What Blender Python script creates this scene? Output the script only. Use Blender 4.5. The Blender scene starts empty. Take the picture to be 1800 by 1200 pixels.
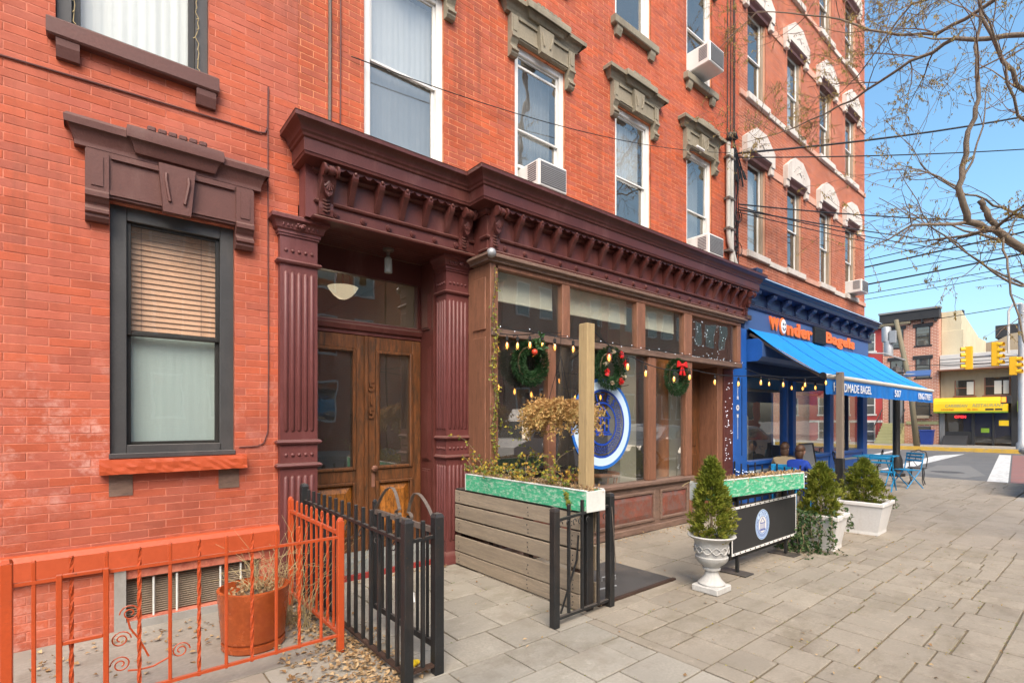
import bpy, math, random
from mathutils import Vector, Matrix
R=math.radians; PI=math.pi
random.seed(7)
sc=bpy.context.scene
C=sc.collection
# ------------------------------------------------------------------ camera
cam=bpy.data.cameras.new('camera'); co=bpy.data.objects.new('camera',cam); C.objects.link(co)
co.location=(0,0,1.55); co.rotation_euler=(R(90),0,R(50.47-90))
cam.sensor_width=36; cam.lens=36*897/1800; cam.shift_y=137/1800; cam.clip_end=2000; cam.clip_start=.05
sc.camera=co
# ------------------------------------------------------------------ sky, sun, exposure
w=bpy.data.worlds.new('World'); sc.world=w; w.use_nodes=True
nt=w.node_tree; bg=nt.nodes['Background']
sky=nt.nodes.new('ShaderNodeTexSky'); sky.sky_type='NISHITA'; sky.sun_disc=False
SUN_EL=48; SUN_DIR=Vector((-.55,-.85,0)).normalized()      # horizontal direction towards the sun
sky.sun_elevation=R(SUN_EL); sky.sun_rotation=math.atan2(SUN_DIR.x,SUN_DIR.y)
sky.air_density=1.0; sky.dust_density=3.5; sky.ozone_density=3.0
hsv=nt.nodes.new('ShaderNodeHueSaturation'); hsv.inputs['Hue'].default_value=.484; hsv.inputs['Saturation'].default_value=1.12      # vivid white balance of the photograph, whole sky alike
nt.links.new(sky.outputs[0],hsv.inputs['Color']); nt.links.new(hsv.outputs[0],bg.inputs[0]); bg.inputs[1].default_value=.145
sl=bpy.data.lights.new('sun','SUN'); sl.energy=1.85; sl.angle=R(40); sl.color=(1,.87,.68)
so=bpy.data.objects.new('sun',sl); C.objects.link(so)
sd=Vector((SUN_DIR.x*math.cos(R(SUN_EL)),SUN_DIR.y*math.cos(R(SUN_EL)),math.sin(R(SUN_EL))))
so.rotation_euler=sd.to_track_quat('Z','Y').to_euler(); so.location=(-6,-9,14)
sc.view_settings.view_transform='Standard'; sc.view_settings.look='None'
sc.view_settings.gamma=1; sc.view_settings.use_curve_mapping=False
sc.view_settings.exposure=1.2
sc.cycles.use_adaptive_sampling=True; sc.cycles.adaptive_threshold=.025; sc.cycles.max_bounces=6; sc.cycles.diffuse_bounces=2; sc.cycles.glossy_bounces=4; sc.cycles.transmission_bounces=4; sc.cycles.transparent_max_bounces=12
# ------------------------------------------------------------------ materials
MATS={}
def newmat(name):
    m=bpy.data.materials.new(name); m.use_nodes=True
    n=m.node_tree.nodes; l=m.node_tree.links
    return m,n,l,n['Principled BSDF']
def mix(n,l,fac,a,b,mode='MIX'):
    x=n.new('ShaderNodeMix'); x.data_type='RGBA'; x.blend_type=mode
    for k,v in ((0,fac),(6,a),(7,b)):
        if hasattr(v,'is_output') or hasattr(v,'links'): l.new(v,x.inputs[k])
        else: x.inputs[k].default_value=v if k==0 else (*v[:3],1)
    return x.outputs[2]
def pos(n,l,sx=1,sy=1,sz=1):
    g=n.new('ShaderNodeNewGeometry'); mp=n.new('ShaderNodeMapping'); mp.inputs['Scale'].default_value=(sx,sy,sz)
    l.new(g.outputs['Position'],mp.inputs['Vector']); return mp.outputs[0]
def noise(n,l,vec,scale,detail=4,rough=.6):
    t=n.new('ShaderNodeTexNoise'); t.inputs['Scale'].default_value=scale; t.inputs['Detail'].default_value=detail; t.inputs['Roughness'].default_value=rough
    l.new(vec,t.inputs['Vector']); return t.outputs[0]
def ramp(n,l,src,p0,p1):
    r=n.new('ShaderNodeMapRange'); r.inputs[1].default_value=p0; r.inputs[2].default_value=p1; l.new(src,r.inputs[0]); return r.outputs[0]
def bump(n,l,bs,h,strength,dist=.01):
    b=n.new('ShaderNodeBump'); b.inputs['Strength'].default_value=strength; b.inputs['Distance'].default_value=dist
    l.new(h,b.inputs['Height']); l.new(b.outputs[0],bs.inputs['Normal']); return b
def M(name,base,rough=.6,var=.18,scale=2.5,fine=45,bmp=.25,metal=0,stretch=(1,1,1),alt=None,altamt=.5,objrand=0,spec=.4,dirt=None):
    """general painted / stone / wood surface: two scales of noise for colour, fine relief"""
    if name in MATS: return MATS[name]
    m,n,l,b=newmat(name); v=pos(n,l,*stretch)
    big=noise(n,l,v,scale,5,.65); sm=noise(n,l,v,fine,3,.6)
    lo=tuple(c*(1-var) for c in base); hi=tuple(min(1,c*(1+var)) for c in base)
    col=mix(n,l,ramp(n,l,big,.3,.7),lo,hi)
    col=mix(n,l,ramp(n,l,sm,.35,.75),col,tuple(c*(1-var*.8) for c in base))
    if alt: 
        a=noise(n,l,v,scale*2.3,6,.7); k=ramp(n,l,a,.62-altamt*.3,.72-altamt*.12); col=mix(n,l,k,col,alt)
    if dirt:
        a=noise(n,l,pos(n,l,1.3,1.3,.35),1.7,6,.75); k=ramp(n,l,a,.52,.8); col=mix(n,l,k,col,dirt)
    if name.startswith('slab'):
        vo=n.new('ShaderNodeTexVoronoi'); vo.inputs['Scale'].default_value=7.5; l.new(pos(n,l),vo.inputs['Vector']); k=ramp(n,l,vo.outputs['Distance'],.11,.085); wn_=ramp(n,l,noise(n,l,pos(n,l),1.1,2,.5),.5,.6); mu=n.new('ShaderNodeMath'); mu.operation='MULTIPLY'; l.new(k,mu.inputs[0]); l.new(wn_,mu.inputs[1]); m3=n.new('ShaderNodeMath'); m3.operation='MULTIPLY'; l.new(mu.outputs[0],m3.inputs[0]); m3.inputs[1].default_value=.5; col=mix(n,l,m3.outputs[0],col,tuple(c*.5 for c in base))
        st=ramp(n,l,noise(n,l,pos(n,l,.7,1.6,1),1.3,8,.78),.5,.68); m4=n.new('ShaderNodeMath'); m4.operation='MULTIPLY'; l.new(st,m4.inputs[0]); m4.inputs[1].default_value=.75; col=mix(n,l,m4.outputs[0],col,(base[0]*.62,base[1]*.60,base[2]*.52))
        st2=ramp(n,l,noise(n,l,pos(n,l),7,6,.75),.58,.72); m5=n.new('ShaderNodeMath'); m5.operation='MULTIPLY'; l.new(st2,m5.inputs[0]); m5.inputs[1].default_value=.7; col=mix(n,l,m5.outputs[0],col,tuple(min(1,c*1.3) for c in base))
    if name.startswith(('burgundy','orange_p','brownstone','blue_p','navy','black_iron','dark_frame')):
        ch=ramp(n,l,noise(n,l,pos(n,l),28,5,.75),.62,.69); gt_=ramp(n,l,noise(n,l,pos(n,l),2.3,3,.5),.42,.56); mu=n.new('ShaderNodeMath'); mu.operation='MULTIPLY'; l.new(ch,mu.inputs[0]); l.new(gt_,mu.inputs[1]); col=mix(n,l,mu.outputs[0],col,tuple(c*.35+.02 for c in base) if max(base)>.05 else (.09,.045,.025))
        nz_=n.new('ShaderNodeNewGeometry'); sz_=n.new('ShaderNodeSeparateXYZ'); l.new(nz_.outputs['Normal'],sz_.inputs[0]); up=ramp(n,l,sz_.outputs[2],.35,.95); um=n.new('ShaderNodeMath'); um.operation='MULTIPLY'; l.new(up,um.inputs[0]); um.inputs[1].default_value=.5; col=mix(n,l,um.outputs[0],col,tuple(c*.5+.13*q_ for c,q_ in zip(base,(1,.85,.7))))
    if objrand:
        oi=n.new('ShaderNodeObjectInfo'); r=ramp(n,l,oi.outputs['Random'],0,1)
        hs=n.new('ShaderNodeHueSaturation'); mr=n.new('ShaderNodeMapRange'); mr.inputs[3].default_value=1-objrand; mr.inputs[4].default_value=1+objrand
        l.new(oi.outputs['Random'],mr.inputs[0]); l.new(mr.outputs[0],hs.inputs['Value']); l.new(col,hs.inputs['Color']); col=hs.outputs[0]
    l.new(col,b.inputs['Base Color'])
    rr=n.new('ShaderNodeMapRange'); rr.inputs[3].default_value=max(.05,rough-.12); rr.inputs[4].default_value=min(1,rough+.15); l.new(big,rr.inputs[0]); l.new(rr.outputs[0],b.inputs['Roughness'])
    b.inputs['Metallic'].default_value=metal; b.inputs['Specular IOR Level'].default_value=spec
    if bmp: bump(n,l,b,sm,bmp,.004)
    MATS[name]=m; return m
def brick_mat(name,c1,c2,c3,L,H,z0,stain=None,stainz=None):
    m,n,l,b=newmat(name)
    g=n.new('ShaderNodeNewGeometry'); sp=n.new('ShaderNodeSeparateXYZ'); l.new(g.outputs['Position'],sp.inputs[0])
    def ma(op,a,bv):
        x=n.new('ShaderNodeMath'); x.operation=op
        for i,q in enumerate((a,bv)):
            if hasattr(q,'links'): l.new(q,x.inputs[i])
            else: x.inputs[i].default_value=q
        return x.outputs[0]
    row=ma('FLOOR',ma('DIVIDE',ma('SUBTRACT',sp.outputs[2],z0),H),0)
    par=ma('MULTIPLY',ma('MODULO',row,2.),.5)
    colu=ma('FLOOR',ma('ADD',ma('DIVIDE',sp.outputs[0],L),par),0)
    cb=n.new('ShaderNodeCombineXYZ'); l.new(colu,cb.inputs[0]); l.new(row,cb.inputs[1])
    wn=n.new('ShaderNodeTexWhiteNoise'); wn.noise_dimensions='2D'; l.new(cb.outputs[0],wn.inputs['Vector'])
    v=pos(n,l); big=noise(n,l,v,1.1,5,.6); sm=noise(n,l,v,60,3,.6); mid=noise(n,l,pos(n,l,1,1,2.2),9,5,.7)
    col=mix(n,l,wn.outputs[0],c1,c2)
    col=mix(n,l,ramp(n,l,big,.4,.75),col,c3)
    col=mix(n,l,ma('MULTIPLY',ramp(n,l,noise(n,l,pos(n,l,.8,1,1.1),1.9,7,.72),.48,.66),.5),col,tuple(c*.68 for c in c2))
    col=mix(n,l,ma('MULTIPLY',ramp(n,l,mid,.45,.8),.45),col,tuple(c*.62 for c in c1))
    w2=n.new('ShaderNodeTexWhiteNoise'); w2.noise_dimensions='3D'; cb2=n.new('ShaderNodeCombineXYZ'); l.new(colu,cb2.inputs[1]); l.new(row,cb2.inputs[0]); cb2.inputs[2].default_value=3.7; l.new(cb2.outputs[0],w2.inputs['Vector'])
    hv=n.new('ShaderNodeHueSaturation'); vr=n.new('ShaderNodeMapRange'); vr.inputs[3].default_value=.88; vr.inputs[4].default_value=1.08; l.new(w2.outputs[0],vr.inputs[0]); l.new(vr.outputs[0],hv.inputs['Value']); sr=n.new('ShaderNodeMapRange'); sr.inputs[3].default_value=.98; sr.inputs[4].default_value=.90; l.new(wn.outputs[0],sr.inputs[0]); l.new(sr.outputs[0],hv.inputs['Saturation']); l.new(col,hv.inputs['Color']); col=hv.outputs[0]
    stk=ma('MULTIPLY',ramp(n,l,noise(n,l,pos(n,l,5,1,.28),1.6,6,.7),.47,.74),ramp(n,l,noise(n,l,v,.55,3,.5),.40,.62)); col=mix(n,l,ma('MULTIPLY',stk,.72),col,(.13,.05,.032))
    if stain:
        k=ma('MULTIPLY',ramp(n,l,noise(n,l,v,4.5,7,.75),.52,.72),ramp(n,l,noise(n,l,v,.8,3,.5),.42,.62))
        if stainz is not None: k=ma('MULTIPLY',k,ramp(n,l,sp.outputs[2],stainz+.9,stainz-.2))
        col=mix(n,l,ma('MULTIPLY',k,.75),col,stain)
        dk=ramp(n,l,noise(n,l,pos(n,l,.9,1,.45),2.2,7,.7),.5,.75); col=mix(n,l,ma('MULTIPLY',dk,.45),col,tuple(c*.66 for c in c2))
    l.new(col,b.inputs['Base Color']); b.inputs['Roughness'].default_value=.72; b.inputs['Specular IOR Level'].default_value=.3
    bump(n,l,b,ma('ADD',sm,ma('MULTIPLY',mid,1.5)),.35,.004)
    MATS[name]=m; return m
def glass_mat(name,refl=.10,tint=(.9,.95,.95),rough=0.0,dirt=.05):
    """thin window pane: transparent, with Fresnel reflection"""
    m,n,l,b=newmat(name); n.remove(b); out=n['Material Output']
    tr=n.new('ShaderNodeBsdfTransparent'); tr.inputs[0].default_value=(*tint,1)
    gl=n.new('ShaderNodeBsdfGlossy'); gl.inputs['Roughness'].default_value=rough; gl.inputs[0].default_value=(1,.93,.83,1)
    fr=n.new('ShaderNodeFresnel'); gb=n.new('ShaderNodeNewGeometry'); ir=n.new('ShaderNodeMapRange'); ir.inputs[3].default_value=1.5; ir.inputs[4].default_value=1/1.5; l.new(gb.outputs['Backfacing'],ir.inputs[0]); l.new(ir.outputs[0],fr.inputs[0])
    bp=n.new('ShaderNodeBump'); bp.inputs['Strength'].default_value=.10 if name=='glass_upper' else .04; bp.inputs['Distance'].default_value=.05
    nz=noise(n,l,pos(n,l),1.6,2,.5); l.new(nz,bp.inputs['Height']); l.new(bp.outputs[0],gl.inputs['Normal'])
    ad=n.new('ShaderNodeMath'); ad.operation='ADD'; ad.use_clamp=True; l.new(fr.outputs[0],ad.inputs[0]); ad.inputs[1].default_value=refl
    mx=n.new('ShaderNodeMixShader'); l.new(ad.outputs[0],mx.inputs[0]); l.new(tr.outputs[0],mx.inputs[1]); l.new(gl.outputs[0],mx.inputs[2])
    df=n.new('ShaderNodeBsdfDiffuse'); df.inputs[0].default_value=(.5,.5,.48,1)
    m2=n.new('ShaderNodeMixShader'); dk=n.new('ShaderNodeMath'); dk.operation='MULTIPLY'; dk.inputs[1].default_value=dirt*2
    l.new(noise(n,l,pos(n,l,1,1,.5),6,5,.7),dk.inputs[0]); l.new(dk.outputs[0],m2.inputs[0]); l.new(mx.outputs[0],m2.inputs[1]); l.new(df.outputs[0],m2.inputs[2])
    l.new(m2.outputs[0],out.inputs[0]); MATS[name]=m; return m
def emit_mat(name,col,st):
    m,n,l,b=newmat(name); b.inputs['Base Color'].default_value=(*col,1); b.inputs['Emission Color'].default_value=(*col,1); b.inputs['Emission Strength'].default_value=st
    MATS[name]=m; return m
def leaf_mat(name,cols,rough=.6,trans=.25):
    m,n,l,b=newmat(name); a=n.new('ShaderNodeAttribute'); a.attribute_name='rnd'
    r=n.new('ShaderNodeValToRGB'); e=r.color_ramp.elements
    while len(e)<len(cols): e.new(.5)
    for i,c in enumerate(cols): e[i].position=i/(len(cols)-1); e[i].color=(*c,1)
    l.new(a.outputs['Fac'],r.inputs[0]); l.new(r.outputs[0],b.inputs['Base Color']); b.inputs['Roughness'].default_value=rough; b.inputs['Specular IOR Level'].default_value=.3
    tl=n.new('ShaderNodeBsdfTranslucent'); l.new(r.outputs[0],tl.inputs[0]); mx=n.new('ShaderNodeMixShader'); mx.inputs[0].default_value=trans
    l.new(b.outputs[0],mx.inputs[1]); l.new(tl.outputs[0],mx.inputs[2]); l.new(mx.outputs[0],n['Material Output'].inputs[0]); MATS[name]=m; return m
# ------------------------------------------------------------------ objects
OFF={}
def props(o,label=None,cat=None,group=None,kind=None):
    if label: o['label']=label
    if cat: o['category']=cat
    if group: o['group']=group
    if kind: o['kind']=kind
    return o
def thing(name,loc,label,cat,group=None,rz=0,local=False):
    """Empty at the base of a thing; parts are given in world coordinates unless local"""
    o=bpy.data.objects.new(name,None); o.empty_display_size=.1; C.objects.link(o); o.location=loc; o.rotation_euler=(0,0,rz)
    OFF[o]=(0,0,0) if (local or rz) else tuple(loc)
    return props(o,label,cat,group)
class MB:
    def __init__(s): s.v=[]; s.f=[]
    def add(s,vs,fs):
        k=len(s.v); s.v+=[tuple(p) for p in vs]; s.f+=[tuple(i+k for i in f) for f in fs]; return s
    def box(s,x0,x1,y0,y1,z0,z1):
        return s.add([(x0,y0,z0),(x1,y0,z0),(x1,y1,z0),(x0,y1,z0),(x0,y0,z1),(x1,y0,z1),(x1,y1,z1),(x0,y1,z1)],
          [(0,3,2,1),(4,5,6,7),(0,1,5,4),(1,2,6,5),(2,3,7,6),(3,0,4,7)])
    def quad(s,a,b,c,d): return s.add([a,b,c,d],[(0,1,2,3)])
    def cbox(s,x0,x1,y0,y1,z0,z1,b=.004):
        """box with chamfered edges"""
        b=min(b,(x1-x0)*.3,(y1-y0)*.3,(z1-z0)*.3); vs=[]; 
        for z,i in ((z0,b),(z0+b,0),(z1-b,0),(z1,b)):
            e=b
            if i: vs+=[(x0+e,y0+e,z),(x1-e,y0+e,z),(x1-e,y1-e,z),(x0+e,y1-e,z)]
            else: vs+=[(x0,y0+e,z),(x0+e,y0,z),(x1-e,y0,z),(x1,y0+e,z),(x1,y1-e,z),(x1-e,y1,z),(x0+e,y1,z),(x0,y1-e,z)]
        fs=[(3,2,1,0)]
        def ring8(a,c): return [(a+i,a+(i+1)%8,c+(i+1)%8,c+i) for i in range(8)]
        fs+=ring8(4,12)
        lo=[0,0,1,1,2,2,3,3]
        for i in range(8):
            j=(i+1)%8; A,B=lo[i],lo[j]
            fs.append((A,B,4+j,4+i) if A!=B else (A,4+j,4+i))
        for i in range(8):
            j=(i+1)%8; A,B=20+lo[i],20+lo[j]
            fs.append((12+i,12+j,B,A) if A!=B else (12+i,12+j,A))
        fs.append((20,21,22,23))
        return s.add(vs,fs)
    def prism(s,poly,axis,a,b):
        """extrude a closed polygon; axis 'x': poly=(y,z), 'y': poly=(x,z), 'z': poly=(x,y)"""
        n=len(poly)
        def P(p,t): return (t,p[0],p[1]) if axis=='x' else ((p[0],t,p[1]) if axis=='y' else (p[0],p[1],t))
        vs=[P(p,a) for p in poly]+[P(p,b) for p in poly]
        fs=[tuple(range(n-1,-1,-1)),tuple(range(n,2*n))]+[(i,(i+1)%n,n+(i+1)%n,n+i) for i in range(n)]
        return s.add(vs,fs)
    def tube(s,pts,r,n=6,cap=True,taper=None):
        pts=[Vector(p) for p in pts]; N=len(pts); k=len(s.v); prev=None
        for i,p in enumerate(pts):
            d=(pts[min(i+1,N-1)]-pts[max(i-1,0)])
            if d.length<1e-9: d=Vector((0,0,1))
            d.normalize()
            if prev is None: u=d.orthogonal().normalized()
            else:
                u=prev-d*prev.dot(d)
                u=u.normalized() if u.length>1e-6 else d.orthogonal().normalized()
            prev=u; wv=d.cross(u); rr=r if taper is None else r+(taper-r)*i/max(1,N-1)
            if isinstance(r,(list,tuple)): rr=r[i]
            for j in range(n):
                a=2*PI*j/n; q=p+u*(math.cos(a)*rr)+wv*(math.sin(a)*rr); s.v.append(tuple(q))
        for i in range(N-1):
            for j in range(n):
                a=k+i*n+j; b=k+i*n+(j+1)%n; s.f.append((a,b,b+n,a+n))
        if cap: s.f.append(tuple(k+j for j in range(n-1,-1,-1))); s.f.append(tuple(k+(N-1)*n+j for j in range(n)))
        return s
    def lathe(s,prof,cx,cy,z=0,n=20,sq=None):
        k=len(s.v)
        for r,h in prof:
            for j in range(n):
                a=2*PI*(j+.5)/n; s.v.append((cx+r*math.cos(a),cy+r*math.sin(a),z+h))
        for i in range(len(prof)-1):
            for j in range(n):
                a=k+i*n+j; b=k+i*n+(j+1)%n; s.f.append((a,b,b+n,a+n))
        s.f.append(tuple(k+j for j in range(n-1,-1,-1))); s.f.append(tuple(k+(len(prof)-1)*n+j for j in range(n)))
        return s
    def ball(s,c,r,n=8,m=6,sc=(1,1,1)):
        k=len(s.v); c=Vector(c)
        for i in range(1,m):
            t=PI*i/m
            for j in range(n):
                a=2*PI*j/n; s.v.append((c.x+r*sc[0]*math.sin(t)*math.cos(a),c.y+r*sc[1]*math.sin(t)*math.sin(a),c.z+r*sc[2]*math.cos(t)))
        s.v.append((c.x,c.y,c.z+r*sc[2])); s.v.append((c.x,c.y,c.z-r*sc[2])); T=k+(m-1)*n; B=T+1
        for i in range(m-2):
            for j in range(n): s.f.append((k+i*n+j,k+(i+1)*n+j,k+(i+1)*n+(j+1)%n,k+i*n+(j+1)%n))
        for j in range(n): s.f.append((T,k+j,k+(j+1)%n)); q=k+(m-2)*n; s.f.append((B,q+(j+1)%n,q+j))
        return s
    def mold(s,x0,x1,yw,prof,left=True,right=True,depth=.02):
        """moulding along x on the wall plane yw (facing -y): prof=[(projection,z)...] from bottom to top, mitred returns"""
        k=len(s.v); n=4
        for p,z in prof:
            a=x0-(p if left else 0); b=x1+(p if right else 0)
            s.v+=[(a,yw+depth,z),(a,yw-p,z),(b,yw-p,z),(b,yw+depth,z)]
        for i in range(len(prof)-1):
            for j in range(3): q=k+i*4+j; s.f.append((q,q+1,q+5,q+4))
        q=k+(len(prof)-1)*4; s.f.append((k+3,k+2,k+1,k)); s.f.append((q,q+1,q+2,q+3))
        s.f+= [ (k+3+i*4,k+i*4,k+4+i*4,k+7+i*4) for i in range(len(prof)-1)]
        return s
    def build(s,name,mat,parent=None,smooth=False,label=None,kind=None,cat=None,group=None,attr=None,autos=None):
        o0=OFF.get(parent,(0,0,0)) if parent else (0,0,0)
        me=bpy.data.meshes.new(name); me.from_pydata([(a-o0[0],b-o0[1],c-o0[2]) for a,b,c in s.v],[],s.f)
        if attr is not None:
            at=me.attributes.new('rnd','FLOAT','POINT'); at.data.foreach_set('value',attr)
        me.materials.append(MATS[mat] if isinstance(mat,str) else mat); me.update()
        o=bpy.data.objects.new(name,me); C.objects.link(o)
        if smooth:
            me.shade_smooth() if autos is None else me.shade_smooth()
            if autos: me.set_sharp_from_angle(angle=R(autos))
        if parent is not None: o.parent=parent; OFF[o]=o0
        else: OFF[o]=(0,0,0)
        return props(o,label,cat,group,kind)
def solo(mb,name,mat,loc,label,cat,group=None,smooth=False,kind=None,autos=None,attr=None):
    """a thing that is one mesh: origin moved to loc (its base)"""
    mb.v=[(a-loc[0],b-loc[1],c-loc[2]) for a,b,c in mb.v]
    o=mb.build(name,mat,None,smooth,label,kind,cat,group,attr,autos); o.location=loc; OFF[o]=tuple(loc); return o
FR_Y=Matrix(((1,0,0),(0,0,-1),(0,1,0)))          # text plane facing -y
def text(name,s,size,loc,mat,parent,ext=.006,bold=0,frame=FR_Y,align='CENTER',shear=0,sx=1,space=1,label=None):
    cu=bpy.data.curves.new('t','FONT'); cu.body=s; cu.size=size; cu.extrude=ext; cu.offset=bold; cu.align_x=align; cu.align_y='CENTER'; cu.shear=shear; cu.space_character=space; cu.resolution_u=3
    ob=bpy.data.objects.new('t',cu); C.objects.link(ob); bpy.context.view_layer.update()
    me=bpy.data.meshes.new_from_object(ob); bpy.data.objects.remove(ob); bpy.data.curves.remove(cu)
    o0=OFF.get(parent,(0,0,0)); mt=Matrix.Translation(Vector(loc)-Vector(o0))@frame.to_4x4()@Matrix.Diagonal((sx,1,1,1))
    me.transform(mt); me.name=name; me.materials.clear(); me.materials.append(MATS[mat])
    o=bpy.data.objects.new(name,me); C.objects.link(o); o.parent=parent; OFF[o]=o0
    return props(o,label)
def fit(name,s,u0,u1,v0,v1,y,mat,parent,ext=.006,bold=0,shear=0,frame=FR_Y,space=1):
    o=text(name,s,.3,(0,0,0),mat,parent,ext,bold,Matrix.Identity(3),shear=shear,space=space); me=o.data; o0=Vector(OFF.get(parent,(0,0,0)))
    me.transform(Matrix.Translation(o0)); xs=[v.co.x for v in me.vertices]; ys=[v.co.y for v in me.vertices]
    a,b,c,d=min(xs),max(xs),min(ys),max(ys); kx=(u1-u0)/(b-a); ky=(v1-v0)/(d-c)
    m=Matrix.Translation(Vector((0,y,0))-o0)@frame.to_4x4()@Matrix.Translation((u0-a*kx,v0-c*ky,0))@Matrix.Diagonal((kx,ky,1,1)); me.transform(m); return o
def arc(cx,cz,r,a0,a1,n): return [(cx+r*math.cos(R(a0+(a1-a0)*i/n)),cz+r*math.sin(R(a0+(a1-a0)*i/n))) for i in range(n+1)]
class LB(MB):
    """leaf-sized faces with a random value each"""
    def __init__(s): super().__init__(); s.r=[]
    def leaf(s,p,d,l,wd,rnd,nrm=None,fold=.25):
        p=Vector(p); d=Vector(d).normalized()
        sd=d.cross(Vector(nrm) if nrm else Vector((random.gauss(0,1),random.gauss(0,1),random.gauss(0,1))))
        sd=sd.normalized() if sd.length>1e-6 else d.orthogonal().normalized()
        nn=sd.cross(d)*fold*wd; k=len(s.v)
        m=p+d*l*.5; s.v+=[tuple(p),tuple(m+sd*wd*.5+nn),tuple(p+d*l),tuple(m-sd*wd*.5+nn)]; s.f+=[(k,k+1,k+2),(k,k+2,k+3)]; s.r+=[min(1,max(0,rnd))]*4
    def fin(s,name,mat,parent=None,**kw): return s.build(name,mat,parent,attr=s.r,**kw)
def rv(): 
    while True:
        v=Vector((random.uniform(-1,1),random.uniform(-1,1),random.uniform(-1,1)))
        if .01<v.length<1: return v.normalized()
# ------------------------------------------------------------------ palette
brick_mat('brick_red',(.47,.090,.034),(.39,.068,.028),(.50,.118,.056),.2225,.0604,.0,(.72,.45,.38),1.6)
brick_mat('brick_orange',(.53,.098,.026),(.40,.066,.020),(.47,.085,.030),.2225,.0604,.0,(.35,.09,.05),None)
brick_mat('brick_coral',(.49,.13,.052),(.37,.09,.038),(.47,.135,.056),.2225,.0604,.0,(.62,.3,.2),None)
M('mortar_red',(.56,.19,.12),.85,.2,4,alt=(.36,.08,.05),altamt=.5); M('mortar_orange',(.66,.26,.13),.85,.2,3,alt=(.38,.09,.04),altamt=.5); M('mortar_coral',(.68,.36,.24),.85,.15,3)
M('brownstone_paint',(.115,.045,.037),.55,.16,3,60,.35,dirt=(.17,.09,.075)); M('sandstone',(.27,.235,.17),.8,.22,3,50,.45,dirt=(.09,.075,.055))
M('burgundy_iron',(.092,.025,.020),.42,.2,3,70,.2,dirt=(.17,.07,.06)); M('burgundy_pilaster',(.13,.039,.036),.42,.18,3,90,.3,dirt=(.22,.09,.09))
M('orange_paint',(.47,.072,.018),.4,.14,3,60,.2,dirt=(.45,.08,.03)); M('orange_stone',(.47,.08,.026),.5,.12,4,22,.6)
M('dark_frame',(.055,.055,.056),.45,.15,3,60,.1,dirt=(.09,.085,.08)); M('white_frame',(.72,.71,.68),.45,.06,3,60,.1,dirt=(.5,.48,.44)); M('dark_sash',(.028,.027,.025),.4,.15)
M('stone_white',(.62,.56,.50),.8,.12,3,40,.5,dirt=(.33,.27,.22)); M('stone_band',(.60,.33,.24),.8,.15,3,40,.4)
M('old_wood_frame',(.33,.26,.19),.75,.25,4,40,.4,stretch=(3,3,.6))
M('door_wood',(.16,.060,.022),.38,.45,3,30,.3,stretch=(5,5,.8),alt=(.055,.03,.016),altamt=.6); M('door_panel_gold',(.34,.125,.022),.33,.5,6,40,.3,stretch=(4,4,1),alt=(.07,.03,.012),altamt=.5)
M('bay_wood',(.225,.10,.058),.5,.3,3,45,.3,stretch=(6,6,.8),alt=(.12,.06,.035),altamt=.3); M('bay_wood_grey',(.185,.115,.085),.6,.3,3,45,.3,stretch=(1.2,6,6),alt=(.10,.065,.05),altamt=.4)
M('bay_panel',(.21,.068,.045),.4,.35,4,30,.2,alt=(.14,.10,.09),altamt=.6)
M('pallet_wood',(.29,.235,.17),.85,.3,3,30,.5,stretch=(3,.7,9),objrand=.14,alt=(.22,.18,.135),altamt=.4); M('post_wood',(.40,.29,.145),.75,.18,3,30,.4,stretch=(8,8,.6),alt=(.27,.19,.10),altamt=.3); M('post_wood_grey',(.26,.205,.155),.8,.18,3,30,.4,stretch=(8,8,.6))
M('green_wash',(.06,.42,.22),.65,.35,5,25,.4,alt=(.50,.62,.50),altamt=.45,stretch=(1.5,1.5,4)); M('white_wash',(.62,.64,.60),.7,.1,5,30,.3)
M('black_iron',(.018,.019,.02),.45,.3,6,80,.35,dirt=(.06,.04,.03)); M('rust_iron',(.055,.03,.02),.7,.4,8,60,.4); M('grey_iron',(.14,.11,.09),.6,.3,8,60,.4)
M('terracotta_glaze',(.40,.085,.022),.25,.35,4,40,.15,alt=(.28,.055,.016),altamt=.4,dirt=(.45,.11,.03)); M('soil',(.10,.075,.05),.95,.4,12,60,.8); M('chrome',(.6,.6,.62),.25,.05,metal=.9,bmp=0)
M('concrete',(.30,.285,.26),.85,.15,2,40,.4,dirt=(.19,.165,.14)); M('areaway',(.30,.27,.225),.9,.22,1.7,35,.5,dirt=(.15,.12,.09)); M('step_stone',(.215,.23,.22),.8,.15,2,40,.3); M('red_edge',(.28,.035,.03),.6,.2)
M('slab_grey',(.30,.275,.228),.85,.16,1.6,55,.45,objrand=.10,dirt=(.185,.155,.12)); M('slab_tan',(.29,.252,.198),.85,.18,1.4,55,.45,objrand=.07,dirt=(.16,.128,.095)); M('slab_far',(.29,.25,.20),.85,.15,1.4,55,.4,objrand=.06,dirt=(.16,.13,.10)); M('joint_dirt',(.205,.16,.105),.95,.3,6,60,.6,alt=(.15,.15,.05),altamt=.2)
M('asphalt',(.125,.124,.122),.85,.28,.7,70,.5,dirt=(.15,.145,.135)); M('asphalt_old',(.17,.165,.155),.85,.15,1.2,70,.5); M('road_white',(.62,.61,.58),.75,.15,3,40,.3,alt=(.3,.3,.29),altamt=.55); M('road_red',(.25,.115,.10),.8,.2,2,40,.3,alt=(.19,.13,.12),altamt=.4); M('kerb_yellow',(.62,.38,.06),.75,.15,2,40,.3,alt=(.4,.3,.15),altamt=.3); M('kerb_stone',(.32,.29,.25),.85,.15)
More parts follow.
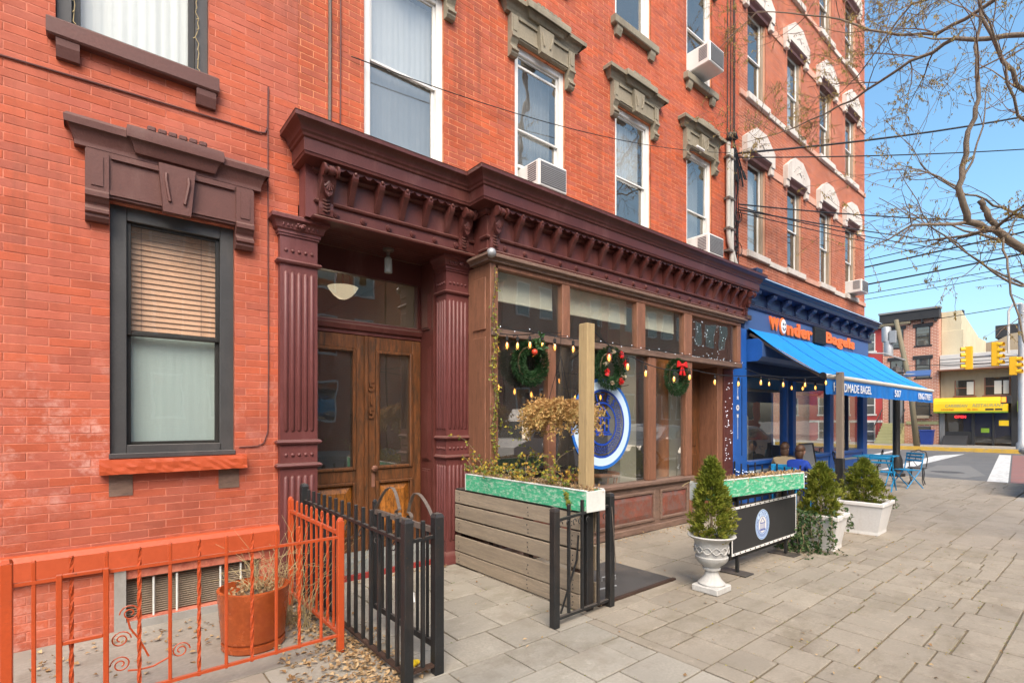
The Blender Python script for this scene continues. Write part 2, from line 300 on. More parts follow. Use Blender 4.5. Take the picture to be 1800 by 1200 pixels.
M('hatch_steel',(.075,.072,.07),.6,.3,3,150,.6,dirt=(.12,.10,.08)); M('white_plastic',(.72,.71,.67),.4,.05,3,60,.05,dirt=(.55,.52,.47)); M('ac_grill',(.13,.13,.135),.6,.2,3,100,.4); M('ac_fin',(.3,.3,.3),.5,.1)
M('urn_stone',(.52,.51,.48),.75,.14,5,50,.35,dirt=(.3,.3,.3)); M('planter_white',(.66,.65,.63),.6,.08,3,40,.15,dirt=(.5,.45,.38)); M('banner_black',(.028,.028,.029),.5,.15,2,60,.1); M('banner_white',(.7,.69,.66),.6,.05); M('logo_blue',(.01,.055,.36),.4,.1,bmp=0); M('logo_pale',(.55,.70,.86),.4,.05,bmp=0); M('logo_mid',(.02,.14,.50),.4,.05,bmp=0)
M('blue_paint',(.018,.105,.40),.4,.15,3,60,.1,dirt=(.03,.10,.30)); M('navy_paint',(.012,.025,.075),.4,.2,3,60,.15); M('sign_blue',(.055,.11,.27),.45,.15,1.5,50,.05); M('sign_orange',(.85,.17,.03),.45,.06,bmp=0); M('sign_white',(.82,.82,.8),.5,.03,bmp=0); M('black_plain',(.012,.012,.012),.6,.1,bmp=0)
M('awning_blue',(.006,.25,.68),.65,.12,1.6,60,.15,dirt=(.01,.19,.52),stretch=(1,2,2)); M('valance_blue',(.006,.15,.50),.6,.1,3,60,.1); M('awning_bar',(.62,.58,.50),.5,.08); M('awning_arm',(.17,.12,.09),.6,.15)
M('cream_fabric',(.74,.70,.56),.8,.06,2,60,.1); M('curtain_white',(.66,.68,.68),.85,.07,2.5,50,.2,stretch=(3,3,.3)); M('curtain_blue',(.36,.44,.43),.85,.07,2.5,60,.15,stretch=(3,3,.3)); M('blind_wood',(.66,.38,.24),.6,.15,3,40,.1)
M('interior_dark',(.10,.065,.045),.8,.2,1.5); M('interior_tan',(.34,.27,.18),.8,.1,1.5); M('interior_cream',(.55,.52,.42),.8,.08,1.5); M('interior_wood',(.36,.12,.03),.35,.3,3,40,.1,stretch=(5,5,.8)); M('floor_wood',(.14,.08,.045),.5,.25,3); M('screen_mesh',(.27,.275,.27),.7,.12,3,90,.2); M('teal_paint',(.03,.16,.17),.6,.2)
M('pipe_grey',(.50,.48,.43),.55,.12,3,50,.2,dirt=(.3,.27,.22)); M('cable_black',(.014,.014,.015),.6,.1,bmp=0); M('cable_red',(.12,.045,.04),.6,.1,bmp=0)
M('bark',(.20,.155,.115),.9,.35,9,60,1.0,stretch=(1,1,.35)); M('twig',(.17,.11,.075),.85,.3,6,bmp=0); M('straw',(.42,.33,.17),.85,.3,6,bmp=0); M('vine_stem',(.24,.18,.11),.85,.3,bmp=0)
M('bistro_blue',(.008,.22,.46),.45,.12,3,60,.1); M('tan_brick_far',(.42,.2,.13),.8,.15,2); M('far_dark',(.03,.03,.032),.6,.2); M('far_tan',(.36,.30,.21),.85,.14,1.2,30,.2,dirt=(.25,.2,.14)); M('far_cream',(.58,.52,.36),.85,.1,1,30,.2,dirt=(.42,.36,.24)); M('far_red',(.40,.055,.05),.75,.12,1.2); M('far_white',(.6,.58,.54),.8,.1,1.2); M('stair_olive',(.36,.34,.17),.8,.1); M('far_copper',(.22,.1,.065),.6,.2); M('yellow_vinyl',(.85,.58,.02),.45,.06,1.5,40,.1); M('signal_yellow',(.78,.42,.015),.45,.08,3,50,.05); M('galv',(.36,.37,.38),.5,.15,3,50,.1,metal=.4); M('far_grey',(.2,.2,.2),.7,.15); M('pole_wood',(.19,.165,.11),.85,.2,3,30,.4,stretch=(5,5,.4)); M('bin_blue',(.02,.05,.25),.5,.1); M('sign_green',(.2,.35,.03),.6,.1,bmp=0); M('plant_pale',(.3,.32,.3),.7,.1)
M('skin',(.50,.27,.18),.5,.06,5,60,.05); M('hair_dark',(.03,.018,.012),.5,.3,30,90,.3); M('hair_brown',(.075,.036,.018),.5,.3,30,90,.3); M('jacket_blue',(.012,.05,.33),.7,.15,6,60,.2); M('coat_tan',(.26,.2,.12),.8,.15,6,60,.2); M('jeans',(.04,.06,.12),.8,.15); M('shoe_dark',(.02,.02,.02),.6,.1); M('lip',(.4,.12,.1),.5,.05,bmp=0)
M('car_silver',(.34,.35,.36),.3,.03,metal=.6,bmp=0); M('car_white',(.7,.7,.7),.3,.03,bmp=0); M('tyre',(.02,.02,.02),.85,.1); M('ribbon_red',(.55,.015,.015),.4,.15,bmp=0); M('ball_red',(.6,.06,.03),.25,.05,bmp=0)
glass_mat('glass_upper',.20,(.8,.82,.82),.0,.05); glass_mat('glass_house',.05,(.95,.97,.95),.0,.05); glass_mat('glass_shop',.20,(.92,.95,.93),.0,.035); glass_mat('glass_door',.16,(.55,.5,.42),.0,.04); glass_mat('glass_dark',.12,(.3,.32,.33),.0,.05); glass_mat('glass_bulb',.05,(1,.9,.7),.0,.0); glass_mat('glass_far',.10,(.5,.52,.54),.02,.05)
emit_mat('filament',(1,.44,.09),1.9); emit_mat('led',(.85,.92,1),1.3); emit_mat('hall_lamp',(1,.82,.55),.30); emit_mat('neon_red',(1,.03,.04),1.2); emit_mat('signal_orange',(1,.22,.02),1.0)
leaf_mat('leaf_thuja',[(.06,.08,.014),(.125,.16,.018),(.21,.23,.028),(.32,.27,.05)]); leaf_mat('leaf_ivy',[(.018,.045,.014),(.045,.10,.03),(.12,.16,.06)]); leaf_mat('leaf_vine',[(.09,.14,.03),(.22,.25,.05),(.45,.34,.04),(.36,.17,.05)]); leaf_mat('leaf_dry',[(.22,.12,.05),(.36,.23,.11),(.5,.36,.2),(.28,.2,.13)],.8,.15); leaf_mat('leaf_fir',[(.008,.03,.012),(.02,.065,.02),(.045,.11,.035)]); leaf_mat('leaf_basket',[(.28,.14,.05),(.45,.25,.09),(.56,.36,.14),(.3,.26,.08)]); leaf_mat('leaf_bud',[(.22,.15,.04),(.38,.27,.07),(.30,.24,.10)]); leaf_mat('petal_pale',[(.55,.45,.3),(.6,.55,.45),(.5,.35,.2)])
# ------------------------------------------------------------------ view test used only to pick which pieces are big enough to be single objects
_t=R(50.47); _c,_s=math.cos(_t),math.sin(_t)
def D(px,py,d): r=(px-900)/897*d; return (_c*d+_s*r,_s*d-_c*r,1.55-(py-737)*d/897)
def seen(x,y,z):
    d=_c*x+_s*y
    if d<.3: return None
    r=_s*x-_c*y; px=900+897*r/d; py=737-897*(z-1.55)/d
    return d if -40<px<1840 and -40<py<1240 else None
# ================================================================== GROUND
g=MB(); g.quad((-400,-400,-.2),(600,-400,-.2),(600,600,-.2),(-400,600,-.2)); g.build('ground','asphalt_old',kind='structure')
g=MB(); g.box(-40,13.6,-.8,14,-.19,-.014); g.box(13.6,17.4,1.42,14,-.19,-.0141); side=g.build('sidewalk','joint_dirt',kind='structure')
g=MB(); g.quad((-60,-10.4,-.13),(80,-10.4,-.13),(80,-.95,-.13),(-60,-.95,-.13)); g.quad((13.75,-.95,-.13),(17.4,-.95,-.13),(17.4,1.27,-.13),(13.75,1.27,-.13)); g.build('road','asphalt',kind='structure')
g=MB(); g.quad((17.5,-10.4,-.122),(35,-10.4,-.122),(35,60,-.122),(17.5,60,-.122)); cross=g.build('cross_street','asphalt',kind='structure')
g=MB(); g.box(-40,13.6,-.95,-.8,-.19,.0); g.box(13.6,13.75,-.8,1.42,-.19,.0); g.box(13.75,17.4,1.27,1.42,-.19,.001); g.build('kerb','kerb_stone',kind='structure')
g=MB(); g.box(17.4,17.55,1.27,14,-.19,-.03); g.build('kerb_ramp','kerb_stone',kind='structure')
g=MB(); g.box(35.2,60,-40,60,-.19,.06); g.build('far_sidewalk','kerb_stone',kind='structure')
g=MB(); g.box(35.0,35.2,2.4,60,-.19,.075); g.build('far_kerb','kerb_yellow',kind='structure')
g=MB(); g.box(-40,80,-14.5,-10.4,-.19,.0); g.build('opposite_sidewalk','kerb_stone',kind='structure')
def mark(pts,mat,name): 
    m=MB(); m.add([(x,y,-.117) for x,y in pts],[tuple(range(len(pts)))]); m.build(name,mat,cross)
mark([(18.2,2.42),(18.35,2.02),(33.2,3.55),(33.2,3.95)],'road_white','crosswalk_line'); mark([(18.4,1.98),(18.6,-3),(33.2,-3),(33.2,3.5)],'road_red','crosswalk_paving')
mark([(20.0,5.3),(21.8,4.9),(32.6,5.1),(30.2,5.75)],'road_white','stop_line')
mark([(19,7.2),(19,6.9),(34,7.9),(34,8.2)],'road_white','crosswalk_line'); mark([(19,11.2),(19,10.9),(34,12),(34,12.3)],'road_white','crosswalk_line')
m=MB(); m.lathe([(.42,0),(.42,.003)],21.0,3.7,-.121,24); m.build('manhole_cover','hatch_steel',cross)
m=MB(); m.add([(19.2,3.0,-.119),(20.6,2.75,-.119),(24.5,3.7,-.119),(23.9,4.5,-.119),(20.2,4.3,-.119)],[(0,1,2,3,4)]); m.build('road_patch','asphalt_old',cross)
# paving slabs, one by one
slab_list=[]
def split(x0,x1,y0,y1,lo,hi,mat,rnd):
    w,h=x1-x0,y1-y0
    if w<=hi and h<=hi*.8 and (w*h<hi*hi*.5 or rnd.random()<.55) or (w<lo*1.8 and h<lo*1.8):
        slab_list.append((x0,x1,y0,y1,mat)); return
    if w>h*1.15 and w>lo*1.8:
        t=x0+w*rnd.uniform(.36,.64); split(x0,t,y0,y1,lo,hi,mat,rnd); split(t,x1,y0,y1,lo,hi,mat,rnd)
    elif h>lo*1.7:
        t=y0+h*rnd.uniform(.38,.62); split(x0,x1,y0,t,lo,hi,mat,rnd); split(x0,x1,t,y1,lo,hi,mat,rnd)
    else: slab_list.append((x0,x1,y0,y1,mat))
def grid(x0,x1,y0,y1,nx,ny,off,mat,rnd):
    for j in range(ny):
        a=y0+(y1-y0)*j/ny; b=y0+(y1-y0)*(j+1)/ny; xs=[x0]+[x0+(x1-x0)*(i+(off if j%2 else 0)+rnd.uniform(-.06,.06))/nx for i in range(1,nx)]+[x1]
        for i in range(nx): slab_list.append((xs[i],xs[i+1],a,b,mat))
rs=random.Random(11)
grid(1.44,3.03,2.66,4.80,4,6,.4,'slab_grey',rs); grid(-1.6,2.93,1.69,2.66,11,3,.45,'slab_grey',rs)
for a,b in ((-1.6,.8),(.8,2.93)): split(a,b,-.4,1.69,.24,.52,'slab_grey',rs)
grid(-1.6,1.44,2.66,3.40,5,1,.5,'slab_grey',rs)
for a,b in ((3.03,5.0),(5.0,6.7),(6.7,8.3)): grid(a,b,2.66,4.24,3,3,.5,'slab_tan',rs); split(a,b,1.69,2.66,.2,.5,'slab_tan',rs)
slab_list.append((2.93,3.03,1.69,2.66,'slab_tan'))
for a,b in ((2.93,5.0),(5.0,6.7),(6.7,8.3)):
    for c,d in ((.55,1.69),(-.75,.55)): split(a,b,c,d,.16,.42,'slab_tan',rs)
for i in range(6):
    a=8.3+i*1.517
    for c,d in ((3.0,4.5),(1.45,3.0)): split(a,a+1.517,c,d,.35,.75,'slab_far',rs)
    if a<13: split(a,min(13.6,a+1.517),-.75,1.45,.35,.75,'slab_far',rs)
single=[];rest=[]
for q in slab_list:
    x=(q[0]+q[1])/2; y=(q[2]+q[3])/2; d=seen(x,y,0); single.append((d if d else 99,q))
single.sort(key=lambda t:t[0])
for i,(d,(x0,x1,y0,y1,mt)) in enumerate(single[:296]):
    gp=.0045+.003*rs.random(); m=MB(); t=rs.uniform(-.003,.001); m.cbox(x0+gp,x1-gp,y0+gp,y1-gp,-.0138,0+t,.005)
    m.v=[(a,b,c+(rs.uniform(-.0015,.0015) if c>-.01 else 0)) for a,b,c in m.v]; m.build('paving_slab',mt,side)
m=MB()
for d,(x0,x1,y0,y1,mt) in single[296:]: m.cbox(x0+.006,x1-.006,y0+.006,y1-.006,-.0138,-.001,.005)
if m.v: m.build('paving_slabs_far','slab_far',side,kind='stuff')
m=MB(); m.box(-1.7,1.44,3.40,4.8,-.0138,.0); m.build('areaway_floor','areaway',side)
m=MB(); m.box(3.25,4.36,2.84,3.62,-.0138,.012); o=m.build('cellar_hatch','hatch_steel',side)
m=MB(); m.box(3.25,4.37,2.80,2.838,-.0138,.016); m.build('hatch_edge','rust_iron',o)
m=MB(); m.tube([(3.75,3.2,.013),(3.75,3.2,.05),(3.9,3.16,.05),(3.9,3.16,.013)],.006); m.tube([(3.2,3.1,.016),(3.74,3.02,.02)],.008); m.build('hatch_handle','galv',o)
# ================================================================== BRICK WALLS
LB_,HB=.2225,.0604
def brickmesh(x0,x1,z0,z1,yf,m):
    e=.0025; dp=.012
    m.add([(x0,yf+dp,z0),(x1,yf+dp,z0),(x1,yf+dp,z1),(x0,yf+dp,z1),(x0,yf+e,z0),(x1,yf+e,z0),(x1,yf+e,z1),(x0,yf+e,z1),(x0+e,yf,z0+e),(x1-e,yf,z0+e),(x1-e,yf,z1-e),(x0+e,yf,z1-e)],
      [(0,1,5,4),(1,2,6,5),(2,3,7,6),(3,0,4,7),(4,5,9,8),(5,6,10,9),(6,7,11,10),(7,4,8,11),(8,9,10,11)])
def brick_wall(root,x0,x1,z0,z1,yf,ops,mmort,mbrick,depth=.13,zvis=(0,99),nmax=298,jx=.003,jz=.0026):
    xs=sorted({x0,x1}|{o[0] for o in ops}|{o[1] for o in ops}); zs=sorted({z0,z1}|{o[2] for o in ops}|{o[3] for o in ops})
    xs=[x for x in xs if x0<=x<=x1]; zs=[z for z in zs if z0<=z<=z1]
    m=MB(); ym=yf+.002
    def inop(x,z): return any(o[0]<x<o[1] and o[2]<z<o[3] for o in ops)
    for a,b in zip(xs,xs[1:]):
        for c,d in zip(zs,zs[1:]):
            if not inop((a+b)/2,(c+d)/2): m.quad((a,ym,c),(b,ym,c),(b,ym,d),(a,ym,d))
    for a,b,c,d in [o[:4] for o in ops]:
        y2=yf+depth
        m.quad((a,ym,c),(a,ym,d),(a,y2,d),(a,y2,c)); m.quad((b,ym,d),(b,ym,c),(b,y2,c),(b,y2,d)); m.quad((a,ym,d),(b,ym,d),(b,y2,d),(a,y2,d)); m.quad((b,ym,c),(a,ym,c),(a,y2,c),(b,y2,c))
    m.quad((x1,ym,z0),(x1,ym+.3,z0),(x1,ym+.3,z1),(x1,ym,z1)); m.quad((x0,ym+.3,z0),(x0,ym,z0),(x0,ym,z1),(x0,ym+.3,z1))
    wall=m.build('wall',mmort,root)
    full=[];part=MB()
    for i in range(int(math.floor(z0/HB)),int(z1/HB)+1):
        za=max(z0,i*HB+jz); zb=min(z1,(i+1)*HB-jz)
        if zb-za<.012: continue
        par=.5*(i%2); k0=int(math.floor(x0/LB_+par))
        for k in range(k0,int(x1/LB_+par)+2):
            segs=[(max(x0,(k-par)*LB_+jx),min(x1,(k+1-par)*LB_-jx))]
            for o in ops:
                if o[2]<zb and o[3]>za:
                    ns=[]
                    for a,b in segs:
                        if o[1]<=a or o[0]>=b: ns.append((a,b)); continue
                        if o[0]-jx>a: ns.append((a,o[0]))
                        if o[1]+jx<b: ns.append((o[1],b))
                    segs=ns
            for a,b in segs:
                if b-a<.012: continue
                dd=seen((a+b)/2,yf,(za+zb)/2)
                isfull=b-a>LB_-2*jx-.001 and zb-za>HB-2*jz-.001
                if isfull and dd and zvis[0]<za<zvis[1]: full.append((dd,a,b,za,zb))
                else: brickmesh(a,b,za,zb,yf,part)
    full.sort(); bm=MB(); brickmesh(0,LB_-2*jx,0,HB-2*jz,0,bm); me=None
    for dd,a,b,za,zb in full[:nmax]:
        if me is None:
            o=bm.build('brick',mbrick,None); me=o.data; o.parent=wall
        else: o=bpy.data.objects.new('brick',me); C.objects.link(o); o.parent=wall
        o0=OFF[wall]; o.location=(a-o0[0],yf-o0[1]+random.uniform(-.0012,.0008),za-o0[2])
    for dd,a,b,za,zb in full[nmax:]: brickmesh(a,b,za,zb,yf+random.uniform(-.0012,.0008),part)
    part.build('brick_courses',mbrick,wall,kind='stuff')
    return wall
def shell(root,x0,x1,y0,y1,z0,z1,floors,mat='interior_dark'):
    """closed back of a building: rear wall, sides, roof and floors"""
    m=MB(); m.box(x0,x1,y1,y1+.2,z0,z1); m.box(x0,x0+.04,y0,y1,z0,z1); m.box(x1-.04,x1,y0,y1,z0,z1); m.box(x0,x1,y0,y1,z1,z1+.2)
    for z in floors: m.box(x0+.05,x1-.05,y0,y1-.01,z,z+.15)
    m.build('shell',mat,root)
def window(root,x0,x1,z0,z1,y,fm,gm,rail,cas=.07,sash=.05,sm=None,split=None,name='window'):
    """double-hung window set in an opening: casing > two sashes, panes"""
    sm=sm or fm; m=MB(); c=cas
    m.cbox(x0,x0+c,y,y+.09,z0,z1); m.cbox(x1-c,x1,y,y+.09,z0,z1); m.cbox(x0+c,x1-c,y+.001,y+.09,z1-c,z1); m.cbox(x0+c,x1-c,y-.012,y+.09,z0,z0+c*.7)
    w=m.build(name,fm,root); a,b=x0+c,x1-c; s=sash
    for (za,zb,yy) in ((rail-.02,z1-c,y+.03),(z0+c*.7,rail+.02,y+.058)):
        m=MB(); m.cbox(a,a+s,yy,yy+.026,za,zb,.003); m.cbox(b-s,b,yy,yy+.026,za,zb,.003); m.cbox(a+s,b-s,yy+.001,yy+.026,zb-s*.8,zb,.003); m.cbox(a+s,b-s,yy+.001,yy+.026,za,za+s*.8,.003)
        if split and yy<y+.05: m.cbox(a+s,b-s,yy+.002,yy+.024,split,split+.03,.003)
        m.build('sash',sm,w); m=MB(); m.quad((a+s*.8,yy+.014,za+.02),(b-s*.8,yy+.014,za+.02),(b-s*.8,yy+.014,zb-.02),(a+s*.8,yy+.014,zb-.02)); m.build('pane',gm,w)
    return w
def hood(root,x0,x1,zt,ze,wx0,wx1,wz,y,mat,key=True,proj=.115):
    """classical window hood: crown with raised centre, frieze, two consoles (ears) and a keystone"""
    m=MB(); H=zt-wz; zc_=zt-.36*H; L,Rr=x0+proj+.003,x1-proj-.003; ew=wx0-L-.006; kk=proj/.178
    m.box(L+.004,Rr-.004,y-.055,y+.01,wz+.012,zc_)
    m.box(L+ew*.9,Rr-ew*.9,y-.068,y-.056,wz+.03,wz+.06); m.box(L+ew*1.1,Rr-ew*1.1,y-.075,y-.056,zc_-.05,zc_-.012)
    h=m.build('window_hood',mat,root)
    m=MB(); pr=[(.056,zc_),(.075,zc_+.02),(.08,zc_+.035),(.10,zc_+.05),(.115,zc_+.085),(.14,zc_+.12),(.165,zc_+.135),(.172,zt-.07),(.178,zt-.025),(.15,zt)]
    pr=[(max(.058,a*kk),zc_+(b-zc_)*(zt-zc_)/.205 if b>zc_+.13 and False else b) for a,b in pr]; m.mold(L,Rr,y,pr); mid=(x0+x1)/2; hw=.15*(x1-x0)
    m.mold(mid-hw,mid+hw,y-.03,[(a,b) for a,b in pr[2:-1]]+[(proj-.005,zt+.012),(proj-.035,zt+.03)]); 
    for i in range(6): 
        a=mid-hw+.01+i*(2*hw)/6; m.cbox(a,a+2*hw/6-.012,y-proj-.013,y-.02,zt+.02,zt+.058,.008)
    m.build('crown',mat,h,smooth=True,autos=35)
    for a,b in ((L,L+ew),(Rr-ew,Rr)):
        m=MB(); z1=wz+.02; e=z1-ze
        prof=[(y+.01,zc_-.02),(y-.075,zc_-.02),(y-.075,z1+.02),(y-.095,z1+.0),(y-.095,z1-.03),(y-.08,z1-.04)]+[(y-.08+.03*math.sin(PI*t/6),z1-.05-(e-.13)*t/6) for t in range(1,6)]+[(y-.09,ze+.075),(y-.09,ze+.055),(y-.07,ze+.045),(y-.07,ze+.025),(y-.05,ze),(y+.01,ze)]
        m.prism(prof,'x',a,b); m.box(a+ew*.25,b-ew*.25,y-.082,y-.07,z1+.05,zc_-.06); m.build('console',mat,h)
    if key:
        m=MB(); kw=.09*(x1-x0); m.prism([(mid-kw*.75,wz-.02),(mid+kw*.75,wz-.02),(mid+kw,zc_),(mid-kw,zc_)],'y',y-.115,y-.05)
        m.tube([(mid-kw*.6,y-.118,zc_-.07),(mid-kw*.62,y-.125,zc_-.12),(mid-kw*.4,y-.12,wz+.06)],.012,6); m.tube([(mid+kw*.6,y-.118,zc_-.07),(mid+kw*.62,y-.125,zc_-.12),(mid+kw*.4,y-.12,wz+.06)],.012,6); m.build('keystone',mat,h,smooth=True,autos=40)
    return h
def sill(root,x0,x1,zt,th,y,mat,pr=.09,br=None,bmat=None,rough=False):
    m=MB()
    if rough:
        n=26; rr=random.Random(3)
        for i in range(n): 
            a=x0+(x1-x0)*i/n; b=x0+(x1-x0)*(i+1)/n
            if i==0: pv=[(y-pr+rr.uniform(-.004,.005),zt-th*k/4) for k in range(1,5)]
            nv=[(y-pr+rr.uniform(-.004,.006),zt-th*k/4+rr.uniform(-.002,.002)) for k in range(1,5)]
            ring=lambda x,v:[(x,y+.05,zt),(x,y-pr+.006,zt)]+[(x,p[0],p[1]) for p in v]+[(x,y+.05,zt-th)]
            A,B=ring(a,pv),ring(b,nv); k=len(m.v); N=len(A); m.v+=A+B; m.f+=[(k+j,k+(j+1)%N,k+N+(j+1)%N,k+N+j) for j in range(N)]; pv=nv
            if i==0: m.f.append(tuple(range(k+N-1,k-1,-1)))
            if i==n-1: m.f.append(tuple(k+N+j for j in range(N)))
    else: m.mold(x0+pr,x1-pr,y,[(pr-.01,zt-th),(pr,zt-th+.012),(pr,zt-.012),(pr-.012,zt)],depth=.1)
    s=m.build('window_sill',mat,root)
    if br:
        for a,b in br:
            m=MB(); m.prism([(y+.01,zt-th-.125),(y-pr*.45,zt-th-.12),(y-pr*.75,zt-th-.05),(y-pr*.8,zt-th-.002),(y+.01,zt-th-.002)],'x',a,b); m.build('sill_bracket',bmat or mat,s)
    return s
def curtain(name,x0,x1,z0,z1,y,mat,label,wave=.012,n=40,gather=None):
    m=MB(); k=0
    for i in range(n+1):
        x=x0+(x1-x0)*i/n; yy=y+wave*math.sin(i*1.9)+wave*.5*math.sin(i*.7)
        xb=x if gather is None else gather+(x-gather)*.8
        m.v+=[(xb,yy,z0),(x,yy,z1)]
    m.f=[(2*i,2*i+2,2*i+3,2*i+1) for i in range(n)]
    return solo(m,name,mat,((x0+x1)/2,y,z0),label,'curtain',smooth=True)
W=4.72
# ================================================================== LEFT HOUSE
house=thing('brick_house',(0,W,0),'red painted brick rowhouse with brown window hood and orange sill, at the left','house')
brick_wall(house,-1.7,1.424,.0,7.0,W,[(.106,.918,1.29,3.13),(-.188,.734,4.29,6.3),(.2,1.12,.06,.37)],'mortar_red','brick_red',zvis=(.7,5))
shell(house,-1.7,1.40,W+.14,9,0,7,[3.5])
m=MB(); m.mold(-1.7,1.235,W,[(.045,.46),(.052,.47),(.052,.60),(.03,.635),(.0,.642)],left=False,right=True); m.build('water_table','orange_stone',house)
m=MB(); m.box(.13,.2,W-.02,W+.01,0,.459); m.box(.2,1.12,W-.024,W+.12,0,.055); m.build('basement_surround','concrete',house)
bw=MB(); bw.box(.2,1.12,W+.10,W+.12,.06,.37); bo=bw.build('basement_window','interior_dark',house)
for i in range(17): m=MB(); z=.075+i*.0172; m.prism([(W+.06,z),(W+.095,z+.012),(W+.097,z+.009),(W+.062,z-.003)],'x',.205,1.115); m.build('louvre','old_wood_frame',bo)
for i in range(5): x=.37+i*.15; m=MB(); m.tube([(x,W+.03+.002*(j%2),.055+.03*j) for j in range(11)],.008,6); m.build('bar','white_wash',bo)
window(house,.106,.918,1.29,3.13,W+.035,'dark_frame','glass_house',2.205,cas=.10,sash=.028,sm='dark_sash')
m=MB(); m.cbox(.1,.924,W-.01,W+.05,1.262,1.30); m.build('window_subsill','dark_frame',house)
sill(house,.045,.995,1.258,.105,W,'orange_stone',.085,rough=True)
for a,b in ((.10,.24),(.80,.95)): m=MB(); m.box(a,b,W-.006,W+.004,.99,1.145); m.build('sill_patch','bay_wood_grey',house)
hood(house,-.15,1.165,3.655,2.955,.106,.918,3.13,W,'brownstone_paint')
window(house,-.188,.734,4.29,6.3,W+.05,'dark_frame','glass_house',5.35,cas=.085,sash=.045,sm='dark_sash')
sill(house,-.235,.795,4.285,.125,W,'brownstone_paint',.075,[(-.185,-.06),(.64,.775)])
curtain('window_curtain',.15,.88,1.30,2.19,W+.16,'curtain_blue','pale blue-grey curtain behind the lower sash of the ground floor house window',.0012)
curtain('window_curtain',-.15,.70,4.30,6.2,W+.2,'curtain_white','white sheer curtain in the upper window of the red house at top left',.008)
bl=thing('venetian_blind',(.51,W+.17,2.15),'tan venetian blind behind the upper sash of the ground floor house window','blind')
for i in range(22):
    z=2.2+i*.042; m=MB(); m.prism([(W+.166,z-.004),(W+.180,z+.037),(W+.182,z+.035),(W+.168,z-.006)],'x',.16,.87); m.build('slat','blind_wood',bl)
m=MB(); m.tube([(.3,W+.15,2.2),(.3,W+.15,3.1)],.002,4); m.tube([(.7,W+.15,2.2),(.7,W+.15,3.1)],.002,4); m.build('ladder_cord','cable_red',bl)
ls=thing('fairy_light_string',(.7,W+.04,4.3),'unlit white fairy light string tangled along the frame of the top left window','lights')
for xx in (-.10,.655):
    m=MB(); rr=random.Random(5); p=[(xx+rr.uniform(-.014,.014),W+.035,4.36+.04*i) for i in range(40)]; m.tube(p,.0035,4)
    for q in p[::2]: m.tube([q,(q[0]+rr.uniform(-.02,.02),q[1]-.01,q[2]-.02)],.003,4)
    m.build('wire','straw',ls)
m=MB(); m.tube([(-.6,W-.008,3.93),(.2,W-.01,3.96),(.9,W-.01,3.985),(1.10,W-.01,3.985),(1.15,W-.01,4.0),(1.17,W-.01,4.06),(1.175,W-.01,4.4)],.007,6); m.tube([(1.172,W-.01,4.1),(1.172,W-.01,3.2),(1.176,W-.012,2.0),(1.172,W-.01,1.45),(1.14,W-.01,1.35),(1.09,W-.01,1.325),(.95,W-.008,1.32)],.005,6)
solo(m,'wall_cable','cable_red',(1.17,W-.01,1.3),'thin dark cable running across and down the red painted house wall','cable')
# ================================================================== MIDDLE BUILDING
mid=thing('brick_building',(5.4,W,0),'orange brick building with burgundy cornice, wooden shop bay and double entrance doors','building')
WX=[(2.04,2.945),(3.94,4.80),(5.82,6.68),(7.68,8.48)]
ops=[(a,b,4.22,6.09) for a,b in WX]+[(a,b,7.31,9.2) for a,b in WX]
brick_wall(mid,1.426,9.47,3.46,10.4,W,ops,'mortar_orange','brick_orange',zvis=(4.05,9))
shell(mid,1.43,9.46,W+.14,10,0,10.4,[3.45,6.9])
for i,(a,b) in enumerate(WX):
    window(mid,a,b,4.22,6.09,W+.035,'white_frame','glass_upper',5.12,cas=.075,sash=.03,split=5.88 if i in(1,) else None)
    hood(mid,a-.27,b+.26,6.53,5.87,a,b,6.09,W,'sandstone',proj=.155)
    window(mid,a,b,7.31,9.2,W+.035,'white_frame','glass_upper',8.2,cas=.075,sash=.03)
    sill(mid,a-.1,b+.1,7.31,.12,W,'sandstone',.085,[(a-.03,a+.09),(b-.09,b+.03)])
    hood(mid,a-.27,b+.26,9.64,8.98,a,b,9.2,W,'sandstone',proj=.155)
curtain('window_curtain',2.1,2.9,4.3,6.0,W+.19,'screen_mesh','grey curtain in the first upper window above the burgundy entrance cornice',.004)
curtain('window_curtain',2.1,2.88,5.15,6.0,W+.165,'curtain_white','white lace curtain in the upper sash above the entrance doors',.005)
curtain('window_curtain',5.87,6.62,5.15,6.0,W+.2,'curtain_white','pale curtain in the upper sash of the third second-storey window',.01)
curtain('window_curtain',4.0,4.75,4.7,6.0,W+.24,'screen_mesh','added grey curtain standing in for the pale sky reflection, second upper window with an air conditioner',.012)  # added behind the glass; its grey imitates the sky reflected in the pane
curtain('window_curtain',7.75,8.42,4.7,6.0,W+.24,'screen_mesh','added grey curtain standing in for the pale sky reflection, fourth upper window by the conduit pipes',.012)  # likewise added: pale sky reflection put into the colour of a curtain
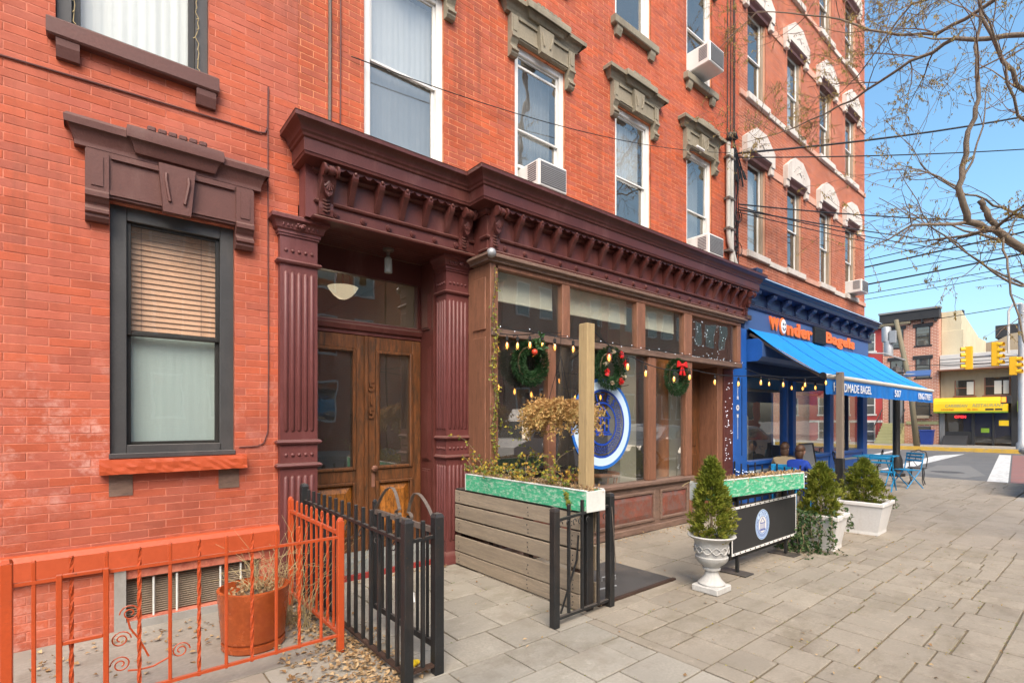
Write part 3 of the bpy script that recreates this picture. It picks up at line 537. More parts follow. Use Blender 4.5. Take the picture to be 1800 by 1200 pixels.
# pilasters of the entrance
def pilaster(x0,x1,y0,y1,faces,hz=3.14):
    m=MB(); m.box(x0,x1,y0,y1,.0,3.30); p=m.build('pilaster','burgundy_pilaster',mid)
    def ring(z,h,pr):
        mx=MB(); mx.mold(x0,x1,y0,[(.0,z),(pr*.7,z+h*.15),(pr,z+h*.5),(pr*.7,z+h*.85),(0,z+h)],depth=y1-y0); mx.build('band',MATS['burgundy_pilaster'],p,smooth=True,autos=40)
    for z in (2.90,1.33,1.125): ring(z,.045,.032)
    mx=MB(); mx.mold(x0,x1,y0,[(0,0),(.035,.0),(.035,.08),(.02,.11),(0,.13)],depth=y1-y0)
    mx.build('base',MATS['burgundy_pilaster'],p,smooth=True,autos=40)
    cm=MB(); cm.mold(x0,x1,y0,[(.0,hz),(.012,hz+.005),(.012,hz+.02),(.022,hz+.025),(.022,hz+.05),(.04,hz+.06),(.05,hz+.10),(.07,hz+.125),(.085,hz+.13),(.085,hz+.16),(.06,hz+.175)],depth=y1-y0); cp=cm.build('capital','burgundy_pilaster',p,smooth=True,autos=35)
    em=MB(); n=9
    for i in range(n): em.ball((x0+(x1-x0)*(i+.5)/n,y0-.045,hz+.085),.013,6,5,(.8,1,1.3))
    xc=(x0+x1)/2; 
    for i in range(5): a=R(200+35*i); em.tube([(xc,y0-.05,hz+.11),(xc+.035*math.cos(a),y0-.075,hz+.11+.045*math.sin(a))],.009,5)
    em.build('carving','burgundy_pilaster',cp,smooth=True)
    for f in faces:
        if f=='front': P=lambda t,o:(x0+(x1-x0)*t,y0-o)
        else: P=lambda t,o:(x0-o,y1+(y0-y1)*t)
        nn=5 if f=='front' else 4; sm_=MB(); rib=MB()
        for i in range(nn):
            t=(i+.5)/nn*.86+.07
            for z in (3.02,1.24): q=P(t,0); sm_=MB(); sm_.ball((q[0],q[1],z),.016,8,6); sm_.build('stud','burgundy_pilaster',p,smooth=True)
            for za,zb in ((1.44,2.84),(.24,1.06)):
                q=P(t,.001); rib.tube([(q[0],q[1]+(.008 if f=='front' else 0),za),(q[0]+(.008 if f!='front' else 0),q[1]+(.008 if f=='front' else 0),za+.02),(q[0]+(.008 if f!='front' else 0),q[1]+(.008 if f=='front' else 0),zb-.02),(q[0],q[1]+(.008 if f=='front' else 0),zb)],[.008,.022,.022,.008],10)
        rib.build('fluting','burgundy_pilaster',p,smooth=True)
    return p
pilaster(1.255,1.574,4.66,4.99,['front']); pilaster(2.935,3.225,4.66,4.88,['front','side'])
m=MB(); m.box(1.574,1.60,4.9,5.3,0,3.3); m.box(2.90,2.99,4.87,5.3,0,3.3)
for z0,z1 in ((.3,1.0),(1.1,2.35),(2.55,2.95)): m.box(2.885,2.90,4.93,5.1,z0,z1); m.box(2.875,2.885,4.95,5.08,z0+.02,z1-.02)
m.build('door_jamb','burgundy_iron',mid)
m=MB(); m.box(1.6,2.9,4.80,5.5,.0,.17); st=m.build('entrance_step','step_stone',mid); m=MB(); m.box(1.575,2.93,4.76,4.798,0,.05); m.build('painted_edge','red_edge',st)
YD=5.15
m=MB(); m.mold(1.6,2.9,YD+.05,[(.02,2.43),(.05,2.44),(.05,2.47),(.075,2.485),(.085,2.53),(.06,2.55),(.06,2.57),(.03,2.585)],left=False,right=False); m.box(1.6,2.9,YD-.01,YD+.05,3.06,3.3); m.box(1.6,1.64,YD,YD+.05,2.58,3.06); m.box(2.86,2.9,YD,YD+.05,2.58,3.06); tb=m.build('door_transom','burgundy_iron',mid)
m=MB(); m.quad((1.63,YD+.03,2.57),(2.87,YD+.03,2.57),(2.87,YD+.03,3.07),(1.63,YD+.03,3.07)); m.build('pane','glass_shop',tb)
def door_leaf(x0,x1,gx0,gx1,lab):
    m=MB(); y=YD; z0,z1=.17,2.43
    m.cbox(x0,gx0-.05,y,y+.05,z0,z1); m.cbox(gx1+.05,x1,y,y+.05,z0,z1); a,b=gx0-.05,gx1+.05
    m.cbox(a,b,y+.001,y+.05,2.29,z1); m.cbox(a,b,y+.001,y+.05,.90,1.02); m.cbox(a,b,y+.001,y+.05,z0,.30)
    d=m.build('door','door_wood',mid,label=lab)
    for za,zb,nm in ((1.02,2.29,'glazing_bead'),(.30,.90,'panel_bead')):
        m=MB(); t=.035
        for (p,q,r,s_) in ((a,a+t,za,zb),(b-t,b,za,zb),(a+t,b-t,za,za+t),(a+t,b-t,zb-t,zb)):
            m.cbox(p,q,y-.018,y+.03,r,s_,.008)
            m.cbox(p+.01,q+.012 if q-p<.1 else q-.01,y-.005,y+.035,r+.01,s_-.01,.006)
        m.build(nm,'door_wood',d)
    m=MB(); m.quad((a,y+.028,1.02),(b,y+.028,1.02),(b,y+.028,2.29),(a,y+.028,2.29)); m.build('pane','glass_door',d)
    m=MB(); k=len(m.v); i0,i1=.035,.11
    m.add([(a+i0,y+.03,.30+i0),(b-i0,y+.03,.30+i0),(b-i0,y+.03,.90-i0),(a+i0,y+.03,.90-i0),(a+i1,y-.005,.30+i1),(b-i1,y-.005,.30+i1),(b-i1,y-.005,.90-i1),(a+i1,y-.005,.90-i1)],[(0,1,5,4),(1,2,6,5),(2,3,7,6),(3,0,4,7),(4,5,6,7)]); m.build('panel','door_panel_gold',d)
    return d
dl=door_leaf(1.60,2.235,1.74,2.085,'worn brown left leaf with tall glass'); dr=door_leaf(2.25,2.90,2.405,2.745,'worn golden-brown right leaf with house number and knob')
m=MB(); m.cbox(2.222,2.262,YD-.03,YD+.02,.17,2.43,.008); m.build('astragal','door_wood',dr)
for i,ch in enumerate('515'): text('house_number',ch,.15,(2.305,YD-.008,1.90-.145*i),'door_wood',dr,.008,.004)
m=MB(); m.lathe([(.0,0),(.03,.004),(.035,.02),(.025,.035),(.012,.04),(.012,.06)],0,0,0,16); m.v=[(2.325+a,YD-.06+c,1.03+b) for a,b,c in m.v]; m.build('knob','ball_red' if 0 else 'far_copper',dr,smooth=True)
m=MB(); m.cbox(2.305,2.345,YD-.006,YD,.83,.98); m.build('lock_plate','far_copper',dr)
# entrance hall behind the doors
hall=MB(); hall.box(1.44,1.48,5.25,9,0,3.4); hall.box(3.02,3.06,5.25,9,0,3.4); hall.box(1.48,3.02,8.9,8.95,0,3.4); hall.box(1.48,3.02,5.25,8.9,3.36,3.4); hall.box(1.48,3.02,5.25,8.9,.1,.14); hall.build('hall','interior_tan',mid)
m=MB(); m.box(2.6,2.66,6.4,6.46,1.25,1.62); m.box(2.3,2.7,8.6,8.7,.4,1.6); m.build('hall_intercom','interior_dark',mid)
lamp=thing('hall_lamp',(2.18,5.62,3.36),'lit cream glass bowl lamp glowing behind the glass over the entrance doors','lamp')
m=MB(); m.lathe([(.0,-.46),(.05,-.455),(.10,-.42),(.145,-.365),(.165,-.33),(.155,-.335),(.12,-.37)],2.18,5.62,3.36,24); m.build('bowl','hall_lamp',lamp,smooth=True); m=MB(); m.tube([(2.18,5.62,3.36),(2.18,5.62,3.08)],.012,8); m.tube([(2.1,5.62,3.08),(2.1,5.62,3.17),(2.18,5.62,3.2)],.007,6); m.tube([(2.26,5.62,3.08),(2.26,5.62,3.17),(2.18,5.62,3.2)],.007,6); m.build('stem','far_copper',lamp)
def point(name,loc,watts,par,col=(1,.72,.42),r=.06):
    l_=bpy.data.lights.new(name,'POINT'); l_.energy=watts; l_.color=col; l_.shadow_soft_size=r; o=bpy.data.objects.new(name,l_); C.objects.link(o); o0=OFF[par]; o.parent=par; o.location=tuple(a-b for a,b in zip(loc,o0)); return o
point('lamp_light',(2.18,6.0,2.75),1.3,lamp,(1,.82,.58),.1)
# soffit of planks and its can light
m=MB(); m.box(1.58,2.92,4.64,5.16,3.315,3.34); so_=m.build('entrance_soffit','burgundy_iron',mid)
for i in range(9): m=MB(); y=4.66+i*.054; m.cbox(1.6,2.9,y,y+.049,3.302,3.3145,.004); m.build('soffit_plank','burgundy_iron',so_)
cl=thing('ceiling_light',(2.36,4.86,3.30),'small unlit grey can light hanging from the burgundy entrance soffit','light')
m=MB(); m.lathe([(.055,0),(.055,-.02),(.018,-.03),(.018,-.09)],2.36,4.86,3.301,16); m.build('canopy','grey_iron',cl,smooth=True,autos=40); m=MB(); m.lathe([(.02,-.08),(.038,-.10),(.04,-.24),(.036,-.245)],2.36,4.86,3.301,16); m.build('shade','plant_pale',cl,smooth=True,autos=40)
# ---- cornice
CROWN=[(.02,3.70),(.045,3.72),(.045,3.745),(.10,3.765),(.15,3.775),(.155,3.80),(.16,3.801),(.16,3.905),(.175,3.915),(.18,3.935),(.195,3.95),(.20,3.975),(.22,4.0),(.25,4.015),(.26,4.02),(.26,4.05),(.255,4.055)]
def cornice(x0,x1,yw,left,right,nbr,bx0,bx1,consoles,blank):
    m=MB(); m.box(x0,x1,yw,W-.0005,3.30,4.0); c=m.build('cornice','burgundy_iron',mid)
    m=MB(); m.mold(x0,x1,yw,CROWN,left,right,depth=W-yw-.002); m.build('crown','burgundy_iron',c,smooth=True,autos=30)
    m=MB(); m.mold(x0,x1,yw,[(.26,4.0555),(.262,4.06),(.0,4.11)],left,right,depth=W-yw-.002); m.build('flashing','brownstone_paint',c)
    m=MB(); m.mold(x0,x1,yw,[(.0,3.295),(.05,3.30),(.055,3.315),(.04,3.325),(.03,3.335),(0,3.34)],left,right,depth=.1); m.mold(x0,x1,yw,[(0,3.445),(.022,3.45),(.03,3.465),(.022,3.48),(0,3.485)],left,right,depth=.1); m.build('frieze_moulding','burgundy_iron',c,smooth=True,autos=40)
    st=(bx1-bx0)/(nbr)
    for i in range(nbr):
        x=bx0+(i+.5)*st
        m=MB(); m.prism([(yw+.01,3.49),(yw-.012,3.49),(yw-.03,3.52),(yw-.055,3.57),(yw-.09,3.63),(yw-.125,3.675),(yw-.135,3.70),(yw-.135,3.735),(yw+.01,3.735)],'x',x-.026,x+.026); m.ball((x,yw-.135,3.735),.014,8,6,(1.2,1,1.3)); m.build('modillion','burgundy_iron',c)
    for i in range(nbr+1):
        x=bx0+i*st; m=MB()
        for r_,d_ in ((.034,.012),(.022,.02),(.010,.026)): m.lathe([(r_,0),(r_*.85,d_),(.001,d_)],0,0,0,14)
        m.v=[(x+a,yw-c_,3.385+b) for a,b,c_ in m.v]; m.build('rosette','burgundy_iron',c,smooth=True,autos=40)
    sc_=MB(); poly=[(bx0-st*.5,3.77)]
    for i in range(nbr+1):
        xa=bx0+(i-.5)*st
        for j in range(1,9): 
            t=j/9; poly.append((xa+st*t,3.715+.045*abs(math.sin(PI*(t*2)))*(1 if .25<t<.75 else .55)))
    poly.append((bx1+st*.5,3.77)); poly=[(min(max(p[0],x0),x1),p[1]) for p in poly]
    sc_.prism(poly,'y',yw-.118,yw-.10); sc_.build('scallop_strip','burgundy_iron',c)
    for x in consoles:
        m=MB(); hw=.062
        prof=[(yw+.01,3.345),(yw-.028,3.345),(yw-.034,3.40),(yw-.03,3.46),(yw-.045,3.52),(yw-.075,3.57),(yw-.10,3.61),(yw-.115,3.66),(yw-.12,3.70),(yw-.12,3.765),(yw+.01,3.765)]
        m.prism(prof,'x',x-hw,x+hw); k=m.build('console','burgundy_iron',c)
        m=MB(); m.tube([(x-hw-.006,yw-.135,3.70),(x-hw+.014,yw-.135,3.70)],.052,16); m.tube([(x-.022,yw-.135,3.70),(x+.022,yw-.135,3.70)],.040,16); m.tube([(x+hw-.014,yw-.135,3.70),(x+hw+.006,yw-.135,3.70)],.052,16); m.tube([(x-hw+.014,yw-.135,3.70),(x+hw-.014,yw-.135,3.70)],.026,12); m.build('scroll','burgundy_iron',k,smooth=True,autos=40)
        m=MB()
        for j in range(4): z=3.375+j*.03; m.tube([(x-.03,yw-.03,z+.012),(x,yw-.046,z),(x+.03,yw-.03,z+.012)],.010,6)
        m.prism([(x-.045,3.60),(x+.045,3.60),(x+.03,3.52),(x,3.49),(x-.03,3.52)],'y',yw-.095,yw-.05); m.ball((x,yw-.085,3.515),.014,8,6)
        for j in range(5): a=R(210+30*j); m.tube([(x,yw-.105,3.62),(x+.045*math.cos(a),yw-.10,3.60+.06*math.sin(a))],.009,5)
        m.build('carving','burgundy_iron',k,smooth=True,autos=40)
    return c
cornice(1.53,3.20,4.54,True,False,5,1.70,2.98,[1.60,3.06],0)
cornice(3.20,8.86,4.29,True,True,19,3.45,8.74,[3.285,8.79],0)
m=MB(); m.box(1.432,1.56,4.545,W-.001,3.31,3.99); m.build('cornice_end_board','burgundy_pilaster',mid)

for i,(x,r_,mt) in enumerate(((1.70,.016,'grey_iron'),(1.80,.006,'cable_red'))):
    q=MB(); q.tube([(x,W-.012,4.06),(x+.004,W-.014,5.2),(x-.003,W-.012,7),(x,W-.012,10.3)],r_,6); solo(q,'wall_conduit',mt,(x,W-.012,4.06),['rusty grey conduit running up the orange wall above the entrance cornice','thin dark cable running up the orange wall beside the grey conduit'][i],'cable')
# ================================================================== SHOP BAY (part of the middle building)
YB=4.25
m=MB(); m.cbox(3.215,3.285,YB,4.655,.0,3.19,.006); m.cbox(3.285,3.32,YB+.002,YB+.09,.66,3.19,.004); bay=m.build('shop_front','bay_wood',mid)
for z0,z1 in ((.75,2.42),(2.50,3.05)):
    m=MB(); m.cbox(3.198,3.2148,YB+.07,YB+.30,z0,z1,.006); m.build('side_panel','bay_wood',bay)
def bar(nm,x0,x1,z0,z1,y0=YB,y1=YB+.09,mt='bay_wood',b=.008): q=MB(); q.cbox(x0,x1,y0,y1,z0,z1,b); return q.build(nm,mt,bay)
for a,b in ((4.05,4.176),(5.97,6.147),(6.90,7.07)): bar('mullion',a,b,.70,2.425)
for a,b in ((4.28,4.41),(5.705,5.895),(6.855,7.07)): bar('mullion',a,b,2.505,3.14)
bar('end_post',8.47,8.60,2.43,3.14); bar('end_post',7.0,7.075,.0,.66)
bar('transom_bar',3.22,8.60,2.425,2.505,YB-.025,YB+.1,'bay_wood_grey'); bar('head_beam',3.22,8.61,3.14,3.20,YB+.002)
m=MB(); m.mold(3.19,8.62,YB,[(.0,3.195),(.03,3.20),(.03,3.215),(.055,3.235),(.07,3.24),(.07,3.265),(.045,3.275),(.03,3.29),(0,3.294)],True,True,depth=.3); m.build('head_moulding','bay_wood_grey',bay,smooth=True,autos=35)
m=MB(); m.ball((3.175,YB-.07,3.262),.05,14,10); m.build('corner_ball','galv',bay,smooth=True)
for a,b,z0,z1,g_ in ((3.31,4.06,.70,2.43,'p'),(4.17,5.98,.70,2.43,'p'),(6.14,6.91,.70,2.43,'p'),(3.31,4.29,2.5,3.15,'t'),(4.40,5.71,2.5,3.15,'t'),(5.89,6.86,2.5,3.15,'t'),(7.06,8.48,2.5,3.15,'t')):
    m=MB(); m.quad((a,YB+.05,z0),(b,YB+.05,z0),(b,YB+.05,z1),(a,YB+.05,z1)); m.build('pane','glass_shop',bay)
bar('window_ledge',3.22,7.09,.635,.70,YB-.045,YB+.16,'bay_wood_grey',.015)
m=MB(); m.box(3.22,7.07,YB+.012,YB+.10,.0,.635); bs=m.build('stall_riser','bay_wood_grey',mid)
for a,b in ((3.32,4.62),(4.72,6.12),(6.24,6.96)):
    m=MB(); t=.045
    for (p,q,r,s_) in ((a,a+t,.13,.56),(b-t,b,.13,.56),(a+t,b-t,.13,.13+t),(a+t,b-t,.56-t,.56)): m.cbox(p,q,YB-.012,YB+.02,r,s_,.01)
    m.build('panel_frame','bay_wood_grey',bs)
    m=MB(); i0,i1=.05,.11; A,B,c0,c1=a,b,.13,.56
    m.add([(A+i0,YB+.011,c0+i0),(B-i0,YB+.011,c0+i0),(B-i0,YB+.011,c1-i0),(A+i0,YB+.011,c1-i0),(A+i1,YB-.006,c0+i1),(B-i1,YB-.006,c0+i1),(B-i1,YB-.006,c1-i1),(A+i1,YB-.006,c1-i1)],[(0,1,5,4),(1,2,6,5),(2,3,7,6),(3,0,4,7),(4,5,6,7)]); m.build('raised_panel','bay_panel',bs)
m=MB(); m.cbox(3.215,7.08,YB-.018,YB+.02,.0,.085,.008); m.build('plinth','bay_wood_grey',bs)
# recessed shop entrance at the right of the bay
m=MB(); m.box(7.08,8.6,YB+.11,4.80,2.43,2.47); m.build('entrance_ceiling','bay_wood',mid)
m=MB(); m.cbox(7.11,8.22,4.80,4.86,.0,2.43); d=m.build('shop_door','door_wood',mid)
for z0,z1 in ((.2,.95),(1.1,2.25)): m=MB(); m.cbox(7.3,8.1,4.785,4.80,z0,z1,.012); m.build('door_panel','door_wood',d)
m=MB(); m.cbox(8.225,8.40,4.47,4.86,0,2.429,.01); m.build('entrance_post','bay_wood',mid)
m=MB(); m.cbox(8.405,8.72,4.45,4.86,0,2.428,.01); es=m.build('end_strip','burgundy_iron',mid); m=MB(); m.cbox(8.61,8.745,4.44,4.71,2.43,3.29,.006); m.build('end_return','burgundy_iron',mid)
# logo on the shop glass
lg=MB(); LX,LZ,LY=5.04,1.495,YB+.040; lr=.58
def ringm(r0,r1,y,n=48,cx=LX,cz=LZ):
    q=MB(); 
    for i in range(n): a,b=2*PI*i/n,2*PI*(i+1)/n; q.quad((cx+r0*math.cos(a),y,cz+r0*math.sin(a)),(cx+r1*math.cos(a),y,cz+r1*math.sin(a)),(cx+r1*math.cos(b),y,cz+r1*math.sin(b)),(cx+r0*math.cos(b),y,cz+r0*math.sin(b)))
    return q
lgo=thing('window_logo',(LX,LY,LZ-lr),'round blue and pale blue temple logo painted on the shop window glass','logo')
ringm(.54,.58,LY).build('outer_ring','logo_mid',lgo); ringm(.44,.539,LY).build('pale_ring','logo_pale',lgo); ringm(.412,.439,LY).build('inner_ring','logo_blue',lgo); ringm(.255,.282,LY).build('thin_ring','logo_blue',lgo)
q=MB()
def stroke(q,pts,w_,y): 
    for (a,b),(c,d_) in zip(pts,pts[1:]):
        v=Vector((c-a,d_-b)); 
        if v.length<1e-6: continue
        v.normalize(); n_=Vector((-v.y,v.x))*w_/2; q.quad((a+n_.x,y,b+n_.y),(a-n_.x,y,b-n_.y),(c-n_.x,y,d_-n_.y),(c+n_.x,y,d_+n_.y))
def temple(q,cx,cz,s,y):
    stroke(q,[(cx-.155*s,cz+.045*s),(cx,cz+.20*s),(cx+.155*s,cz+.045*s),(cx-.155*s,cz+.045*s)],.024*s,y)
    for i in range(4): x=cx+(-.115+.0767*i)*s; stroke(q,[(x,cz+.03*s),(x,cz-.125*s)],.03*s,y)
    stroke(q,[(cx-.15*s,cz-.135*s),(cx+.15*s,cz-.135*s)],.022*s,y); stroke(q,[(cx-.18*s,cz-.165*s),(cx+.18*s,cz-.165*s)],.026*s,y)
temple(q,LX,LZ+.03,1.0,LY); q.build('temple','logo_blue',lgo)
# key pattern and lettering round the ring
q=MB()
for i in range(26):
    a=R(38-i*10.2)
    if -218<38-i*10.2<-120 or 38-i*10.2>142: continue
    P=lambda r,da:(LX+r*math.cos(a+da),LZ+r*math.sin(a+da))
    stroke(q,[P(.375,-.075),P(.375,.06),P(.305,.06),P(.305,-.03),P(.345,-.03),P(.345,.02)],.009,LY)
q.build('key_pattern','logo_blue',lgo)
for i,ch in enumerate('PITES'):
    a=R(128-i*19); fr=FR_Y@Matrix.Rotation(a-PI/2,3,'Z'); text('letter',ch,.13,(LX+.337*math.cos(a),LY,LZ+.337*math.sin(a)),'logo_blue',lgo,.0005,.003,fr)
# shop interior
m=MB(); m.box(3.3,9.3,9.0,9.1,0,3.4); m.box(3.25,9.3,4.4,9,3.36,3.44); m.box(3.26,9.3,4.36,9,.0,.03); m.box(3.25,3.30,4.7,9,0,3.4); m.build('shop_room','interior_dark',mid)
m=MB(); m.box(6.35,6.75,5.05,5.3,.03,3.36); m.box(4.55,4.8,6.2,6.5,.03,3.36); m.box(7.075,7.105,4.36,4.79,.03,2.4); m.build('shop_pillar','interior_cream',mid)
m=MB(); m.lathe([(.13,0),(.13,.08),(.11,.1),(.09,.16),(.10,.9),(.085,2.2),(.12,2.3),(.13,2.5)],6.84,4.62,.03,20); m.build('wooden_column','interior_wood',mid,smooth=True,autos=40)
m=MB(); m.box(3.45,3.75,5.2,5.25,.03,2.3); m.box(3.95,4.15,5.6,5.65,.03,2.3); m.build('shop_screen','teal_paint',mid)
for i,(a,b) in enumerate(((3.30,4.28),(4.41,5.70),(5.90,6.85))):
    m=MB(); m.box(a,b,4.43,4.44,2.86,3.19); m.tube([(a,4.435,2.86),(b,4.435,2.86)],.012,6)
    solo(m,'roller_blind','cream_fabric',((a+b)/2,4.43,2.86),['cream roller blind behind the leftmost transom pane of the shop','cream roller blind behind the second transom pane of the shop','cream roller blind behind the third transom pane of the shop'][i],'blind','roller blinds in the shop transom')
def armchair(x,y,rz,lab):
    t=thing('wooden_armchair',(x,y,.03),lab,'chair','wooden armchairs inside the shop',rz,True)
    q=MB(); q.cbox(-.23,.23,-.22,.22,.42,.46,.01); q.build('seat','interior_wood',t)
    for a,b in ((-.2,-.19),(.2,-.19),(-.2,.19),(.2,.19)): q=MB(); q.tube([(a,b,0),(a*.95,b*.95,.42)],.02,6); q.build('leg','interior_wood',t)
    q=MB(); p=[(.27*math.cos(R(a_)),-.02+.27*math.sin(R(a_)),.74-.06*abs(math.sin(R(a_)))*0) for a_ in range(-30,211,16)]; q.tube(p,.03,8); 
    for a_ in (0,45,90,135,180): q.tube([(.22*math.cos(R(a_)),-.02+.22*math.sin(R(a_)),.46),(.27*math.cos(R(a_)),-.02+.27*math.sin(R(a_)),.74)],.014,6)
    q.build('arm_back','interior_wood',t,smooth=True)
armchair(4.95,4.80,R(200),'orange wooden armchair inside the shop window below the round logo'); armchair(5.62,4.84,R(160),'orange wooden armchair inside the shop just right of the round logo')
# ================================================================== RIGHT (CORNER) BUILDING
cor=thing('corner_building',(13,W,0),'coral brick corner building with white stone window hoods and blue bagel shop front','building')
CX=[(9.82,10.58),(11.62,12.36),(13.42,14.18),(15.14,15.90)]
FZ=[(4.82,6.68),(7.86,9.62),(10.86,12.5)]
ops=[(a,b,c,d) for c,d in FZ for a,b in CX]
brick_wall(cor,9.475,16.66,3.9,13.6,W+.004,ops,'mortar_coral','brick_coral',zvis=(4.2,13))
m=MB(); m.box(9.48,16.6,10,10.2,0,13.6); m.box(9.48,9.52,W+.1,10,0,13.6); m.box(16.4,16.65,W+.15,10,3.9,13.6); m.box(9.48,16.6,W+.1,10,13.5,13.6)
for z in (3.75,7.1,10.1): m.box(9.53,16.39,W+.14,9.99,z,z+.12)
m.build('shell','interior_dark',cor)
for c,d in FZ:
    for a,b in CX:
        window(cor,a,b,c,d,W+.05,'old_wood_frame','glass_upper',(c+d)/2-.02,cas=.08,sash=.035,sm='white_frame')
        s=MB(); s.mold(a-.02,b+.02,W+.004,[(.06,c-.13),(.07,c-.12),(.07,c-.01),(.05,c)],depth=.1); s.build('window_sill','stone_white',cor)
        # white stone hood with clipped top corners over a dark projecting head
        mx=(a+b)/2; hw=(b-a)/2+.22; z=d
        q=MB(); q.prism([(mx-hw,z-.02),(mx-hw+.14,z-.02),(mx-hw+.14,z+.06),(mx+hw-.14,z+.06),(mx+hw-.14,z-.02),(mx+hw,z-.02),(mx+hw,z+.28),(mx+hw*.35,z+.54),(mx-hw*.35,z+.54),(mx-hw,z+.28)],'y',W-.10,W+.004); h=q.build('window_hood','stone_white',cor)
        q=MB(); q.prism([(W+.06,z+.055),(W-.085,z+.055),(W-.085,z+.03),(W-.04,z-.03),(W-.03,z-.08),(W+.06,z-.09)],'x',mx-hw+.145,mx+hw-.145); q.build('hood_soffit','brownstone_paint',h)
        q=MB(); 
        for j in range(9): t=j/8-.5; q.ball((mx+t*hw*.9,W-.10,z+.30+.1*math.cos(t*5)),.02,6,5,(1.4,.6,.8))
        q.tube([(mx-.12,W-.1,z+.2),(mx,W-.105,z+.28),(mx+.12,W-.1,z+.2)],.012,5); q.build('carving','stone_white',h,smooth=True)
        for sx in (-1,1): x_=mx+sx*(hw-.07); q=MB(); q.cbox(x_-.07,x_+.07,W-.08,W,z-.16,z-.021,.01); q.build('hood_corbel','stone_white',h)
def band(z0,z1,mt):
    xs=[9.48]+[x for a,b in CX for x in (a-.24,b+.24)]+[16.66]
    for i in range(0,len(xs),2):
        if xs[i+1]-xs[i]>.05: q=MB(); q.cbox(xs[i],xs[i+1],W-.018,W+.02,z0,z1,.006); q.build('stone_band',mt,cor)
for c,d in FZ: band(d-.13,d+.03,'stone_band')
for c,d in FZ:
    xs=[9.48]+[x for a,b in CX for x in (a-.10,b+.10)]+[16.66]
    for i in range(0,len(xs),2): q=MB(); q.cbox(xs[i],xs[i+1],W-.03,W+.02,c-.14,c-.03,.006); q.build('stone_band','stone_white' if i%4 else 'stone_band',cor)
for c,d in FZ[:2]:
    for i,(a,b) in enumerate(CX):
        if (i+int(c))%2==0: curtain('window_curtain',a+.05,b-.05,c+.1,d-.1,W+.22,'curtain_white',['white curtain in the %s window of the %s storey on the corner building'%(['first','second','third','last'][i],'lowest' if c<6 else 'middle')][0],.012)
# ---- blue shop front
YS=4.50
m=MB(); m.box(9.25,16.25,YS,W-.001,3.62,4.05); bf=m.build('blue_cornice','navy_paint',cor)
m=MB(); m.mold(9.38,16.22,YS,[(.02,3.93),(.10,3.95),(.16,3.965),(.165,3.985),(.17,4.04),(.19,4.05),(.20,4.085),(.235,4.11),(.24,4.14),(.22,4.15)],depth=.2); m.build('crown','navy_paint',bf,smooth=True,autos=35)
m=MB(); m.mold(9.42,16.22,YS,[(.23,4.1505),(.0,4.19)],depth=.2); m.build('roofing','black_plain',bf)
m=MB(); m.box(9.4,16.44,YS-.2435,YS-.241,4.118,4.134); m.build('led_strip','logo_pale',bf)
m=MB(); m.cbox(9.37,9.58,YS-.18,YS+.14,4.16,4.33,.02); m.build('end_block','navy_paint',bf)
m=MB(); m.mold(9.3,16.2,YS,[(.0,3.60),(.05,3.61),(.06,3.64),(.04,3.66),(.05,3.68),(.02,3.70),(0,3.71)],depth=.1); m.build('frieze_moulding','navy_paint',bf)
for i in range(11):
    x=9.52+i*.66; q=MB(); q.prism([(YS+.01,3.705),(YS-.02,3.705),(YS-.035,3.76),(YS-.03,3.80),(YS-.07,3.85),(YS-.14,3.88),(YS-.15,3.93),(YS+.01,3.95)],'x',x-.08,x+.08); q.build('bracket','navy_paint',bf)
m=MB(); m.box(9.2,16.1,YS-.02,W-.002,3.20,3.60); sb=m.build('sign_board','sign_blue',cor)
SY=YS-.03
fit('lettering','W',10.17,10.58,3.30,3.56,SY,'sign_orange',sb,.02,.016); fit('lettering','nder',10.94,12.26,3.27,3.56,SY,'sign_orange',sb,.02,.014,space=1.08); fit('lettering','Bagels',13.02,14.95,3.24,3.57,SY,'sign_orange',sb,.02,.014,space=1.06)
q=MB(); q.lathe([(.001,0),(.15,0),(.155,.02),(.14,.035),(.001,.038)],0,0,0,24); q.v=[(10.76+a*.95,SY+.012-c,3.42+b*1.15) for a,b,c in q.v]; fo=q.build('letter_disc','sign_orange',sb); q=MB(); q.lathe([(.001,0),(.125,0),(.12,.006),(.001,.008)],0,0,0,24); q.v=[(10.76+a*.95,SY-.027-c,3.42+b*1.15) for a,b,c in q.v]; q.build('letter_disc','sign_white',sb,smooth=False)
q=MB()
for sx in (-1,1): q.ball((10.76+sx*.04,SY-.038,3.46),.018,8,6,(1,.4,1.5))
q.tube([(10.76+.07*math.cos(R(a)),SY-.038,3.42+.075*math.sin(R(a))) for a in range(200,341,20)],.008,6); q.build('smile','black_plain',sb)
m=MB(); m.cbox(12.32,12.95,SY-.05,SY+.02,3.24,3.60,.01); vg=m.build('vent_grille','black_plain',sb)
for i in range(7): q=MB(); q.box(12.33,12.89,SY-.058,SY-.0505,3.27+i*.045,3.285+i*.045); q.build('slat','far_dark',vg)
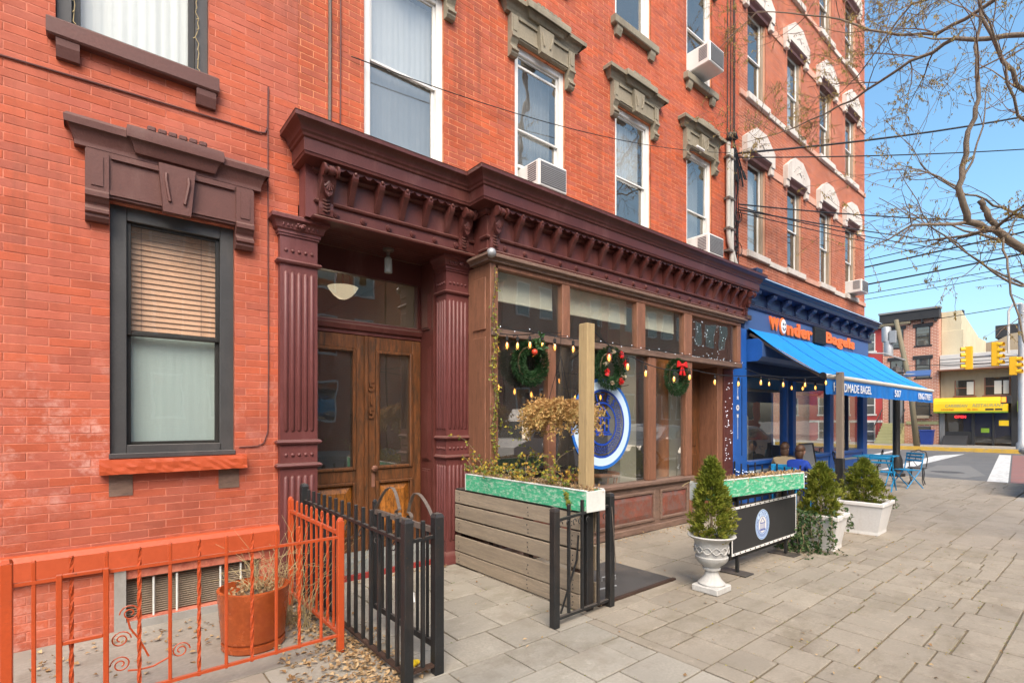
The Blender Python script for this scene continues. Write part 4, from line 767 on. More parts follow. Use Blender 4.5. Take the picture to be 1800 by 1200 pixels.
# shutter box with clipped corners, under the awning
m=MB(); b_=[(YS+.02,2.62),(YS-.22,2.62),(YS-.29,2.69),(YS-.29,2.93),(YS-.22,3.0),(YS+.02,3.0)]; m.prism(b_,'x',9.28,15.95); sx=m.build('shutter_box','sign_blue',cor)
m=MB(); m.prism([(y_+(-.012 if y_<YS-.1 else 0),z_+(.012 if z_>2.8 else -.012)) for y_,z_ in b_],'x',9.262,9.279); m.build('end_cap','blue_paint',sx)
m=MB(); m.box(8.76,16.0,YS-.01,YS+.14,2.36,2.615); m.box(9.2,16.0,YS+.0,YS+.14,3.0,3.2); m.build('shop_header','navy_paint',cor)
def bpart(nm,a,b,z0,z1,y0=YS-.02,y1=YS+.12,mt='blue_paint'): q=MB(); q.cbox(a,b,y0,y1,z0,z1,.01); return q.build(nm,mt,cor)
pl=bpart('blue_pilaster',8.75,9.24,.0,3.2,YS-.04,W); q=MB(); q.box(9.04,9.06,YS-.046,YS-.0405,.9,2.3); q.build('groove','navy_paint',pl)
q=MB(); xx=8.9; stroke(q,[(xx,2.25),(xx,1.95)],.012,YS-.043); stroke(q,[(xx,1.65),(xx,1.2)],.012,YS-.043)
for j in range(10): a=2*PI*j/10; stroke(q,[(xx+.02*math.cos(a),1.76+.02*math.sin(a)),(xx+.055*math.cos(a),1.76+.055*math.sin(a))],.02,YS-.0435)
for z in (1.93,1.61): stroke(q,[(xx-.03,z+.03),(xx,z),(xx+.03,z+.03)],.016,YS-.043); stroke(q,[(xx-.03,z-.02),(xx,z+.01),(xx+.03,z-.02)],.016,YS-.0438)
q.build('stencil_ornament','sign_white',pl)
for a,b in ((9.24,9.30),(10.98,11.08),(11.30,11.46),(13.36,13.60),(15.68,16.02)): bpart('blue_mullion',a,b,.0,2.36)
bpart('blue_mullion',14.62,14.68,.78,2.36,YS,YS+.08,'navy_paint')
for a,b in ((9.30,10.98),(11.08,11.30),(11.46,13.36),(13.60,15.68)):
    bpart('blue_sill',a,b,.70,.78,YS-.05,YS+.12); p=bpart('blue_riser',a,b,.0,.70,YS+.0,YS+.1)
    if b-a>.5: q=MB(); 
    if b-a>.5:
        for (x0,x1,z0,z1) in ((a+.1,b-.1,.55,.60),(a+.1,b-.1,.12,.17),(a+.1,a+.15,.17,.55),(b-.15,b-.1,.17,.55)): q.cbox(x0,x1,YS-.012,YS+.001,z0,z1,.004)
        q.build('panel_frame','plant_pale',p)
    q=MB(); q.quad((a,YS+.05,.78),(b,YS+.05,.78),(b,YS+.05,2.36),(a,YS+.05,2.36)); q.build('pane','glass_shop',cor)
# side of the shop towards the cross street: open glass
q=MB(); q.quad((15.9,4.6,.78),(15.9,6.9,.78),(15.9,6.9,2.36),(15.9,4.6,2.36)); q.build('pane','glass_shop',cor); q=MB(); q.cbox(15.82,15.98,4.62,6.9,0,.78); q.cbox(15.82,15.98,4.62,7.2,2.36,3.75); q.cbox(15.82,15.98,6.9,7.2,0,2.36); q.cbox(15.82,15.98,7.2,9.9,0,3.75); q.build('side_front','blue_paint',cor)
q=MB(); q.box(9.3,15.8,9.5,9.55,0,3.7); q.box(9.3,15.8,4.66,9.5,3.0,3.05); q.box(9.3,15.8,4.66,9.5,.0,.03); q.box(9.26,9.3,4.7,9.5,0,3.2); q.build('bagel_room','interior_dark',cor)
fr=thing('fridge',(9.55,4.95,.03),'pale grey refrigerator standing inside the bagel shop window','fridge'); q=MB(); q.cbox(9.36,9.86,4.72,5.3,.03,1.62,.02); q.build('cabinet','plant_pale',fr); q=MB(); q.cbox(9.87,9.90,4.74,5.28,.1,1.58,.01); q.tube([(9.92,4.8,.6),(9.92,4.8,1.2)],.012,6); q.build('door','far_grey',fr)
ct=thing('shop_counter',(12.4,6.6,.03),'dim wooden counter inside the bagel shop','counter'); q=MB(); q.cbox(10.8,13.6,6.4,7.0,.03,1.0); q.build('body','interior_tan',ct); q=MB(); q.cbox(10.75,13.65,6.35,7.05,1.0,1.05); q.build('top','plant_pale',ct)
# ---- awning
aw=thing('awning',(13,3.23,2.2),'bright blue fabric awning with white front bar over the bagel shop pavement','awning')
q=MB(); nx,ny=36,8; AX0,AX1=9.34,16.58
def awp(i,j):
    t=j/ny; x=AX0+(AX1-AX0)*i/nx; sag=.05*math.sin(PI*t)*(1+.15*math.sin(i*.9))+.010*math.sin(i*1.7+2.5*t)*math.sin(PI*t)+.006*math.sin(i*.8-6*t); return (x,4.48+(3.25-4.48)*t,3.235+(2.30-3.235)*t-sag)
for i in range(nx+1):
    for j in range(ny+1): q.v.append(awp(i,j))
for i in range(nx):
    for j in range(ny): a=i*(ny+1)+j; q.f.append((a,a+1,a+ny+2,a+ny+1))
cnp=q.build('canopy','awning_blue',aw,smooth=True)
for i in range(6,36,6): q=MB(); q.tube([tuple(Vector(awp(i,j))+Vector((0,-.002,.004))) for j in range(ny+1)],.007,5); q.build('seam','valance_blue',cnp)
q=MB(); q.tube([(AX0-.03,3.225,2.275),(AX1+.03,3.225,2.275)],.042,12); q.build('front_bar','awning_bar',aw,smooth=True,autos=40); q=MB(); q.tube([(AX0-.05,3.225,2.275),(AX0-.031,3.225,2.275)],.055,12); q.build('bar_cap','black_plain',aw)
q=MB(); n=150; 
for i in range(n+1):
    x=AX0+.02+(AX1-AX0-.04)*i/n; wv=.012*math.sin(i*.8)+.008*math.sin(i*.37)
    for k in range(5): t=k/4; q.v.append((x,3.215+wv*t-.01*t,2.235-.255*t-(.012*abs(math.sin(i*.628)) if k==4 else 0)))
for i in range(n):
    for k in range(4): a=i*5+k; q.f.append((a,a+5,a+6,a+1))
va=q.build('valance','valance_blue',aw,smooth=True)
fit('lettering','HANDMADE',9.66,10.92,2.03,2.18,3.180,'sign_white',aw,.001,.004); fit('lettering','BAGEL',11.0,11.62,2.03,2.18,3.180,'sign_white',aw,.001,.004); fit('lettering','507',13.15,13.62,2.03,2.18,3.180,'sign_white',aw,.001,.004); fit('lettering','KING-STREET',15.05,16.3,2.03,2.18,3.180,'sign_white',aw,.001,.003)
for x in (AX0+.06,AX1-.06): q=MB(); q.cbox(x-.03,x+.03,0,1,0,1,.01) if 0 else q.tube([(x,4.47,3.12),(x,3.9,2.72),(x,3.26,2.26)],.032,6); q.build('arm','awning_arm',aw)
# ================================================================== AIR CONDITIONERS
def ac(x0,x1,z0,z1,lab,d=.31,y=W-.0):
    t=thing('air_conditioner',((x0+x1)/2,y-d/2,z0),lab,'air conditioner','window air conditioners on the brick fronts'); y0=y-d
    q=MB(); q.cbox(x0,x1,y0,y+.12,z0,z1,.015); b=q.build('casing','white_plastic',t)
    q=MB(); q.box(x0+.025,x1-.025,y0-.004,y0-.0005,z0+.03,z1-.03); gr=q.build('rear_grille','ac_grill',t)
    q=MB()
    for i in range(int((z1-z0-.08)/.022)): z=z0+.045+i*.022; q.box(x0+.03,x1-.03,y0-.009,y0-.0045,z,z+.006)
    q.build('grille_fins','ac_fin',t); q=MB()
    for i in range(9): z=z0+.08+i*.025; q.box(x0-.004,x0-.0005,y0+.05,y0+.2,z,z+.012)
    q.build('side_louvres','ac_grill',t); return t
ac(4.05,4.52,4.30,4.62,'white air conditioner with dark grille in the second window above the burgundy cornice'); ac(7.82,8.30,4.28,4.62,'white air conditioner in the last window above the right end of the burgundy cornice',.32); ac(7.78,8.24,7.40,7.74,'white air conditioner jutting from the top right window of the orange building',.36); ac(15.25,15.75,4.84,5.16,'white air conditioner in the last window above the blue cornice',.34)
q=MB(); q.cbox(4.03,4.70,W+.04,W+.06,4.63,4.67); q.build('ac_rail','white_frame',mid)
# ================================================================== PIPE, CABLES
pp=thing('conduit_pipe',(8.98,W-.06,4.1),'two grey vertical conduit pipes clamped between the orange and coral brick buildings','pipe')
for i,(x,zt) in enumerate(((8.95,6.62),(9.07,6.5))):
    q=MB(); 
    if i==0: q.tube([(x,W-.06,zt),(x,W-.06,5.0),(x+.03,W-.06,4.8),(x+.15,W-.08,4.55),(x+.27,W-.10,4.3),(x+.33,W-.12,4.05)],.04,10)
    else: q.tube([(x,W-.06,zt),(x,W-.06,4.05)],.04,10)
    q.build('pipe','pipe_grey',pp,smooth=True,autos=50)
q=MB(); 
for z in (6.3,5.55,5.0,4.6): q=MB(); q.box(8.89,9.13,W-.11,W-.005,z,z+.04); q.build('clamp','grey_iron',pp)
q=MB(); q.tube([(8.95,W-.06,6.6),(8.96,W-.09,6.72),(9.04,W-.12,6.74),(9.1,W-.12,6.66)],.055,10); q.build('weatherhead','black_iron',pp,smooth=True)
cb=thing('cable_bundle',(9.25,W-.05,4.2),'black tangle of looped cables hanging beside the grey conduit pipes','cables'); rr=random.Random(9); q=MB()
for i in range(7):
    x=9.12+.05*i; zt=6.62-.05*i; lo=5.75+rr.random()*.35; p=[(9.05,W-.1,6.66)]+[(x+.09*math.sin(PI*t/6)*rr.uniform(.6,1.3)+.02*i*t/6,W-.05-.05*math.sin(PI*t/6),zt+(lo-zt)*math.sin(PI*t/6.5)) for t in range(1,7)]; q.tube(p,.012,5)
for i in range(7):
    x=9.16+.035*i; p=[(x+rr.uniform(-.03,.03),W-.03-.02*rr.random(),6.3-.24*t) for t in range(10)]; q.tube(p,.008,5)
for x in (9.0,9.12,9.22,9.27): q.tube([(x,W-.02,6.6),(x+.01,W-.02,8.5),(x,W-.02,10.4)],.009,5)
for i in range(6):
    c_=(9.25+rr.uniform(-.08,.12),4.7+.9*rr.random()); r_=rr.uniform(.07,.16); q.tube([(c_[0]+r_*math.cos(a*.6),W-.06,c_[1]+r_*math.sin(a*.6)) for a in range(12)],.007,5)
q.build('cable_loops','cable_black',cb); q=MB(); q.tube([(9.24,W-.03,5.9),(9.24,W-.03,4.2)],.025,6); q.tube([(9.31,W-.03,5.4),(9.30,W-.03,4.2)],.014,6); q.build('riser','cable_red',cb)
def wire(a,b,sag,r,lab,n=14,mat='cable_black',grp=None):
    a,b=Vector(a),Vector(b); q=MB(); q.tube([a.lerp(b,i/n)-Vector((0,0,sag*4*(i/n)*(1-i/n))) for i in range(n+1)],r,5); return solo(q,'overhead_wire',mat,tuple(a),lab,'wire',grp)
wire((1.9,W-.03,4.98),(8.9,W-.12,6.36),.22,.005,'thin black wire slung along the orange brick front above the cornice')
q=MB(); q.cbox(7.75,7.98,W-.16,W-.12,6.06,6.10,.01); solo(q,'wire_splice','white_plastic',(7.86,W-.14,6.06),'small white splice sleeve on the wire crossing the orange wall','splice')
for i,(z0,e,r) in enumerate((((6.5),(22,-1.0,10.4),.02),(6.42,(24,-3,9.2),.012),(5.55,(26,0,8.2),.014),(5.5,(24,2.0,7.0),.011),(5.45,D(1830,430,25),.014),(5.4,D(1830,470,27),.010))):
    wire((9.3,W-.08,z0),e,.25,r,['thick service wire rising from the cable tangle towards the tree','second service wire rising beside the thick one from the cable tangle','service wire leaving the lower cable cluster up across the coral wall','thin service wire just below the one leaving the lower cluster','doubled service wire sagging level across the coral wall','thinnest level service wire across the coral wall'][i],grp='service wires from the cable tangle')
# ================================================================== ORANGE FENCE
of=thing('orange_fence',(.5,3.36,0),'low orange iron fence with twisted bars and scrolls in front of the red house','fence')
def bal(p0,z0,z1,r,mat,par,twist=False,n=6,cap=True,nm='baluster'):
    q=MB(); x,y=p0
    if twist:
        N=26; k=len(q.v)
        for i in range(N+1):
            z=z0+(z1-z0)*i/N
            for j in range(4): a=PI/2*j+i*.55; q.v.append((x+r*1.25*math.cos(a),y+r*1.25*math.sin(a),z))
        for i in range(N):
            for j in range(4): a=i*4+j; b=i*4+(j+1)%4; q.f.append((a,b,b+4,a+4))
    else: q.cbox(x-r,x+r,y-r,y+r,z0,z1,.003)
    if cap: q.ball((x,y,z1),r*1.15,6,4)
    return q.build(nm,mat,par)
def railm(a,b,hw,hh,mat,par,nm='rail'):
    a,b=Vector(a),Vector(b); q=MB(); d=(b-a).normalized(); s=Vector((-d.y,d.x,0)).normalized()*hw; u=Vector((0,0,hh))
    q.add([a+s-u,a-s-u,a-s+u,a+s+u,b+s-u,b-s-u,b-s+u,b+s+u],[(0,1,2,3),(7,6,5,4),(0,4,5,1),(1,5,6,2),(2,6,7,3),(3,7,4,0)]); return q.build(nm,mat,par)
FY=3.36
railm((-1.2,FY,.767),(1.27,FY,.767),.011,.008,'orange_paint',of); railm((-1.2,FY,.115),(1.27,FY,.115),.011,.008,'orange_paint',of)
for i in range(18):
    x=1.285-.137*(i+1)+.01
    if -.36<x<-.25: continue
    bal((x,FY),.10,.865,.0085,'orange_paint',of,twist=i%2==1)
for x in (1.285,-.305): bal((x,FY),.0,.875,.021,'orange_paint',of,nm='post')
railm((1.285,FY+.02,.79),(1.285,4.46,.79),.011,.012,'orange_paint',of); railm((1.285,FY+.02,.12),(1.285,4.46,.12),.011,.012,'orange_paint',of); bal((1.285,4.46),0,.89,.018,'orange_paint',of,nm='post')
for i in range(9): bal((1.285,FY+.12+.115*i),.11,.885,.0085,'orange_paint',of,twist=i in(1,2,5))
def scroll(cx,cz,r,sg,y,par,mat,plane='x'):
    q=MB(); p=[]
    for i in range(26): t=i/25; a=t*3.4*PI; rr_=r*(1-t*.78); p.append((cx+sg*rr_*math.cos(a),y,cz+rr_*math.sin(a)))
    q.tube(p,.0036,5); return q.build('scroll',mat,par)
for cx,cz,sg in ((.385,.27,1),(.12,.27,-1),(.12,.40,1),(.40-.24,.53,-1)): scroll(cx,cz,.045,sg,FY,of,'orange_paint')
q=MB(); q.tube([(.34,FY,.25),(.26,FY,.22),(.2,FY,.22),(.15,FY,.23)],.005,5); q.tube([(.24,FY,.28),(.2,FY,.38),(.16,FY,.45),(.15,FY,.5)],.005,5); q.build('scroll_link','orange_paint',of)
# gate frame of the orange fence
q=MB()
for x in (-.12,.06): q.cbox(x-.012,x+.012,FY-.03,FY-.006,.05,.79,.003)
q.cbox(-.108,.048,FY-.028,FY-.008,.77,.79,.003); q.cbox(-.108,.048,FY-.028,FY-.008,.44,.46,.003); q.build('gate_frame','orange_paint',of)
# terracotta pot with dead stems
pt=thing('terracotta_pot',(.87,3.86,0),'large glazed terracotta pot with dry stems inside the orange fence','pot')
PX,PY=.87,3.86
q=MB(); q.lathe([(.19,0),(.20,.012),(.20,.05),(.185,.055),(.185,.065),(.20,.07),(.222,.36),(.226,.40),(.207,.405),(.195,.36),(.0,.36)],PX,PY,0,32); q.build('pot','terracotta_glaze',pt,smooth=True,autos=35); q=MB(); q.lathe([(.19,0),(.1,.012),(.0,.02)],PX,PY,.35,20); q.build('soil','soil',pt)
def stems(cx,cy,z,n,r0,h,spread,seed,mat='straw',thick=.003):
    q=MB(); r_=random.Random(seed)
    for i in range(n):
        a=r_.uniform(0,2*PI); p=Vector((cx+r0*r_.random()*math.cos(a),cy+r0*r_.random()*math.sin(a),z)); d=Vector((r_.gauss(0,spread),r_.gauss(0,spread),1)).normalized(); L=h*r_.uniform(.4,1.1); pts=[p.copy()]
        for k in range(5): d=(d+Vector((r_.gauss(0,.22),r_.gauss(0,.22),-.10*k*spread))).normalized(); p=p+d*L/5; pts.append(p.copy())
        q.tube(pts,thick,4,taper=thick*.4)
        if r_.random()<.6: s=pts[3]; q.tube([s,s+Vector((r_.gauss(0,.05),r_.gauss(0,.05),.05)),s+Vector((r_.gauss(0,.08),r_.gauss(0,.08),.08))],thick*.6,4)
    return q
stems(PX+.06,PY,.35,34,.12,.36,.55,3).build('dry_stems','straw',pt)
q=LB(); r_=random.Random(4)
for i in range(160): a=r_.uniform(0,6.28); q.leaf((PX+.17*r_.random()**.5*math.cos(a),PY+.17*r_.random()**.5*math.sin(a),.368+.03*r_.random()),rv(),.03,.02,r_.random())
q.fin('leaf_litter','leaf_dry',pt)
wd=stems(1.17,4.1,.0,40,.10,.8,.2,8,thick=.0024); wd2=stems(1.22,3.9,.0,16,.1,.95,.2,9,thick=.0024); wd.v+=[]; k=len(wd.v); wd.v+=wd2.v; wd.f+=[tuple(i+k for i in f) for f in wd2.f]
solo(wd,'dry_weeds','straw',(1.17,4.1,0),'tall dry straw weeds standing in the corner of the orange fence','weeds',kind=None)
def litter(name,n,fn,mat,lab,seed,l=.04,w_=.028,kind='stuff'):
    q=LB(); r_=random.Random(seed)
    for i in range(n):
        x,y=fn(r_); d=Vector((r_.gauss(0,1),r_.gauss(0,1),r_.uniform(-.1,.35))); q.leaf((x,y,.003+.012*r_.random()),d,l*r_.uniform(.5,1.3),w_*r_.uniform(.5,1.3),r_.random(),nrm=(r_.gauss(0,.3),r_.gauss(0,.3),1))
    o=q.fin(name,mat,None); props(o,lab,'leaves',kind=kind); return o
litter('leaf_litter',1100,lambda r_:(1.10+.33*r_.random()**.7,2.75+1.9*r_.random()) if r_.random()<.65 else (r_.uniform(.9,1.62),2.72+abs(r_.gauss(0,.5))),'leaf_dry','brown fallen leaves drifted between the orange and black fences',12)
litter('leaf_litter',220,lambda r_:(r_.uniform(-.3,1.3),4.6-abs(r_.gauss(0,.35))) if r_.random()<.6 else (r_.uniform(1.6,2.9),4.70-abs(r_.gauss(0,.08))),'leaf_dry','scattered dry leaves along the house wall and entrance step',13)
litter('leaf_litter',420,lambda r_:(r_.uniform(3.2,7.0),4.2-abs(r_.gauss(0,.12))) if r_.random()<.6 else (r_.uniform(2,9),r_.uniform(.5,4)),'leaf_dry','sparse dry leaf crumbs along the shop front and pavement',14,.03,.02)
q=MB(); q.quad((1.93,3.82,.004),(2.12,3.86,.006),(2.17,3.97,.05),(1.98,3.96,.02)); solo(q,'paper_scrap','sign_white',(2.05,3.9,.003),'crumpled white paper scrap lying on the entrance walk','paper')
q=MB(); q.ball((1.55,2.86,.025),.028,8,6,(1.3,1,.8)); q.ball((1.585,2.87,.02),.02,7,5,(1.3,1,.8)); solo(q,'yellow_wrapper','yellow_vinyl',(1.55,2.86,0),'crumpled yellow wrapper on the leaves behind the black corner post','wrapper')
# ================================================================== BLACK FENCES AND GATE
def bpost(x,y,h,par,hw=.029,mat='black_iron'):
    q=MB(); q.cbox(x-hw,x+hw,y-hw,y+hw,0,h-.03,.004); q.add([(x-hw*1.05,y-hw*1.05,h-.03),(x+hw*1.05,y-hw*1.05,h-.03),(x+hw*1.05,y+hw*1.05,h-.03),(x-hw*1.05,y+hw*1.05,h-.03),(x-hw*.7,y-hw*.7,h-.008),(x+hw*.7,y-hw*.7,h-.008),(x+hw*.7,y+hw*.7,h-.008),(x-hw*.7,y+hw*.7,h-.008),(x,y,h)],[(0,1,5,4),(1,2,6,5),(2,3,7,6),(3,0,4,7),(4,5,8),(5,6,8),(6,7,8),(7,4,8),(3,2,1,0)]); return q.build('post',mat,par)
bf_=thing('black_fence',(1.43,3.5,0),'black iron fence with square corner posts left of the entrance walk','fence')
BX=1.43; BY=2.70
bpost(BX,BY,.975,bf_); bpost(1.635,BY,.985,bf_,.031); bpost(BX,4.57,1.0,bf_,.03)
railm((BX,BY+.03,.83),(BX,4.55,.85),.013,.010,'black_iron',bf_); railm((BX,BY+.03,.055),(BX,4.55,.055),.018,.008,'rust_iron',bf_); railm((BX+.03,BY,.83),(1.605,BY,.84),.012,.010,'black_iron',bf_); railm((BX+.03,BY,.06),(1.605,BY,.06),.02,.008,'rust_iron',bf_)
for i in range(14): bal((BX,BY+.125*(i+1)),.05,.955,.0115,'black_iron',bf_,cap=False)
for x in (1.535,): bal((x,BY),.05,.945,.0115,'black_iron',bf_,cap=False)
for i in range(7):
    y=BY+.19+.25*i; q=MB(); q.tube([(BX+.012*math.cos(a*.7),y+.028*math.sin(a*.7)-.03,.80-.02+.026*math.cos(a*.7)) for a in range(8)],.004,5); q.build('scroll','black_iron',bf_)
gt=thing('iron_gate',(1.66,3.2,0),'black iron gate with scrolled top standing open beside the black corner post','gate')
GX=1.665
railm((GX,2.73,.855),(GX,3.66,.855),.010,.018,'grey_iron',gt); railm((GX,2.73,.14),(GX,3.66,.14),.010,.02,'black_iron',gt)
for y in (2.745,3.655): bal((GX,y),.12,.87 if y<3 else .93,.015,'black_iron',gt,cap=y>3,nm='stile')
for i in range(6): bal((GX,2.87+.13*i),.13,.85,.009,'black_iron',gt,cap=False)
for s_,y0 in ((1,2.75),(-1,3.64)):
    q=MB(); yc=3.19; pts=[]
    for i in range(13): t=i/12; pts.append((GX,y0+(yc-y0)*t*.86,.87+.19*math.sin(PI*.5*min(1,t*1.45))*(1 if t<.7 else 1-.75*((t-.7)/.3)**2)))
    e=pts[-1]
    for i in range(10): a=i*.65; pts.append((GX,e[1]+s_*(-.012-.05*(1-i/12)*math.sin(a)),e[2]-.035+.035*(1-i/14)*math.cos(a)))
    k=len(q.v)
    for p in pts: q.v+=[(p[0]-.012,p[1],p[2]),(p[0]+.012,p[1],p[2]),(p[0]+.012,p[1],p[2]+.006),(p[0]-.012,p[1],p[2]+.006)]
    for i in range(len(pts)-1):
        for j in range(4): a=i*4+j; b=i*4+(j+1)%4; q.f.append((a,b,b+4,a+4))
    q.build('scroll_top','grey_iron',gt)
rf=thing('black_fence',(3.0,2.73,0),'short black iron fence panel at the end of the wooden planter','fence')
bpost(2.665,2.73,.90,rf); bpost(3.335,2.76,.945,rf); railm((2.69,2.73,.795),(3.31,2.76,.835),.011,.010,'black_iron',rf); railm((2.69,2.73,.06),(3.31,2.76,.055),.014,.01,'black_iron',rf)
for x,h in ((2.83,.90),(2.98,.92),(3.17,.93)): bal((x,2.745),.05,h,.0115,'black_iron',rf,cap=False)
for x in (2.72,2.80,2.87,2.93,3.02,3.22): q=MB(); q.tube([(x+.018*math.cos(a*.75),2.72,.765+.022*math.sin(a*.75)) for a in range(7)],.004,5); q.build('scroll','black_iron',rf)
q=MB(); q.tube([(2.90,2.9,.0),(3.02,2.84,.42),(3.03,2.83,.62)],.009,5); q.build('brace','black_iron',rf); q=MB(); q.tube([(3.31,2.72,.83),(3.33,2.715,.6),(3.36,2.72,.35),(3.355,2.72,.3)],.004,5); q.build('wire','grey_iron',rf)
# ================================================================== WOODEN PLANTER, LEFT
pw=thing('pallet_planter',(3.14,3.7,0),'planter wall of grey weathered pallet boards beside the entrance walk','planter')
for z0,z1 in ((.66,.795),(.505,.645),(.345,.49),(.145,.312),(.008,.136)):
    rr=random.Random(int(z0*100)); q=MB(); q.cbox(3.03,3.052,2.82,4.64,z0,z1-.003,.004); q.v=[(a,b,c+rr.uniform(-.002,.002)) for a,b,c in q.v]; bo=q.build('board','pallet_wood',pw)
    q=MB()
    for y in (2.9,3.45,4.56):
        for dz in (.03,.06,.1): q.ball((3.029,y+rr.uniform(-.012,.012),min(z1-.02,z0+dz)),.006,6,4)
    q.build('nails','far_dark',bo)
for y in (2.90,3.5,4.1,4.6): q=MB(); q.cbox(3.053,3.11,y-.04,y+.04,.0,.79,.004); q.build('upright','rust_iron',pw)
for z0,z1 in ((.62,.79),(.3,.5),(.02,.2)): q=MB(); q.cbox(3.225,3.245,2.82,4.6,z0,z1,.004); q.build('board','pallet_wood',pw)
q=MB(); q.cbox(3.035,3.25,2.80,4.63,.797,.812,.003); q.build('ledge','black_iron',pw); q=MB(); q.cbox(3.09,3.17,2.79,2.85,0,.80,.004); q.build('end_post','black_iron',pw)
def trough(name,P0,P1,wd,z0,z1,lab,seed,sag=0):
    P0,P1=Vector(P0),Vector(P1); L=(P1-P0).length; a=math.atan2((P1-P0).y,(P1-P0).x); c_=(P0+P1)/2
    t=thing(name,(c_.x,c_.y,z0),lab,'planter',None,a,True); h=z1-z0; q=MB(); q.cbox(-L/2,L/2,-wd/2,-wd/2+.022,0,h,.004); q.cbox(-L/2,L/2,wd/2-.022,wd/2,0,h,.004); q.cbox(-L/2+.001,L/2-.001,-wd/2+.023,wd/2-.023,.0,.02,.003); q.build('trough','green_wash',t)
    q=MB(); q.cbox(-L/2-.012,-L/2-.001,-wd/2,wd/2,-.001,h+.004,.003); q.cbox(L/2+.001,L/2+.012,-wd/2,wd/2,-.001,h+.004,.003); q.cbox(-L/2,L/2,-wd/2-.003,-wd/2+.02,h+.0005,h+.012,.003); q.cbox(-L/2,L/2,wd/2-.02,wd/2+.003,h+.0005,h+.012,.003); q.build('white_edge','white_wash',t)
    q=MB(); q.box(-L/2,L/2,-wd/2+.024,wd/2-.024,.02,h-.01); q.build('soil','soil',t)
    r_=random.Random(seed); q=LB()
    for i in range(int(500*L)): q.leaf((r_.uniform(-L/2,L/2),r_.uniform(-wd/2+.02,wd/2-.02),h-.005+.03*r_.random()),rv()+Vector((0,0,.2)),.035,.022,r_.random())
    q.fin('leaf_litter','leaf_dry',t); return t,L,h
t1,L1,h1=trough('green_trough',(3.13,4.42),(3.13,2.74),.22,.813,.975,'green-washed wooden flower trough on top of the pallet planter',21)
# vines in the left trough
r_=random.Random(31); q=LB(); sm=MB()
for i in range(46):
    p=Vector((r_.uniform(-L1/2+.05,L1/2-.25),r_.uniform(-.08,.08),h1)); d=Vector((r_.gauss(0,.35),r_.gauss(0,.3),1)).normalized(); Ln=r_.uniform(.08,.27)*(1.9 if i%6==0 else 1); pts=[p.copy()]
    for k in range(6): d=(d+Vector((r_.gauss(0,.35),r_.gauss(0,.3),-.16*k*.5))).normalized(); p=p+d*Ln/5; pts.append(p.copy())
    sm.tube(pts,.0032,4,taper=.0015)
    for p in pts[1:]:
        for _ in range(3): q.leaf(p+rv()*.02,rv()+Vector((0,0,-.2)),r_.uniform(.02,.045),r_.uniform(.015,.035),r_.random())
sm.build('vine_stems','vine_stem',t1); q.fin('vine_leaves','leaf_vine',t1)
q=LB(); 
for i in range(120): t=r_.random(); q.leaf((L1/2-.22+.05*t+r_.gauss(0,.008),-.118+r_.gauss(0,.006),h1-.01-.14*t),rv(),.022,.016,.2+.3*r_.random())
q.fin('trailing_moss','leaf_vine',t1)
po=thing('timber_post',(3.18,2.88,.81),'square timber post rising from the left planter, holding the string lights','post'); q=MB(); q.cbox(3.13,3.225,2.835,2.93,.0,2.345,.004); q.v=[(a+.006*(c-.8),b,c) for a,b,c in q.v]; q.build('shaft','post_wood',po)
po2=thing('timber_post',(9.72,3.1,0),'grey timber post in a black sleeve under the awning bar','post'); q=MB(); q.cbox(9.67,9.765,3.06,3.155,.9,2.345,.004); q.build('shaft','post_wood_grey',po2); q=MB(); q.cbox(9.66,9.775,3.05,3.165,0,.9,.004); q.build('sleeve','black_iron',po2)
# ================================================================== RIGHT PLANTER WITH BANNER
t2,L2,h2=trough('green_trough',(4.38,2.60),(6.10,2.36),.12,.79,.955,'green-washed wooden flower trough above the black banner',22)
stems(0,0,h2-.01,60,.02,.12,1.2,5).v
q=MB(); r_=random.Random(6)
for i in range(60):
    x=r_.uniform(-L2/2+.05,L2/2-.05); p=[Vector((x,r_.uniform(-.03,.03),h2))]; d=Vector((r_.gauss(0,.8),r_.gauss(0,.4),.6))
    for k in range(5): d=d+Vector((0,0,-.25)); p.append(p[-1]+d*.03)
    q.tube(p,.003,4)
q.build('dry_grass','straw',t2)
bn=thing('banner_frame',(5.6,2.50,0),'black banner with round temple logo on a steel frame below the green trough','banner')
b0,b1,yb=4.86,6.38,2.50
q=MB(); q.box(b0,b1,yb-.004,yb+.004,.20,.68); pnl=q.build('panel','banner_black',bn)
q=MB(); q.box(b0,b1,yb-.006,yb-.0045,.655,.68); q.box(b0,b1,yb-.006,yb-.0045,.20,.225); q.box(b0,b0+.018,yb-.0058,yb-.0045,.225,.655); q.box(b1-.018,b1,yb-.0058,yb-.0045,.225,.655); q.build('hem','banner_white',pnl)
q=MB()
for i in range(14):
    x=b0+.06+i*(b1-b0-.12)/13
    for z in (.667,.213): q.ball((x,yb-.007,z),.008,6,4)
q.build('grommets','black_plain',pnl)
q=MB()
for x in (b0+.18,b1-.2): q.cbox(x-.015,x+.015,yb+.015,yb+.045,.01,.79,.003); q.cbox(x-.09,x+.09,yb-.10,yb+.2,.0,.01,.003)
for x in (b0+.02,b1-.02): q.cbox(x-.015,x+.015,yb+.015,yb+.045,.16,.79,.003)
q.cbox(b0,b1,yb+.046,yb+.07,.72,.76,.003); q.cbox(b0,b1,yb+.046,yb+.07,.14,.18,.003); q.build('frame','black_iron',bn)
LX2,LZ2=5.52,.435; y_=yb-.0052
ringm(.0001,.16,y_,40,LX2,LZ2).build('logo_disc','logo_pale',pnl); ringm(.145,.152,y_-.0006,40,LX2,LZ2).build('logo_ring','logo_mid',pnl); ringm(.088,.094,y_-.0006,40,LX2,LZ2).build('logo_ring','logo_blue',pnl); ringm(.0001,.086,y_-.0004,40,LX2,LZ2).build('logo_disc','banner_white',pnl)
